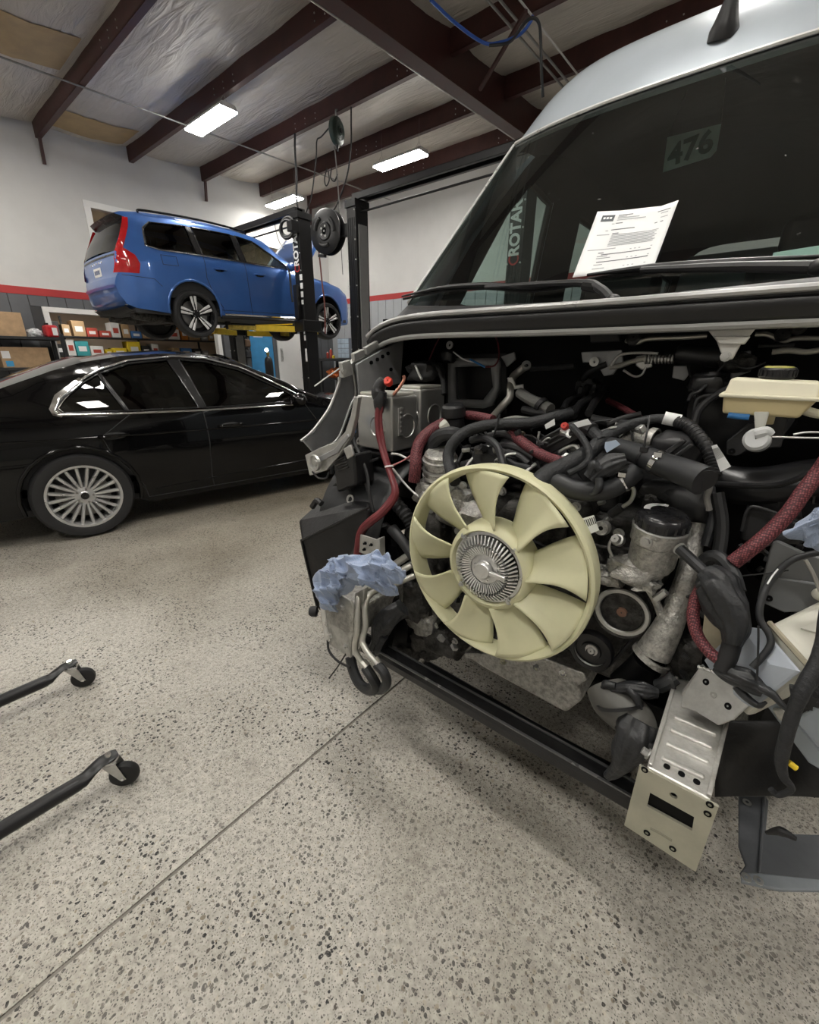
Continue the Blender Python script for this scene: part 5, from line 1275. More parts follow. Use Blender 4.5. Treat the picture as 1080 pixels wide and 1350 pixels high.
e1, e2, _ = frame_of(AXO)
q_ = Vector((-.75,.55,0)); CA = math.atan2(q_.dot(e2), q_.dot(e1))-.95
o = MB(); o.grid(lambda u, v: OC+AXO*(.0770+.0004*math.sin(v*3))+(e1*math.cos(CA+u*1.9)+e2*math.sin(CA+u*1.9))*(.030+.014*v), 12, 3); o.build('cap_label', PAPER, of, 60)
MB().bolt(OC+Vector((-.012,-.057,.012)), (-.15,-1,0), .009, .010).build('bolt', BARE, of, 0)
MB().bolt(OC+Vector((.056,-.020,-.01)), (1,-.3,0), .009, .014).build('bolt', BARE, of, 0)
lump('filter_bracket', 836, 752, 1.09, 30, 20, 16, CASTAL, 21, .4); lump('filter_bracket', 800, 758, 1.12, 22, 18, 10, CASTAL, 22, .4); lump('filter_bracket', 850, 770, 1.08, 16, 14, 8, CASTAL, 23, .5)
pot('bracket_eye', 831, 762, 1.055, [(2.5,3),(6,3),(6,-3),(2.5,-3)], (0,-1,.2), ALU)
T('sensor_stub', [(865,742,1.08),(880,736,1.07)], 5, BARE, sm=1)
pot('coolant_flange', 794, 696, 1.10, [(3,5),(9,5),(10,2),(10,-6)], (-.1,-1,.15), CASTAL)
pot('oil_sensor', 815, 712, 1.10, [(1,10),(5,10),(6,4),(8,3),(8,-4)], (-.3,-1,.5), BARE)
T('fuel_line', [(808,735,1.1),(803,722,1.1),(806,712,1.1),(814,706,1.1)], 2, BARE); T('fuel_line', [(804,734,1.1),(820,734,1.1),(838,728,1.1)], 2, BARE); T('fuel_line', [(780,718,1.12),(805,722,1.11),(835,724,1.1)], 2, CASTDK)
T('steel_line', [(822,668,1.12),(832,660,1.11),(836,648,1.1),(834,642,1.1)], 2.8, BARE); T('line_fitting', [(806,678,1.13),(820,668,1.12)], 6, DARK_PLASTIC, sm=1)
# ---- pulleys and belt
pot('crank_pulley', 820, 807, 1.12, [(1,4),(7,4),(8,2),(25,2),(27,7),(33,8),(35,6),(35,2),(33,0),(35,-2),(33,-4),(35,-7)], (0,-1,0), CASTDK, 44)
pot('crank_pulley_rim', 820, 807, 1.108, [(27,1),(28.5,3),(32.5,3),(34,1)], (0,-1,0), BARE, 44)
pot('crank_hub', 820, 807, 1.115, [(1,2),(6,2),(7,0)], (0,-1,0), mat('rusty_hub', (.22,.12,.08), .7))
pot('guide_pulley', 780, 857, 1.10, [(1,7),(5,7),(6,4),(12,4),(13,1),(20,1),(21,6),(26,6),(27,3),(27,-6)], (0,-1,0), BLACK_PLASTIC, 40)
pot('guide_pulley_rim', 780, 857, 1.095, [(21,1),(22,2.5),(23.5,2.5),(24,1)], (0,-1,0), BARE, 40)
pot('guide_pulley_bolt', 780, 857, 1.09, [(1,4),(4,4),(5,1),(8,1),(8,-2)], (0,-1,0), BARE, 12)
c1 = PY(820, 807, 1.13); c2 = PY(780, 857, 1.13); c3 = Vector((FC.x, 1.13, FC.z-.02))
o = MB(); path = [c1+Vector((.062,0,-.02)), c1+Vector((.055,0,.04)), c1+Vector((0,0,.068)), c3+Vector((.02,0,.07)), c3+Vector((-.06,0,.0)), c2+Vector((-.05,0,-.02)), c2+Vector((.01,0,-.055)), c2+Vector((.05,0,-.03)), c1+Vector((.045,0,-.05)), c1+Vector((.062,0,-.02))]
rg = []
pp_ = spline(path, 6)
for i, p in enumerate(pp_):
    d = (pp_[(i+1) % len(pp_)]-pp_[i-1]).normalized(); nn = Vector((d.z, 0, -d.x))
    rg.append([p+nn*.003+Vector((0,-.011,0)), p+nn*.003+Vector((0,.011,0)), p-nn*.003+Vector((0,.011,0)), p-nn*.003+Vector((0,-.011,0))])
o.ring_loft(rg, False); o.build('drive_belt', RUBBER, van, 40)
T('tensioner_arm', [(848,762,1.1),(858,780,1.1),(866,795,1.1),(872,812,1.1)], 5, CASTAL); T('idler_pin', [(864,790,1.07),(878,780,1.07)], 5, BARE, sm=1)
# ---- oil pan
pan = slab('oil_pan', [(618,868),(640,868),(700,880),(762,903),(767,924),(746,940),(700,915),(640,882)], 1.13, .34, CASTAL, bevel=.008)
slab('pan_flange', [(612,862),(700,862),(770,888),(774,897),(762,905),(700,885),(640,872),(614,868)], 1.118, .36, CASTAL, bevel=.004)
lump('pan_sump', 752, 882, 1.16, 18, 16, 10, DARK_PLASTIC, 24, .1)
bolts([(742,888),(708,880),(664,872)], 1.118, .008, CHROME, (0,-.6,1))
# ---- exhaust / charge pipe on the right of the engine
T('charge_pipe', [(918,690,1.20),(912,730,1.17),(904,765,1.14),(892,800,1.12),(878,832,1.10),(862,860,1.09)], [11,12,13,15,18,21], CASTAL, n=20)
pot('pipe_collar', 858, 866, 1.088, [(20,-4),(24,-4),(24,4),(20,4)], (-.4,-.25,-.9), CASTAL)
T('charge_pipe_lower', [(856,870,1.09),(840,890,1.10),(825,905,1.10)], [20,21,22], DARKBAY, n=18)
T('oil_cooler_pipe', [(897,724,1.04),(912,738,1.02),(930,755,1.0)], 7.5, HOSE)
pot('pipe_end', 897, 724, 1.042, [(1,2),(8.5,2),(8.5,-2)], (-.6,-.4,.5), BARE)
T('side_hose', [(946,650,1.2),(952,690,1.18),(948,730,1.15),(940,760,1.12)], 8, RUBBER); T('side_hose', [(936,640,1.22),(940,680,1.2),(930,720,1.17)], 6, HOSE)
lump('side_cover', 912, 690, 1.25, 18, 20, 40, CASTDK, 25); T('bracket_edge', [(930,625,1.09),(936,640,1.1),(932,655,1.12),(935,672,1.13)], 4, BARE)
lump('hose_saddle', 890, 650, 1.24, 40, 24, 13, DARK_PLASTIC, 26, .15)
lump('lower_bracket', 905, 868, 1.12, 16, 16, 30, CASTDK, 27); T('lower_pipe', [(868,905,1.05),(880,900,1.05),(890,893,1.06)], 9, HOSE)
pot('lower_pipe_ring', 886, 897, 1.055, [(9,-2),(11,-2),(11,2),(9,2)], (.8,.2,.4), DARK_PLASTIC)
# intercooler elbow at the bottom
T('charge_air_elbow', [(800,905,1.04),(808,922,1.02),(822,936,1.0),(836,950,.98),(842,968,.96)], [26,28,28,26,23], mat('grey_elbow', (.085,.083,.075), .45, 0, .2, 12), n=22)
pot('elbow_clip', 818, 930, .985, [(26,-2),(29,-2),(29,2),(26,2)], (.5,-.35,-.8), BLACK_PLASTIC)
# ---- lower cross member
A_ = PY(498, 862, .95); B_ = PY(836, 1062, .95); z_ = (A_.z+B_.z)/2
o = MB(); o.prism([(-.030,-.022),(.030,-.022),(.030,.004),(.024,.022),(-.024,.022),(-.030,.004)], (A_.x-.12, .97, z_), (0,1,0), (0,0,1), (1.08,0,0)); o.build('cross_member', mat('gloss_black_beam', (.012,.012,.013), .22, 0, .15, 12), van, 0, .004)
for yy in (-.024, .024): MB().beam((A_.x-.12, .97+yy, z_+.023), (A_.x+.96, .97+yy, z_+.023), .007, .005).build('beam_edge', mat('pale_glossy_edge', (.16,.165,.17), .25, .6), van, 0)  # paler, glossier strips along both top edges of the beam
for s in (-1, 1): MB().beam((XC+s*.47, .99, z_), (XC+s*.47, 1.06, .56), .05, .04).build('beam_hanger', DARKBAY, van, 0, .004)
# subframe and steering behind, dark
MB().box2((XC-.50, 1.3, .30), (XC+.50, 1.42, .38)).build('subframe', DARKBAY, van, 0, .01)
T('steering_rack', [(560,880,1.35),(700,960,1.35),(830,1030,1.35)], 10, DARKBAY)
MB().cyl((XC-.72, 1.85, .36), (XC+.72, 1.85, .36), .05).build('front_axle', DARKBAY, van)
# ================================================================== NOSE: LEFT SIDE
# wing support (inner fender rail) on the passenger side
slabx('wing_support', [(397,580),(413,567),(434,538),(446,507),(447,490),(467,476),(520,432),(540,424),(538,470),(500,500),(472,520),(468,522),(462,536),(447,576),(434,587),(412,597)], -1.39, .012, GREYMET)
slabx('wing_liner', [(400,581),(414,569),(435,540),(447,509),(449,494),(464,492),(467,518),(460,536),(445,574),(433,585),(412,594)], -1.374, .006, mat('grey_wing_liner', (.17,.172,.176), .5, .2, .2, 9))
MB().tube([PX(*q, -1.368) for q in ((397,581),(413,567),(434,538),(446,508),(447,497))], .0055, 8).build('flange_edge', BARE, van)
MB().tube([PX(*q, -1.365) for q in ((411,598),(433,587),(447,576),(462,536),(469,520),(467,497),(462,480))], .0055, 8).build('flange_edge', BARE, van)
MB().tube([PX(*q, -1.40) for q in ((415,509),(430,498),(446,487),(456,476))], .0028, 6).build('flange_edge', BARE, van)
slabx('wing_rail', [(446,490),(466,470),(500,446),(530,428),(540,432),(505,454),(470,480),(452,500)], -1.40, .03, BARE)
for q in ([(446,478),(458,474),(461,494),(449,498)], [(462,466),(476,460),(478,470),(464,477)], [(478,458),(494,449),(496,458),(480,468)], [(497,446),(510,440),(512,450),(499,456)]):
    slabx('rail_bracket', q, -1.36, .02, BARE)
slabx('inner_wing_panel', [(468,480),(500,462),(530,446),(526,505),(500,512),(472,522)], -1.34, .012, GREYMET)
for a, b in ((489,478),(497,474),(504,470),(511,466),(515,487)): MB().cyl(PX(a, b, -1.326), PX(a, b, -1.326)+Vector((.006,0,0)), .008, n=10).build('panel_hole', DARKBAY, van)
MB().bolt(PX(453, 490, -1.338), (1,-.3,0), .008, .01).build('bolt', BARE, van, 0)
# lamp bracket at the front end
lb = slab('headlamp_bracket', [(402,600),(422,590),(442,583),(455,569),(462,548),(467,523),(472,523),(468,552),(462,576),(446,602),(430,620),(408,627)], 1.03, .02, BARE)
slab('bracket_rib', [(412,606),(440,592),(458,572),(460,576),(444,598),(416,612)], 1.022, .01, GREYMET)
pot('bracket_boss', 416, 610, 1.012, [(1,1.5),(4,1.5),(5,0),(9,0),(10,3),(11,0)], (0,-1,0), BARE)
T('bracket_wire', [(412,622,1.03),(420,630,1.02),(430,630,1.02),(434,622,1.03)], 1.2, RUBBER)
slab('bracket_tab', [(452,592),(462,586),(466,600),(458,606)], 1.0, .01, BARE)
# louvred black vent and bellows behind the lamp bracket
o = slab('lamp_motor', [(438,606),(466,598),(470,640),(444,650)], 1.04, .10, BLACK_PLASTIC, bevel=.01)
for k in range(5): slab('motor_fin', [(440+k*1.2,607+k*3.2),(454+k*1.2,602+k*3.2),(454+k*1.2,604+k*3.2),(440+k*1.2,609+k*3.2)], 1.034, .01, DARK_PLASTIC)
# wheel arch liner behind the tank: curved dark sheet
def linerf(u, v):
    a = -.2+u*2.0; c = Vector((-1.17, 1.30, .62)); r = .40
    return c+Vector((-.16+.34*v, -math.cos(a)*r*.75, math.sin(a)*r))
MB().grid(linerf, 22, 8).build('arch_liner', mat('scuffed_liner', (.022,.023,.025), .5, 0, .4, 7, bump=.15), van, 60, solid=.004)
# black tank
TM = mat('scuffed_black_tank', (.008,.008,.009), .38, 0, .5, 9, bump=.1, rvar=.15)
front = [PY(398,712,.94), PY(488,668,1.03), PY(476,750,1.03), PY(470,806,1.01), PY(420,806,.96)]
topr = [PY(394,686,1.0), PY(433,650,1.13), PY(487,656,1.13)]
hull = front+topr+[p+Vector((0,.14,0)) for p in front[2:]]+[PY(416,700,1.12)]
bm = bmesh.new(); vs__ = [bm.verts.new(p) for p in hull]; bmesh.ops.convex_hull(bm, input=vs__); me = bpy.data.meshes.new('air_duct_tank'); bm.to_mesh(me); bm.free(); me.materials.append(TM)
tank = bpy.data.objects.new('air_duct_tank', me); C.objects.link(tank); setpar(tank, van); md = tank.modifiers.new('bevel', 'BEVEL'); md.width = .010; md.segments = 3
MB().tube([front[0]+Vector((0,-.004,0)), front[1]+Vector((0,-.004,0))], .005, 6, 1).build('tank_seam', TM, tank)
MB().tube([front[0]+Vector((0,-.003,0)), front[4]+Vector((0,-.003,0))], .005, 6, 1).build('tank_seam', TM, tank)
pot('tank_spout', 462, 662, 1.10, [(5,-12),(5,8),(6.5,8),(6.5,3),(3,8)], (.1,-.75,.5), BLACK_PLASTIC, 18); pot('spout_mouth', 462, 658, 1.07, [(3.5,1),(6,1),(6,-1),(3.5,-1)], (.1,-.9,.3), BARE, 18)
T('tank_clip', [(440,642,1.1),(448,636,1.1),(458,640,1.1),(465,644,1.08)], 3, DARK_PLASTIC); T('tank_clip', [(454,658,1.1),(456,645,1.1),(460,640,1.1)], 2, BARE); T('tank_latch', [(412,668,1.0),(418,660,1.0),(424,664,1.0)], 4, BLACK_PLASTIC)
# silver control boxes beside the inner wing
p0 = PY(517, 560, 1.18); k = depth_of(p0)/FPX
zt = PY(517, 524, 1.18).z; zb = PY(517, 597, 1.18).z; xl = PY(471, 555, 1.18).x
SBOX = mat('aluminium_box', (.50,.50,.48), .35, .75, .15, 5, rvar=.1)
def alu_box(x0, x1, y0, y1, z0, z1):
    g = bpy.data.objects.new('control_box', None); C.objects.link(g); g.location = ((x0+x1)/2, (y0+y1)/2, z0); setpar(g, van); g.matrix_parent_inverse = mworld(van).inverted()
    MB().box2((x0, y0, z0), (x1, y1, z1)).build('box_shell', SBOX, g, 0, .008, seg=3)
    MB().box2((x0+.01, y0+.01, z1), (x1-.01, y1-.01, z1+.012)).build('box_lid', mat('cream_lid', (.55,.54,.49), .4, .3), g, 0, .004)
    c = Vector((x1, (y0+y1)/2+.01, (z0+z1)/2-.01))
    MB().lathe([(.040,-.002),(.044,.004),(.048,-.002)], c, (1,0,0), 28).build('pressed_ring', SBOX, g)
    c = Vector(((x0+x1)/2+.02, y0, (z0+z1)/2-.01)); MB().lathe([(.034,-.002),(.038,.004),(.042,-.002)], c, (0,-1,0), 28).build('pressed_ring', SBOX, g)
    return g
b1 = alu_box(xl, p0.x, 1.18, 1.33, zb, zt)
b2 = alu_box(xl+.06, p0.x+.01, 1.335, 1.50, zb+.03, zt+.02)
tg = MB().box2((p0.x+.002, 1.21, zb+.06), (p0.x+.006, 1.238, zt-.04)).build('stamped_plate', ALU, b1, 0, .001)
for k in range(6): MB().ball((p0.x+.007, 1.224, zb+.075+k*.017), (.002,.008,.006), 8, 6).build('stamp_mark', ALU, b1)
MB().box2((xl-.03, 1.16, zb-.03), (p0.x+.02, 1.5, zb-.006)).build('battery_tray', DARKBAY, van, 0, .006)
# red and black cables taped together over the boxes
T('red_cable', [(502,522,1.15),(498,545,1.14),(499,570,1.13),(504,592,1.12),(510,612,1.10),(516,628,1.08),(521,645,1.06),(518,658,1.05),(503,676,1.02),(488,688,1.0),(476,701,.99),(472,722,.985),(471,738,.985)], [3,4,4,4,4,4,5,6,6,6,5,5,5], mat('red_cable', (.15,.022,.027), .4, 0, .15, 20), n=10)
T('red_cable', [(506,524,1.155),(502,548,1.145),(504,572,1.135),(508,594,1.122),(513,612,1.105),(519,630,1.085)], 2.2, mat('red_cable', (.3,.045,.05), .45))
T('tape_wrap', [(504,516,1.16),(501,530,1.155),(500,544,1.15)], [7,10,6], BAG, n=12, rr=.2)
T('tape_wrap', [(506,500,1.17),(499,515,1.16),(502,532,1.155)], [6,11,7], BAG, n=12, rr=.25)
pot('red_terminal', 512, 503, 1.14, [(1,3),(5,4),(6,0),(5,-5)], (.3,-.8,.5), mat('red_terminal', (.65,.05,.03), .35))
T('copper_lug', [(518,521,1.2),(526,512,1.22),(533,500,1.24),(532,495,1.24)], 2, mat('copper', (.45,.2,.14), .4, .7))
pot('cable_tie', 513, 615, 1.09, [(4.5,-1),(6,-1),(6,1),(4.5,1)], (.3,-.2,-.9), PAPER)
T('thin_wire', [(516,614,1.1),(530,608,1.12),(545,598,1.15)], 1, mat('pink_wire', (.5,.2,.2), .5)); T('thin_wire', [(516,616,1.1),(534,606,1.13),(548,604,1.15)], 1, mat('red_cable', (.3,.045,.05), .45))
T('thin_wire', [(516,598,1.13),(528,600,1.14),(545,610,1.14),(556,618,1.14)], 1.6, BARE)
T('blue_connector', [(464,552,1.14),(466,562,1.13),(466,570,1.13)], 3.5, mat('blue_connector', (.04,.20,.5), .35)); T('black_wire', [(466,568,1.13),(468,585,1.12),(476,602,1.1),(484,625,1.08),(487,650,1.06),(492,675,1.05)], 2.4, RUBBER)
T('black_wire', [(462,575,1.14),(450,588,1.12),(440,604,1.1),(437,625,1.08)], 2.2, RUBBER); T('black_wire', [(486,650,1.08),(480,630,1.1),(484,612,1.12),(500,604,1.13)], 1.8, RUBBER)
T('ribbed_hose', [(512,640,1.16),(520,660,1.13),(536,680,1.12),(545,695,1.12)], 9, RUBBER, sm=8, ripple=.002)
T('metal_edge', [(518,618,1.12),(536,640,1.1),(552,655,1.1)], 1.5, BARE)
# ---- left frame horn with crash plate
BRK = grime('scratched_bracket', (.56,.56,.53), (.30,.29,.27), .45, .8, .45, 20, .15)
hp_ = [(418,776),(426,770),(462,792),(466,800),(462,868),(428,846)]
slab('crash_plate', hp_, .80, .008, BRK); slab('crash_plate', [(468,782),(480,776),(476,850),(470,862),(464,856)], .84, .02, BRK)
c = PY(447, 812, .805); MB().box2((c.x-.055, .80, c.z-.055), (c.x+.075, 1.06, c.z+.045)).build('crash_box', CASTAL, van, 0, .008)
slab('crash_plate_edge', [(418,776),(422,774),(434,846),(429,848)], .795, .012, ALU); bolts([(428,782),(452,800),(436,838),(456,852)], .80, .007, BARE)
slab('support_bracket', [(471,703),(499,712),(500,736),(472,728)], .98, .004, BARE); bolts([(482,716),(490,718),(481,724)], .979, .004, DARKBAY)
slab('support_bracket', [(496,711),(500,710),(501,738),(497,740)], .965, .03, BARE)
PIPE = mat('dull_aluminium_pipe', (.47,.46,.42), .4, .7, .15, 20)
T('coolant_line', [(543,745,1.04),(522,757,1.0),(506,768,.96),(484,776,.9),(474,786,.85),(471,805,.82),(471,832,.80),(468,856,.79),(478,874,.79)], 4, PIPE, n=12)
T('coolant_line', [(546,759,1.03),(525,768,.98),(500,777,.92),(486,786,.87),(481,802,.84),(482,826,.82),(478,846,.80),(486,862,.79),(496,873,.79)], 4, PIPE, n=12)
T('line_nut', [(478,873,.79),(484,880,.79)], 6, PIPE, sm=1); T('line_nut', [(493,869,.79),(499,877,.79)], 6, PIPE, sm=1)
T('line_hose_loop', [(482,880,.79),(490,892,.785),(496,905,.79),(488,910,.80),(475,902,.81),(466,884,.82),(462,866,.83)], 7, HOSE); T('line_hose_loop', [(497,876,.79),(506,886,.785),(510,900,.79),(502,909,.80),(488,906,.81)], 6.5, HOSE)
T('cable_tie_tail', [(456,862,.80),(446,878,.79),(434,894,.78)], 1, RUBBER); T('black_wire', [(432,842,.80),(434,858,.79),(446,872,.79),(462,880,.79)], 1.6, RUBBER)
pot('side_grommet', 414, 806, .9, [(1,6),(5,6),(7,3),(7,-4)], (-.8,-.6,0), RUBBER)
T('gray_pipe_stub', [(517,697,1.06),(530,713,1.05),(546,735,1.05)], [8,7,7], HOSE, n=14)
T('ac_pipe', [(502,760,1.0),(520,745,1.03),(545,728,1.07)], 5, PIPE); T('ac_pipe', [(510,768,1.0),(530,752,1.04),(550,740,1.07)], 5, PIPE)
T('drop_link', [(498,800,.98),(510,790,1.0),(526,790,1.03)], 10, DARKBAY); lump('lower_casting_and_fill', 545, 790, 1.1, 26, 18, 26, CASTDK, 31, .3); lump('lower_casting_and_fill', 560, 845, 1.16, 26, 18, 20, CASTDK, 32, .4)
pot('mount_bolt', 497, 803, .93, [(1,4),(5,4),(7,1),(7,-4)], (0,-1,.2), BARE)
# ================================================================== FIREWALL DETAILS
FW = mat('firewall_grey', (.34,.345,.35), .45, .2, .12, 10)
q = [(594,478),(600,472),(656,472),(661,478),(660,514),(652,534),(640,538),(602,536),(594,530)]; hq = [(602,484),(650,482),(653,510),(640,527),(604,526)]
V2, F = cdt_patch([(PY(a, b, 1.70).x, PY(a, b, 1.70).z) for a, b in q], ([(PY(a, b, 1.70).x, PY(a, b, 1.70).z) for a, b in hq],), .05)
o = MB(); o.add([(x_, 1.70, z_) for x_, z_ in V2], F); o.build('heater_opening', FW, van, 40, solid=.02)
slab('heater_housing', [(590,468),(668,465),(668,545),(588,545)], 1.765, .01, BLACK_PLASTIC)
slab('firewall_tab', [(660,470),(678,464),(680,474),(668,484)], 1.72, .01, FW)
T('heater_pipe', [(693,483,1.55),(684,490,1.55),(676,498,1.53),(673,512,1.5),(672,524,1.48),(662,536,1.45),(650,550,1.4)], 5, PIPE, n=14)
pot('pipe_mouth', 694, 482, 1.53, [(3,2),(6,2),(6,-2),(3,-2)], (.3,-.8,.4), BARE); slab('pipe_bracket', [(668,498),(676,496),(680,508),(690,506),(690,512),(672,514)], 1.5, .006, BARE)
T('heater_hose', [(686,518,1.5),(698,526,1.46),(712,533,1.44),(726,540,1.42)], [7,7,8,8], mat('pale_hose', (.16,.16,.15), .5)); pot('heater_clip', 714, 534, 1.43, [(8,-3),(10,-3),(10,3),(8,3)], (.8,-.2,-.5), RUBBER)
T('red_wire', [(580,444,1.6),(572,460,1.58),(564,480,1.55),(560,490,1.5)], .9, mat('red_cable', (.3,.045,.05), .45)); T('blue_wire', [(598,464,1.6),(612,474,1.58),(628,478,1.58)], 1.0, PAPER); T('blue_wire', [(620,474,1.58),(632,480,1.58),(640,484,1.58)], 1.4, mat('blue_connector', (.04,.2,.5), .35)); T('red_wire', [(640,484,1.58),(652,482,1.58),(658,470,1.6),(656,450,1.62),(650,440,1.64)], 1, mat('red_cable', (.3,.045,.05), .45))
pot('firewall_ring', 593, 455, 1.62, [(2,1),(5,1),(5,-1),(2,-1)], (0,-1,.1), BARE); lump('relay_cluster', 592, 470, 1.62, 9, 8, 8, BLACK_PLASTIC, 33)
lump('harness_coil', 560, 490, 1.5, 22, 16, 12, RUBBER, 34, .4); T('harness_tail', [(548,492,1.48),(560,482,1.5),(576,484,1.5),(584,500,1.5),(586,520,1.48)], 4, RUBBER); T('cable_stub', [(548,482,1.45),(552,492,1.44),(556,500,1.43)], 1.6, BARE)
# wiper linkage and plenum parts
T('linkage_rod', [(826,449,1.52),(840,452,1.5),(855,447,1.5),(900,445,1.5),(932,443,1.5)], 3, PIPE, n=10); T('linkage_rod', [(996,441,1.5),(1012,441,1.5),(1034,449,1.5),(1050,446,1.5),(1090,446,1.5)], 3.2, PIPE, n=10); T('linkage_rod', [(1018,464,1.45),(1040,462,1.45),(1064,464,1.45),(1090,460,1.45)], 4, PIPE, n=10); T('linkage_rod', [(1000,456,1.5),(1026,455,1.5),(1048,455,1.5)], 2.5, DARK_PLASTIC)
pot('linkage_pivot', 836, 446, 1.5, [(1,5),(6,5),(9,2),(9,-6)], (0,-1,.3), DARK_PLASTIC); pot('linkage_pivot', 1032, 441, 1.5, [(1,5),(7,5),(9,2),(9,-6)], (0,-1,.3), DARK_PLASTIC); pot('linkage_pivot', 1054, 430, 1.48, [(1,5),(8,5),(9,-6)], (0,-1,.3), DARK_PLASTIC)
slab('white_bracket', [(929,430),(999,430),(984,448),(978,452),(966,474),(957,474),(950,464),(945,450)], 1.36, .01, mat('white_bracket', (.62,.61,.58), .45)); slab('bracket_web', [(940,443),(990,443),(982,454),(948,454)], 1.352, .012, mat('white_bracket', (.62,.61,.58), .45)); bolts([(957,470)], 1.35, .008, BARE)
pot('wiper_motor', 925, 469, 1.48, [(1,30),(9,30),(12,26),(13,20),(13,-20),(10,-24),(1,-24)], (-1,-.1,.1), BLACK_PLASTIC, 24); lump('motor_gearbox', 972, 478, 1.46, 20, 14, 12, CASTDK, 35, .2); slab('motor_plate', [(968,466),(990,462),(990,490),(962,500)], 1.5, .01, FW)
slab('strut_plate', [(766,464),(820,461),(822,476),(808,494),(796,496),(786,478),(768,478)], 1.6, .01, FW); pot('strut_boss', 784, 477, 1.59, [(2,2),(6,2),(6,-2),(2,-2)], (0,-1,0), BARE)
T('hood_latch_bar', [(804,484,1.5),(818,482,1.5),(835,476,1.5),(855,473,1.5),(890,474,1.5)], 3.6, PIPE, n=10)
for k in range(9): pot('latch_coil', 852+k*4.4, 474-k*.05, 1.495, [(4,-1),(6,-1),(6,1),(4,1)], (1,0,.05), BARE, 14)
T('latch_lever', [(806,482,1.49),(815,470,1.49),(826,466,1.49),(850,465,1.49),(868,466,1.49)], 2, BARE); T('latch_lever', [(822,488,1.49),(836,496,1.49),(846,494,1.49),(852,484,1.49)], 1.5, BARE); slab('latch_plate', [(838,470),(858,466),(860,484),(846,488),(838,482)], 1.5, .008, BARE)
slab('grey_tab', [(888,482),(906,482),(908,494),(902,502),(886,498)], 1.55, .008, FW); slab('cable_block', [(778,440),(816,440),(818,450),(778,452)], 1.6, .02, DARK_PLASTIC)
T('firewall_pipe', [(700,486,1.68),(740,484,1.68),(758,482,1.68)], 4, DARK_PLASTIC); T('cowl_cable', [(800,440,1.5),(804,428,1.45),(820,424,1.42),(870,426,1.42),(930,424,1.42)], 1.5, RUBBER); T('harness_tail', [(690,540,1.44),(720,545,1.42),(760,538,1.5),(775,510,1.6)], 5, RUBBER); T('red_firewall_hose', [(802,528,1.6),(825,540,1.5),(845,552,1.42)], 4, REDHOSE)
lump('harness_knot', 775, 515, 1.62, 14, 10, 14, RUBBER, 36, .4); T('harness_tail', [(770,500,1.62),(778,490,1.6),(800,480,1.6)], 4, RUBBER)
# ================================================================== RIGHT SIDE (driver)
# brake fluid reservoir
c = PY(1014, 522, 1.30); kk = depth_of(c)/FPX
rs = bpy.data.objects.new('brake_fluid_reservoir', None); C.objects.link(rs); rs.location = c; setpar(rs, van); rs.matrix_parent_inverse = mworld(van).inverted()
NAT = mat('cream_reservoir_plastic', (.74,.70,.54), .4, 0, .06, 6, rvar=.05); NAT2 = mat('fluid_tinted_plastic', (.62,.52,.29), .4, 0, .06, 6)
hw = 52*kk; hd = .055
MB().hexa([(c.x-hw+.008, c.y-hd+.006, c.z), (c.x+hw-.008, c.y-hd+.006, c.z), (c.x+hw-.008, c.y+hd, c.z), (c.x-hw+.008, c.y+hd, c.z)], [(c.x-hw+.014, c.y-hd+.018, c.z+22*kk), (c.x+hw-.01, c.y-hd+.018, c.z+20*kk), (c.x+hw-.01, c.y+hd, c.z+20*kk), (c.x-hw+.014, c.y+hd, c.z+22*kk)]).build('upper_shell', NAT, rs, 0, .006, seg=3)
MB().box2((c.x-hw, c.y-hd, c.z-2.5*kk), (c.x+hw, c.y+hd, c.z+2.5*kk)).build('weld_flange', NAT, rs, 0, .003)
MB().hexa([(c.x-hw+.014, c.y-hd+.012, c.z-24*kk), (c.x+hw-.03, c.y-hd+.012, c.z-24*kk), (c.x+hw-.03, c.y+hd, c.z-24*kk), (c.x-hw+.014, c.y+hd, c.z-24*kk)], [(c.x-hw+.008, c.y-hd+.006, c.z), (c.x+hw-.008, c.y-hd+.006, c.z), (c.x+hw-.008, c.y+hd, c.z), (c.x-hw+.008, c.y+hd, c.z)]).build('lower_shell', NAT2, rs, 0, .006, seg=3)
cc = Vector((c.x+.004, c.y, c.z+22*kk))
MB().lathe([(.030,0),(.033,.004),(.033,.020),(.030,.024),(.001,.024)], cc, (0,-.05,1), 32).build('cap', BLACK_PLASTIC, rs); MB().lathe([(.001,.0255),(.026,.0255),(.027,.024)], cc, (0,-.05,1), 32).build('cap_disc', mat('olive_cap_print', (.42,.40,.10), .5), rs)
for k in range(20):
    a = 2*PI*k/20; MB().box(cc+Vector((math.cos(a)*.033, math.sin(a)*.033, .012)), (.004,.004,.014), a).build('cap_grip', BLACK_PLASTIC, rs, 0)
MB().tube([cc+Vector((-.012,-.004,.026)), cc+Vector((0,.006,.026)), cc+Vector((.012,-.004,.026)), cc+Vector((-.012,-.004,.026))], .0012, 5, 1).build('cap_symbol', mat('pale_symbol', (.7,.68,.3), .5), rs)
T('reservoir_outlet', [(1058,540,1.29),(1075,545,1.3),(1100,548,1.3)], 6, NAT)
fn_ = slab('filler_funnel', [(994,543),(1015,543),(1006,572),(996,572)], 1.25, .03, mat('translucent_white', (.66,.66,.60), .4)); slab('cylinder_stub', [(1010,545),(1024,545),(1020,560),(1008,560)], 1.28, .03, NAT2)
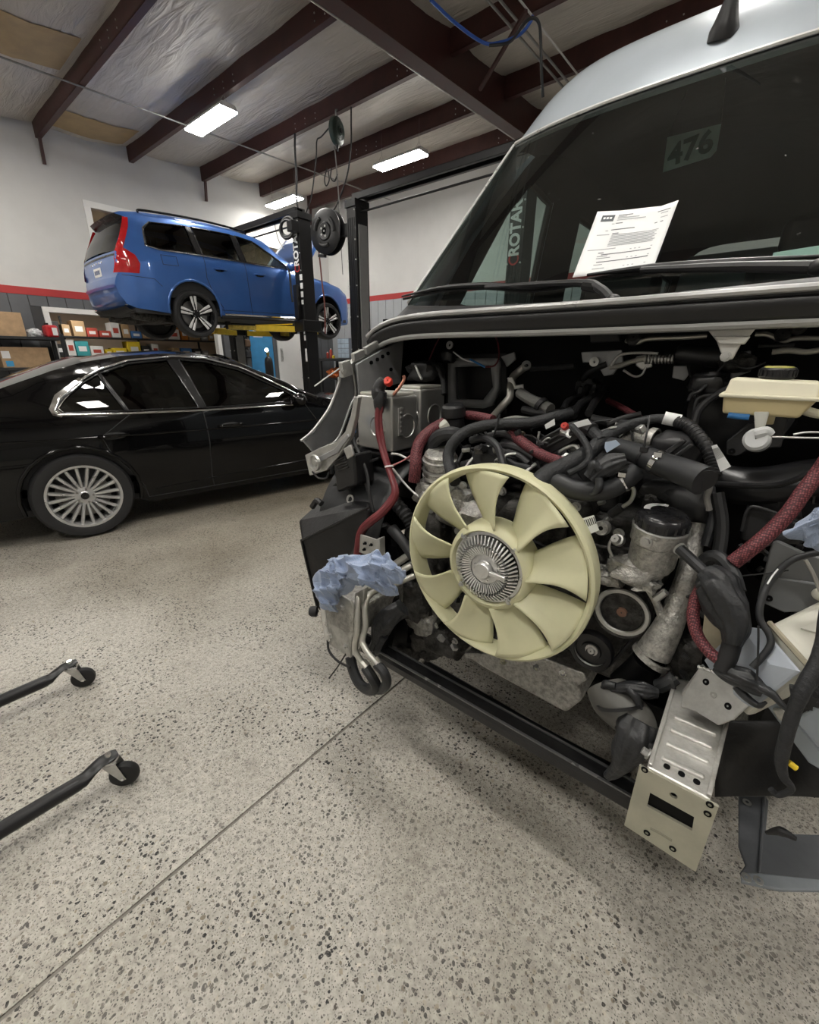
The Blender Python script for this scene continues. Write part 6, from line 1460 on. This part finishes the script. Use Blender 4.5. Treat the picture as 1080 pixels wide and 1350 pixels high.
pot('pedal_sensor', 998, 580, 1.22, [(1,7),(12,7),(15,4),(15,-6)], (-.15,-.9,.35), mat('pale_grey_sensor', (.50,.51,.51), .45), 26); T('sensor_body', [(996,573,1.22),(1010,570,1.22),(1018,574,1.22)], [8,8,5], mat('pale_grey_sensor', (.5,.51,.51), .45)); T('push_rod', [(1018,576,1.22),(1050,577,1.22),(1100,578,1.22)], 1.4, BARE); T('push_rod', [(1046,573,1.24),(1066,570,1.24),(1100,571,1.24)], 1.4, BARE)
T('blue_fitting', [(960,547,1.26),(975,549,1.26),(988,550,1.26)], 4, mat('blue_connector', (.04,.2,.5), .35))
# booster, brackets and black inner wing pressings
pot('brake_booster', 975, 540, 1.55, [(1,20),(20,20),(40,12),(58,4),(62,-6),(58,-20),(50,-30)], (0,-1,.25), BLACK_PAINT, 36)
slab('brake_bracket', [(958,582),(985,560),(1020,545),(1040,552),(1030,590),(990,592),(972,602),(958,600)], 1.30, .02, GREYMET if False else DARK_PLASTIC); pot('bracket_hole', 965, 595, 1.29, [(1,1),(4,1),(4,-1)], (0,-1,0), DARKBAY)
o = MB(); o.grid(lambda u, v: PY(945+150*u, 610+50*v+6*math.sin(u*5), 1.26-.10*v*u-.03*math.sin(v*PI)), 16, 8); o.build('inner_wing_pressing', BLACK_PAINT, van, 60, solid=.006)
T('wing_edge', [(944,638,1.2),(980,640,1.18),(1020,640,1.16),(1050,632,1.14),(1090,612,1.12)], 4, BLACK_PAINT); T('brake_line', [(905,470,1.5),(912,500,1.45),(916,520,1.42),(922,535,1.4)], 2, RUBBER)
T('brake_line', [(908,528,1.4),(912,520,1.4),(922,516,1.4),(935,505,1.42),(958,498,1.44)], 2.4, DARK_PLASTIC); T('brake_line', [(916,545,1.4),(918,530,1.4),(926,523,1.4),(945,520,1.4)], 2.4, DARK_PLASTIC); lump('valve_block', 935, 505, 1.44, 22, 14, 14, BLACK_PLASTIC, 37, .3); T('vacuum_hose', [(915,560,1.36),(922,540,1.38),(940,524,1.4),(965,510,1.42),(985,500,1.44)], 5, RUBBER); T('wiper_wire', [(946,490,1.42),(960,478,1.42),(985,486,1.42),(1010,478,1.42)], 1.6, RUBBER)
# dark air box below
slab('air_box', [(984,670),(1000,668),(1060,690),(1060,720),(975,715)], 1.22, .15, DARK_PLASTIC, bevel=.01); T('air_box_rim', [(978,700,1.2),(986,672,1.2),(1004,670,1.2),(1060,690,1.2)], 2, DARK_PLASTIC); T('wing_hook', [(976,660,1.24),(1018,660,1.24),(1026,656,1.24),(1026,668,1.24)], 1.4, DARK_PLASTIC); T('wing_hook', [(1040,655,1.24),(1044,668,1.24)], 1.4, DARK_PLASTIC); T('wing_hook', [(1074,648,1.2),(1072,664,1.2)], 1.8, DARK_PLASTIC)
# red sleeve hoses
T('red_sleeve_hose', [(1095,600,1.12),(1080,622,1.12),(1060,648,1.10),(1040,676,1.08),(1015,702,1.06),(992,722,1.04),(966,742,1.03)], 9.5, REDHOSE, n=14)
T('red_sleeve_hose', [(926,772,1.02),(917,792,1.0),(914,815,.98),(920,838,.96),(934,858,.94),(948,870,.93)], 7.5, REDHOSE, n=14)
T('radiator_hose', [(1060,700,1.12),(1030,708,1.1),(1000,718,1.08),(975,732,1.06),(955,745,1.05)], 7, HOSE); T('radiator_hose', [(925,744,1.06),(938,734,1.05),(952,738,1.04),(966,756,1.02),(974,780,1.0)], 9, HOSE)
# grey battery panel and wiring
slab('lamp_carrier', [(1018,714),(1026,713),(1062,730),(1090,738),(1090,806),(1034,808),(998,792)], 1.08, .012, mat('mid_grey_panel', (.16,.165,.17), .45, 0, .1, 8)); slab('carrier_step', [(1012,760),(1090,772),(1090,806),(1034,808),(998,792)], 1.072, .01, mat('mid_grey_panel', (.16,.165,.17), .45)); pot('carrier_hole', 1014, 789, 1.068, [(1,1),(4,1),(4,-1)], (0,-1,0), DARKBAY)
T('wrapped_cable', [(1096,728,1.02),(1072,730,1.02),(1045,738,1.01),(1025,755,1.0),(1010,776,.98),(1002,800,.96),(1003,818,.95),(1014,836,.94),(1016,850,.93),(1005,866,.92),(992,880,.91)], 4.2, HOSE, n=12); T('thin_wire', [(972,760,1.02),(1000,757,1.01),(1040,752,1.01)], 1, RUBBER); T('thin_wire', [(1000,825,.93),(1000,850,.92),(998,898,.90)], 1.3, RUBBER)
T('cable_stripe', [(1012,770,.972),(1018,760,.985),(1026,750,.992)], 1.0, PAPER); T('lamp_strut', [(1062,738,1.05),(1072,756,1.04),(1082,780,1.03)], 2.5, PIPE)
# coolant expansion tank
TK = mat('milky_tank_plastic', (.58,.57,.50), .4, 0, .12, 5, rvar=.06)
a = PY(1016, 822, .97); b = PY(1090, 786, 1.06); d = PY(1070, 882, .87); c_ = b+(d-a); dn = Vector((-.05, .06, -.19))
tk = MB().hexa([a+dn, d+dn, c_+dn, b+dn], [a, d, c_, b]).build('expansion_tank', TK, van, 0, .014, seg=3)
lo = Vector((-.045, .04, -.03)); MB().hexa([a+lo+dn*.8, d+lo+dn*.8, d+dn*.8, a+dn*.8], [a+lo*1.0+Vector((0,0,-.01)), d+lo+Vector((0,0,-.01)), d+Vector((-.004,0,-.01)), a+Vector((-.004,0,-.01))]).build('tank_side', mat('blue_lit_tank_plastic', (.42,.46,.52), .4, 0, .1, 6), tk, 0, .01)  # bluish light on the lower face is put into this colour
MB().tube([a+Vector((-.002,-.002,.002)), d+Vector((-.002,-.002,.002))], .005, 6, 1).build('tank_seam', mat('tan_seam', (.30,.27,.20), .5), tk)
m_ = a.lerp(c_, .45); nrm = (d-a).cross(b-a).normalized(); nrm = nrm if nrm.z > 0 else -nrm
e1 = (b-a).normalized(); e2 = (d-a).normalized(); MB().prism([(-.02,-.012),(.022,-.008),(.0,.016)], m_+nrm*.0005, e1, e2, nrm*.004).build('moulded_arrow', TK, tk, 0, .001)
MB().ball(a.lerp(b, .9)+nrm*.01, (.014,.014,.012)).build('tank_nipple', TK, tk)
# big loom coming down the right edge
T('edge_loom', [(1090,800,.90),(1084,850,.88),(1074,880,.86),(1058,910,.84),(1046,940,.83),(1036,975,.82),(1030,1005,.815),(1034,1025,.81),(1044,1040,.81),(1026,1048,.81),(1016,1040,.81)], [7,8,9,9,8,8,7,6,4,4,4], LOOM, n=12, rr=.08)
T('edge_loom', [(1090,880,.86),(1068,900,.85),(1050,930,.84)], 8, LOOM, rr=.1); lump('loom_knot', 1062, 918, .86, 14, 10, 14, RUBBER, 41, .5)
T('yellow_plug', [(1040,1005,.82),(1050,1013,.82)], 4, YELLOW, sm=1)
# bluish bumper bracket plates
BB = mat('galvanised_blue_grey', (.30,.34,.38), .4, .5, .12, 9)
slab('bumper_bracket', [(1010,930),(1022,920),(1090,1000),(1090,1020),(1066,1006)], .98, .02, BB); slab('bumper_bracket', [(1048,950),(1090,925),(1090,990),(1076,985)], .93, .01, BB); slab('bracket_flange', [(1018,936),(1034,936),(1038,952),(1026,950)], .97, .01, BRK)
# ---- right frame horn: crash box with end plate
P1 = PY(844, 1007, .77); P2 = PY(948, 1061, .77); P3 = PY(918, 1146, .77); P4 = PY(824, 1085, .77)
holes = [[(858,1042),(916,1074),(913,1092),(854,1060)], [(885,1042),(889,1042),(892,1047),(889,1050),(885,1048)]]
PL = mat('zinc_end_plate', (.47,.46,.37), .45, .45, .12, 14, bump=.04, rvar=.1)
hc = PY(889, 1046, .77); hol = [[(PY(x_, y_, .77).x, PY(x_, y_, .77).z) for x_, y_ in holes[0]], [(hc.x+.0065*math.cos(2*PI*k/12), hc.z+.0065*math.sin(2*PI*k/12)) for k in range(12)]]
ep = holed_plate('bumper_plate', [(p.x, p.z) for p in (P1, P2, P3, P4)], hol, .764, .006, PL, van)
MB().box2((P1.x+.008, .7715, P3.z+.02), (P2.x-.008, .7735, P1.z-.006)).build('plate_slot_shade', DARKBAY, van, 0)  # black panel stands in for the shade inside the hollow box
for x_, y_ in ((850,1015),(936,1061),(933,1073),(853,1098),(887,1119)): MB().lathe([(.003,.001),(.006,.001),(.0065,-.001)], PY(x_, y_, .7635), (0,-1,0), 16).build('plate_hole', DARKBAY, ep)
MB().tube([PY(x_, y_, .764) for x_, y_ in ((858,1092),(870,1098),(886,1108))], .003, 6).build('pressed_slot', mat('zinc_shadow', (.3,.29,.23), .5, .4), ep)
zt = P1.z-.004; zb = (P3.z+P4.z)/2+.05; x0, x1 = P1.x+.012, P2.x-.012
SIL = grime('silver_painted_crash_box', (.66,.65,.62), (.42,.41,.38), .38, .7, .42, 16, .2, 60)
o = MB(); o.hexa([(x0,.775,zb),(x1,.775,zb),(x1+.012,1.08,zb),(x0-.004,1.12,zb)], [(x0,.775,zt),(x1,.775,zt),(x1+.012,1.08,zt),(x0-.004,1.12,zt)]); cb = o.build('crash_box', SIL, van, 0, .005)
for k in range(4):
    y_ = .815+.045*k; MB().beam((x0+.018, y_, zt+.001), (x1-.014+k*.002, y_+.004, zt+.001), .013, .010, up=(0,0,1)).build('pressed_rib', SIL, cb, 0, .004, seg=3)
MB().beam((x0+.004,.78,zt), (x0,1.10,zt), .008, .014).build('box_seam', SIL, cb, 0, .002); MB().beam((x1-.004,.78,zt), (x1+.008,1.06,zt), .008, .014).build('box_seam', SIL, cb, 0, .002)
for k in range(3): MB().cyl((x0+.03+.025*k, .80, zt), (x0+.03+.025*k, .80, zt+.003), .006, n=10).build('box_hole', DARKBAY, cb)
MB().bolt((x0-.004,.83,zt-.02), (-1,0,.3), .008, .014).build('bolt', BARE, cb, 0)
# bent bracket plate on top of the crash box
def bpf(u, v):
    L0 = PY(921,880,1.03).lerp(PY(897,928,.965), v); R0 = PY(992,905,.97).lerp(PY(950,952,.93), v); p = L0.lerp(R0, u); return p+Vector((0,0,.006*math.sin(PI*u)-.004*math.sin(PI*v)))
bpq = [(922,879),(992,904),(988,928),(966,948),(946,956),(918,938),(898,932),(900,918)]
pl_ = [PY(a_, b_, 1.0-.0009*(b_-879)-.0004*(a_-922)) for a_, b_ in bpq]
nn = (pl_[1]-pl_[0]).cross(pl_[-1]-pl_[0]).normalized(); nn = nn if nn.z > 0 else -nn
ce = sum(pl_, Vector())/len(pl_); pl_ = [p-nn*(p-ce).dot(nn) for p in pl_]
ub = MB().add(pl_+[p-nn*.006 for p in pl_], [tuple(range(8)), tuple(range(8, 16))[::-1]]+[(i, (i+1) % 8, 8+(i+1) % 8, 8+i) for i in range(8)]).build('radiator_bracket', BARE, van, 0, .002)
for a_, b_ in ((931,899),(941,916),(960,931)):
    p = PY(a_, b_, 1.0); dd = ray(a_, b_); t_ = (ce-CAMP).dot(nn)/dd.dot(nn); p = CAMP+dd*t_
    MB().lathe([(.002,.0015),(.0065,.0015),(.007,.0)], p, nn, 16).build('bracket_hole', DARKBAY if b_ != 916 else BRK, ub)
MB().tube([pl_[0]+nn*.002, pl_[0].lerp(pl_[1], .5)+nn*.002, pl_[1]+nn*.002], .004, 6, 1).build('bracket_rim', ALU, ub)
# tan inner panel behind the bag
slab('tan_panel', [(930,800),(952,822),(956,850),(940,872),(924,850)], 1.06, .01, mat('tan_primer', (.46,.41,.30), .6, 0, .15, 20)); slab('hanger_strip', [(925,880),(932,888),(905,925),(898,916)], 1.02, .02, SIL)
# splash shield hanging low
SH = mat('grey_splash_shield', (.085,.09,.098), .5, 0, .25, 6, bump=.05, rvar=.1)
slabz('splash_shield', [(974,1030),(1002,1036),(1014,1056),(1010,1098),(1090,1100),(1090,1172),(1030,1170),(978,1160),(976,1150),(983,1140),(974,1116)], .27, .006, SH); slabz('shield_rib', [(1006,1050),(1010,1050),(1004,1150),(1000,1150)], .278, .01, SH); slabz('shield_lip', [(978,1150),(1000,1150),(1090,1160),(1090,1174),(1030,1173),(978,1162)], .276, .01, mat('pale_shield_lip', (.22,.24,.26), .5, 0, .2, 6))
for a_, b_ in ((984,1157),(1000,1161),(985,1058)): MB().lathe([(.004,.002),(.010,.002),(.010,0)], PZ(a_, b_, .276), (0,0,1), 14).build('shield_eyelet', BARE, van)
o = MB(); o.grid(lambda u, v: PY(944+150*u, 950+100*v, 1.12+.06*math.sin(3*u+2*v)), 12, 8); o.build('bumper_liner', mat('dusty_liner', (.016,.016,.017), .55, 0, .4, 6, bump=.2), van, 60, solid=.005)
MB().beam(PZ(1060, 1040, .27)+Vector((.02,.0,.002)), PZ(1050, 1010, .45)+Vector((0,.05,0)), .02, .02).build('shield_stay', DARKBAY, van, 0)
T('shield_clip', [(1010,1098,.92),(1030,1096,.92),(1050,1106,.92)], [2,6,3], RUBBER)

# ---- plugs, clips and small brackets crowding the engine
rc = random.Random(11)
def connector(px, py, Y, w, h, d, m):
    c = PY(px, py, Y); k = depth_of(c)/FPX; R_ = Matrix.Rotation(rc.uniform(-.8, .8), 3, 'Z') @ Matrix.Rotation(rc.uniform(-.7, .7), 3, 'X') @ Matrix.Rotation(rc.uniform(-.6, .6), 3, 'Y')
    MB().box(c, (w*k, d*k, h*k), R_).build('connector', m, van, 0, .0018)
    MB().box(c+R_ @ Vector((0, -d*k*.5, h*k*.15)), (w*k*.6, d*k*.25, h*k*.35), R_).build('connector_latch', m, van, 0, .001)
cm = [BLACK_PLASTIC, BLACK_PLASTIC, DARK_PLASTIC, CASTDK, CASTAL, BARE, mat('grey_connector', (.16,.16,.15), .5)]
for k in range(46):
    connector(rc.uniform(612, 845), rc.uniform(560, 632), rc.uniform(1.15, 1.26), rc.uniform(5, 13), rc.uniform(4, 9), rc.uniform(5, 10), rc.choice(cm))
for k in range(18):
    connector(rc.uniform(548, 610), rc.uniform(640, 700), rc.uniform(1.12, 1.18), rc.uniform(4, 10), rc.uniform(4, 9), rc.uniform(4, 8), rc.choice(cm))
for k in range(16):
    connector(rc.uniform(540, 620), rc.uniform(775, 862), rc.uniform(1.08, 1.14), rc.uniform(4, 12), rc.uniform(4, 9), rc.uniform(4, 8), rc.choice(cm[2:6]))
for k in range(16):
    connector(rc.uniform(775, 905), rc.uniform(655, 735), rc.uniform(1.13, 1.2), rc.uniform(4, 12), rc.uniform(4, 10), rc.uniform(4, 8), rc.choice(cm))
for k in range(12):
    connector(rc.uniform(900, 930), rc.uniform(780, 900), rc.uniform(1.06, 1.14), rc.uniform(5, 12), rc.uniform(5, 12), rc.uniform(4, 8), rc.choice(cm[:4]))
for k in range(14):
    connector(rc.uniform(975, 1060), rc.uniform(690, 760), rc.uniform(1.12, 1.2), rc.uniform(5, 14), rc.uniform(5, 10), rc.uniform(4, 8), rc.choice(cm[:4]))

lump('lower_casting_and_fill', 522, 822, 1.12, 30, 18, 30, DARKBAY, 51, .3); lump('lower_casting_and_fill', 512, 728, 1.16, 34, 18, 34, DARKBAY, 52, .3); lump('lower_casting_and_fill', 535, 855, 1.12, 22, 14, 14, CASTDK, 53, .4)  # the two black lumps are added dark fill over bright floor gaps
# ================================================================== LOOSE THINGS
def cloth(name, outline, Yc, label, cat, m, seed=0, fold=.03, bulge=.03, n=46, group=None):
    """crumpled cloth: a folded sheet whose silhouette follows sight lines at depth Yc"""
    pts = [PY(a, b, Yc) for a, b in outline]; c = sum(pts, Vector())/len(pts); K = len(pts)
    o = MB()
    def fn(u, v):
        t = u*K; i = int(t) % K; f_ = t-int(t); e = pts[i].lerp(pts[(i+1) % K], f_)
        p = c.lerp(e, v)
        sd = Vector((seed*5.1, seed*2.3, seed*.7)); w = noise.noise(p*6+sd); w2 = noise.noise(p*4+sd*2)
        f1 = math.sin(p.dot(Vector((48,10,26)))+4.5*w+seed); f2 = math.sin(p.dot(Vector((-34,14,72)))+5*w2+2*w); f3 = noise.noise(p*22+sd)
        d = bulge*(1-v**2.2)+fold*(.55*(1-abs(f1))**1.4*(.6+w2)+.34*(1-abs(f2))**1.4+.07*f3+.35*w2)*(1-.4*v**6)
        edge = .012*noise.noise(p*50+Vector((seed, 2, 3)))*v
        return p+Vector((edge, -d*.75, d*.65+edge))
    o.grid(fn, n*4, n)
    ob = o.build(name, m, None, 80, solid=.008); return tag(ob, label, cat, group)
def glove(name, spine, rpx, label, cat='glove', fingers=(), seed=0, group=None):
    q = [PY(*p) for p in spine]; path = spline(q, 6); m_ = len(path); rings = []; n = 44
    rad = [r*depth_of(p)/FPX for r, p in zip(rpx, q)]
    prev = None
    for i, p in enumerate(path):
        d = (path[min(i+1, m_-1)]-path[max(i-1, 0)]).normalized()
        if prev is None: a = frame_of(d)[0]
        else: a = (prev-d*prev.dot(d)).normalized()
        prev = a; b = d.cross(a); t = i/(m_-1)*(len(rad)-1); k = min(int(t), len(rad)-2); r = rad[k]+(rad[k+1]-rad[k])*(t-k)
        rings.append([p+(a*math.cos(2*PI*j/n)+b*math.sin(2*PI*j/n))*r*(1+.10*math.sin(j*2*PI/n*10+seed+i*.10)*(.6+.4*noise.noise(Vector((j*.3, i*.1, seed))))+.30*noise.noise(Vector((math.cos(2*PI*j/n)*1.5, math.sin(2*PI*j/n)*1.5, i*.16+seed*3)))) for j in range(n)])
    t = thing(name, q[0], label, cat, group)
    MB().ring_loft(rings).build('wrap', BAG, t, 60)
    for f_ in fingers:
        fq = [PY(*p) for p in f_]; k = depth_of(fq[0])/FPX
        MB().tube(fq, [5*k, 5.5*k, 4*k, 2*k], 10, 5, rr=.35).build('finger', BAG, t, 60)
    return t
# blue shop rags
cloth('shop_rag', [(416,770),(424,752),(440,738),(458,731),(478,735),(495,728),(514,733),(524,748),(540,754),(538,768),(524,775),(530,786),(516,789),(503,775),(494,762),(478,772),(462,786),(446,790),(448,808),(430,806),(418,786)], .785, 'blue cloth rag draped over the left frame horn of the van', 'rag', RAG, 1, .060, .045)
cloth('shop_rag', [(1034,708),(1050,690),(1070,676),(1100,660),(1130,700),(1120,735),(1090,738),(1080,728),(1066,716),(1050,718)], .98, 'blue cloth rag tucked by the headlamp carrier on the driver side', 'rag', RAG, 3, .05, .03)
# black nitrile wraps over open pipes
glove('nitrile_glove', [(530,800,.93),(515,812,.91),(503,828,.90),(497,848,.885)], [11,15,13,7], 'black glove stuffed beside the lower left pipes of the engine', fingers=([(500,838,.89),(494,846,.885),(490,854,.88),(489,860,.88)], [(507,838,.89),(502,848,.885),(498,856,.88),(497,862,.88)]), seed=1)
glove('tied_bag', [(930,756,1.0),(945,770,.985),(958,800,.965),(968,828,.945),(966,850,.93)], [14,25,25,17,10], 'large black bag wrapped around the hose above the crash box', 'bag', fingers=([(940,768,.97),(930,768,.97),(922,772,.97),(918,774,.97)],), seed=2)
T('wrapped_hose_end', [(966,846,.94),(960,866,.93),(952,884,.92)], [11,11,10], RUBBER, n=14)
glove('tied_bag', [(846,950,.965),(838,968,.945),(828,990,.925),(815,1012,.915),(800,1024,.91)], [20,25,20,9,5], 'black bag tied over the open lower intake elbow', 'bag', fingers=([(850,975,.93),(858,985,.925),(862,994,.92),(863,1000,.92)],), seed=4)
glove('nitrile_glove', [(800,908,1.0),(825,906,1.0),(848,910,1.01),(868,914,1.02)], [4,8,11,6], 'black glove knotted on top of the grey intake elbow', fingers=([(828,908,.99),(838,918,.985),(842,928,.98),(846,936,.975)], [(812,904,.995),(800,902,.995),(796,905,.995),(793,906,.995)]), seed=5)
glove('nitrile_glove', [(826,606,1.06),(806,612,1.05),(790,620,1.035),(778,632,1.025)], [9,12,12,9], 'crumpled black glove lying between the charge hoses', fingers=([(790,620,1.02),(783,612,1.02),(780,618,1.015),(778,626,1.01)], [(790,630,1.015),(790,642,1.01),(784,650,1.01),(778,652,1.01)]), seed=6)
glove('cloth_wrap', [(945,878,.93),(965,890,.92),(985,898,.915),(1008,910,.91)], [8,12,13,9], 'dark cloth like wrap bunched behind the radiator bracket', 'wrap', fingers=([(1000,905,.905),(1018,915,.90),(1034,932,.89),(1046,940,.885)], [(970,905,.915),(985,920,.91),(1000,930,.905),(1010,926,.90)]), seed=7)
glove('nitrile_glove', [(1064,700,.99),(1076,712,.98),(1095,720,.98)], [6,9,8], 'dark scrap of glove under the blue rag', 'glove', seed=8)
# ---- work order sheet under the wiper
ps = [(788,279),(818,279),(848,276),(872,273),(895,264)]; pb = [(755,366),(783,364),(812,361),(836,357),(862,352)]
def sheetp(u, v, off=.010):
    t = u*4; i = min(int(t), 3); f_ = t-i
    a = (ps[i][0]+(ps[i+1][0]-ps[i][0])*f_, ps[i][1]+(ps[i+1][1]-ps[i][1])*f_); b = (pb[i][0]+(pb[i+1][0]-pb[i][0])*f_, pb[i][1]+(pb[i+1][1]-pb[i][1])*f_)
    return a[0]+(b[0]-a[0])*v, a[1]+(b[1]-a[1])*v
_c = {}
def sheet3(u, v, off):
    k = (round(u, 4), round(v, 4))
    if k not in _c: _c[k] = ws_hit(*sheetp(u, v), .010)
    return WS(*_c[k], off)
# corners only, then bilinear in windscreen coordinates: keeps the sheet lying on the glass
gu = [[ws_hit(*sheetp(i/4, j/2), .010) for j in range(3)] for i in range(5)]
def sh3(u, v, off=.010):
    a = u*4; i = min(int(a), 3); fa = a-i; b = v*2; j = min(int(b), 1); fb = b-j
    q = [sum(w*gu[i+di][j+dj][c_] for di, wa in ((0, 1-fa), (1, fa)) for dj, wb in ((0, 1-fb), (1, fb)) for w in (wa*wb,)) for c_ in (0, 1)]
    return WS(q[0], q[1], off+.004*math.sin(u*PI))
pap = thing('work_order_sheet', sh3(.5, 1), 'white printed work order sheet held under the van wiper', 'paper')
MB().grid(lambda u, v: sh3(u, v), 16, 12).build('sheet', PAPER, pap, 60, solid=.0004)
INK = mat('printed_ink', (.16,.17,.19), .7); INK2 = mat('printed_light_ink', (.42,.43,.45), .7)
def printed(u0, v0, u1, v1, m, nm='printed_line'):
    MB().grid(lambda a, b: sh3(u0+(u1-u0)*a, v0+(v1-v0)*b, .0112), max(2, int((u1-u0)*14)), 1).build(nm, m, pap, 0)
printed(.08, .07, .22, .17, mat('printed_logo', (.10,.11,.12), .7), 'printed_logo')
for k in range(3): printed(.10+.035*k, .10, .125+.035*k, .13, PAPER, 'logo_mark')
for u0, v0, u1, m in ((.26,.075,.42,INK),(.26,.10,.36,INK2),(.26,.12,.5,INK2),(.26,.15,.6,INK2),(.74,.09,.92,INK),(.80,.13,.90,INK2),(.82,.20,.92,INK2),(.26,.20,.34,INK),(.22,.205,.25,INK2),(.76,.27,.80,INK),(.84,.27,.88,INK),(.24,.30,.50,INK),(.18,.31,.21,INK2),(.10,.37,.24,INK2),(.27,.36,.34,INK),(.06,.60,.38,INK2),(.24,.685,.86,INK),(.2,.655,.26,INK),(.2,.71,.32,INK2),(.22,.80,.86,INK),(.2,.74,.36,INK2),(.2,.84,.30,INK2),(.2,.90,.34,INK2)):
    printed(u0, v0, u1, v0+.013, m)
for k in range(8): printed(.27, .385+.024*k, .86-.02*(k % 3), .385+.024*k+.012, INK2)
for v0 in (.64, .77, .90):
    for u0 in (.56, .62, .68, .84): printed(u0, v0, u0+.025, v0+.012, INK2)
# small pale sheet on the dashboard near the second wiper
q_ = [ws_hit(*p, -.02) for p in ((1020,333),(1090,322),(1090,336),(1018,340))]; qq = [WS(*p, -.02) for p in q_]
o = MB(); o.add(qq+[p+Vector((0,.002,-.002)) for p in qq], [(0,1,2,3),(4,7,6,5)]); tag(o.build('folded_slip', mat('pale_green_slip', (.6,.72,.68), .6), None, 0), 'pale green folded slip lying behind the lower windscreen', 'paper')
# fleet number card hanging inside the cab
card = thing('number_card', PY(910, 195, 2.85), 'pale fleet number card reading 476 inside the windscreen', 'card')
cp = [(880,181),(951,163),(945,198),(937,207),(874,227)]
o = MB(); c3 = [PY(a, b, 2.85) for a, b in cp]; o.add(c3+[p+Vector((0,.004,0)) for p in c3], [(0,1,2,3,4),(9,8,7,6,5)]+[(i, (i+1) % 5, 5+(i+1) % 5, 5+i) for i in range(5)]); o.build('card_sheet', mat('pale_card', (.55,.68,.62), .6), card, 0)
a_ = PY(886, 212, 2.845); b_ = PY(936, 193, 2.845); ax = (b_-a_).normalized(); up = (PY(880,181,2.845)-PY(874,227,2.845)).normalized(); up = (up-ax*up.dot(ax)).normalized()
ctr = PY(910, 197, 2.843)
text_obj('card_number', '476', .125, mat('dark_green_ink', (.05,.12,.09), .7), card, ctr, ax, up, .0005, sx=1.0, bold=.004)
MB().tube([c3[0], (c3[0].x+.05, 2.86, 2.62)], .002, 5, 1).build('hanging_string', INTERIOR, card); MB().tube([c3[1], (c3[1].x-.02, 2.86, 2.62)], .002, 5, 1).build('hanging_string', INTERIOR, card)
# ================================================================== ROLLING STAND BASE (two legs reach into view)
def rolling_base():
    L1 = [PZ(0, 924, .095), PZ(58, 897, .095)]; L2 = [PZ(0, 1096, .095), PZ(96, 1036, .095)]
    xa, xb = PZ(60, 898, .10).x, PZ(100, 1035, .10).x
    t = thing('rolling_hoist', ((xa+xb)/2, -1.0, 0), 'black legged rolling hoist standing on swivel casters', 'hoist')
    y0 = -1.05
    for x_, yt, pc in ((xa, PZ(60, 896, .1).y, (97, 908)), (xb, PZ(104, 1032, .1).y, (152, 1018))):
        MB().cyl((x_, y0, .10), (x_, yt, .10), .024, n=20).build('leg', BLACK_PAINT, t)
        cs = PZ(*pc, .0); 
        tip = Vector((x_+.01, yt+.085, .135))
        # flattened, bent tip plate
        rg = []
        for k, (yy, zz, w, h) in enumerate(((yt-.02,.10,.024,.024),(yt+.015,.102,.028,.018),(yt+.04,.118,.028,.009),(yt+.065,.130,.027,.006),(yt+.10,.131,.026,.006),(yt+.115,.131,.018,.006))):
            rg.append([Vector((x_+math.cos(2*PI*j/16)*w, yy, zz+math.sin(2*PI*j/16)*h)) for j in range(16)])
        MB().ring_loft(rg).build('leg_tip', BLACK_PAINT, t)
        cx, cy = x_, yt+.09
        MB().lathe([(.001,.012),(.009,.012),(.011,.006),(.011,0)], (cx, cy, .135), (0,0,1), 12).build('caster_bolt', CHROME, t)
        MB().lathe([(.001,0),(.024,0),(.026,-.006),(.024,-.012),(.02,-.016),(.001,-.016)], (cx, cy, .125), (0,0,1), 24).build('caster_bearing', CHROME, t)
        wd = Vector((.35 if pc[0] < 120 else .15, 1, 0)).normalized() if pc[0] < 120 else Vector((.55, .83, 0)).normalized()
        sd = Vector((wd.y, -wd.x, 0)); wc = Vector((cx, cy, .046))+wd*.030
        fk = bpy.data.objects.new('caster_fork', None); C.objects.link(fk); fk.location = (cx, cy, .11); setpar(fk, t); fk.matrix_parent_inverse = mworld(t).inverted()
        for s in (-1, 1):
            q = [Vector((cx, cy, .112))+sd*s*.020-wd*.018, Vector((cx, cy, .112))+sd*s*.020+wd*.022, wc+sd*s*.020+wd*.010+Vector((0,0,-.006)), wc+sd*s*.020-wd*.008+Vector((0,0,-.006))]
            n_ = sd*s*.003; o = MB(); o.add(q+[p+n_ for p in q], [(0,1,2,3),(7,6,5,4)]+[(i, (i+1) % 4, 4+(i+1) % 4, 4+i) for i in range(4)]); o.build('fork_cheek', BARE, fk, 0, .001)
        MB().box((cx, cy, .113), (.044,.044,.004), math.atan2(wd.y, wd.x)).build('fork_bridge', BARE, fk, 0)
        MB().lathe([(.008,-.016),(.036,-.016),(.043,-.012),(.046,-.004),(.046,.004),(.043,.012),(.036,.016),(.008,.016)], wc, sd, 32).build('caster_wheel', RUBBER, fk)
        MB().cyl(wc-sd*.026, wc+sd*.026, .006, n=8).build('caster_axle', CHROME, fk)
    MB().beam((xa-.04, y0, .12), (xb+.04, y0, .12), .08, .06).build('cross_bar', BLACK_PAINT, t, 0, .006)
    MB().beam(((xa+xb)/2, y0, .12), ((xa+xb)/2, y0, 1.5), .08, .08, up=(0,1,0)).build('mast', BLACK_PAINT, t, 0, .006)
    for x_ in (xa, xb):
        MB().lathe([(.008,-.014),(.034,-.014),(.038,-.004),(.038,.004),(.034,.014),(.008,.014)], (x_, y0, .038), (1,0,0), 28).build('rear_wheel', RUBBER, t)
        MB().cyl((x_, y0, .04), (x_, y0, .10), .014).build('wheel_stem', CHROME, t)
    return t
rolling_base()
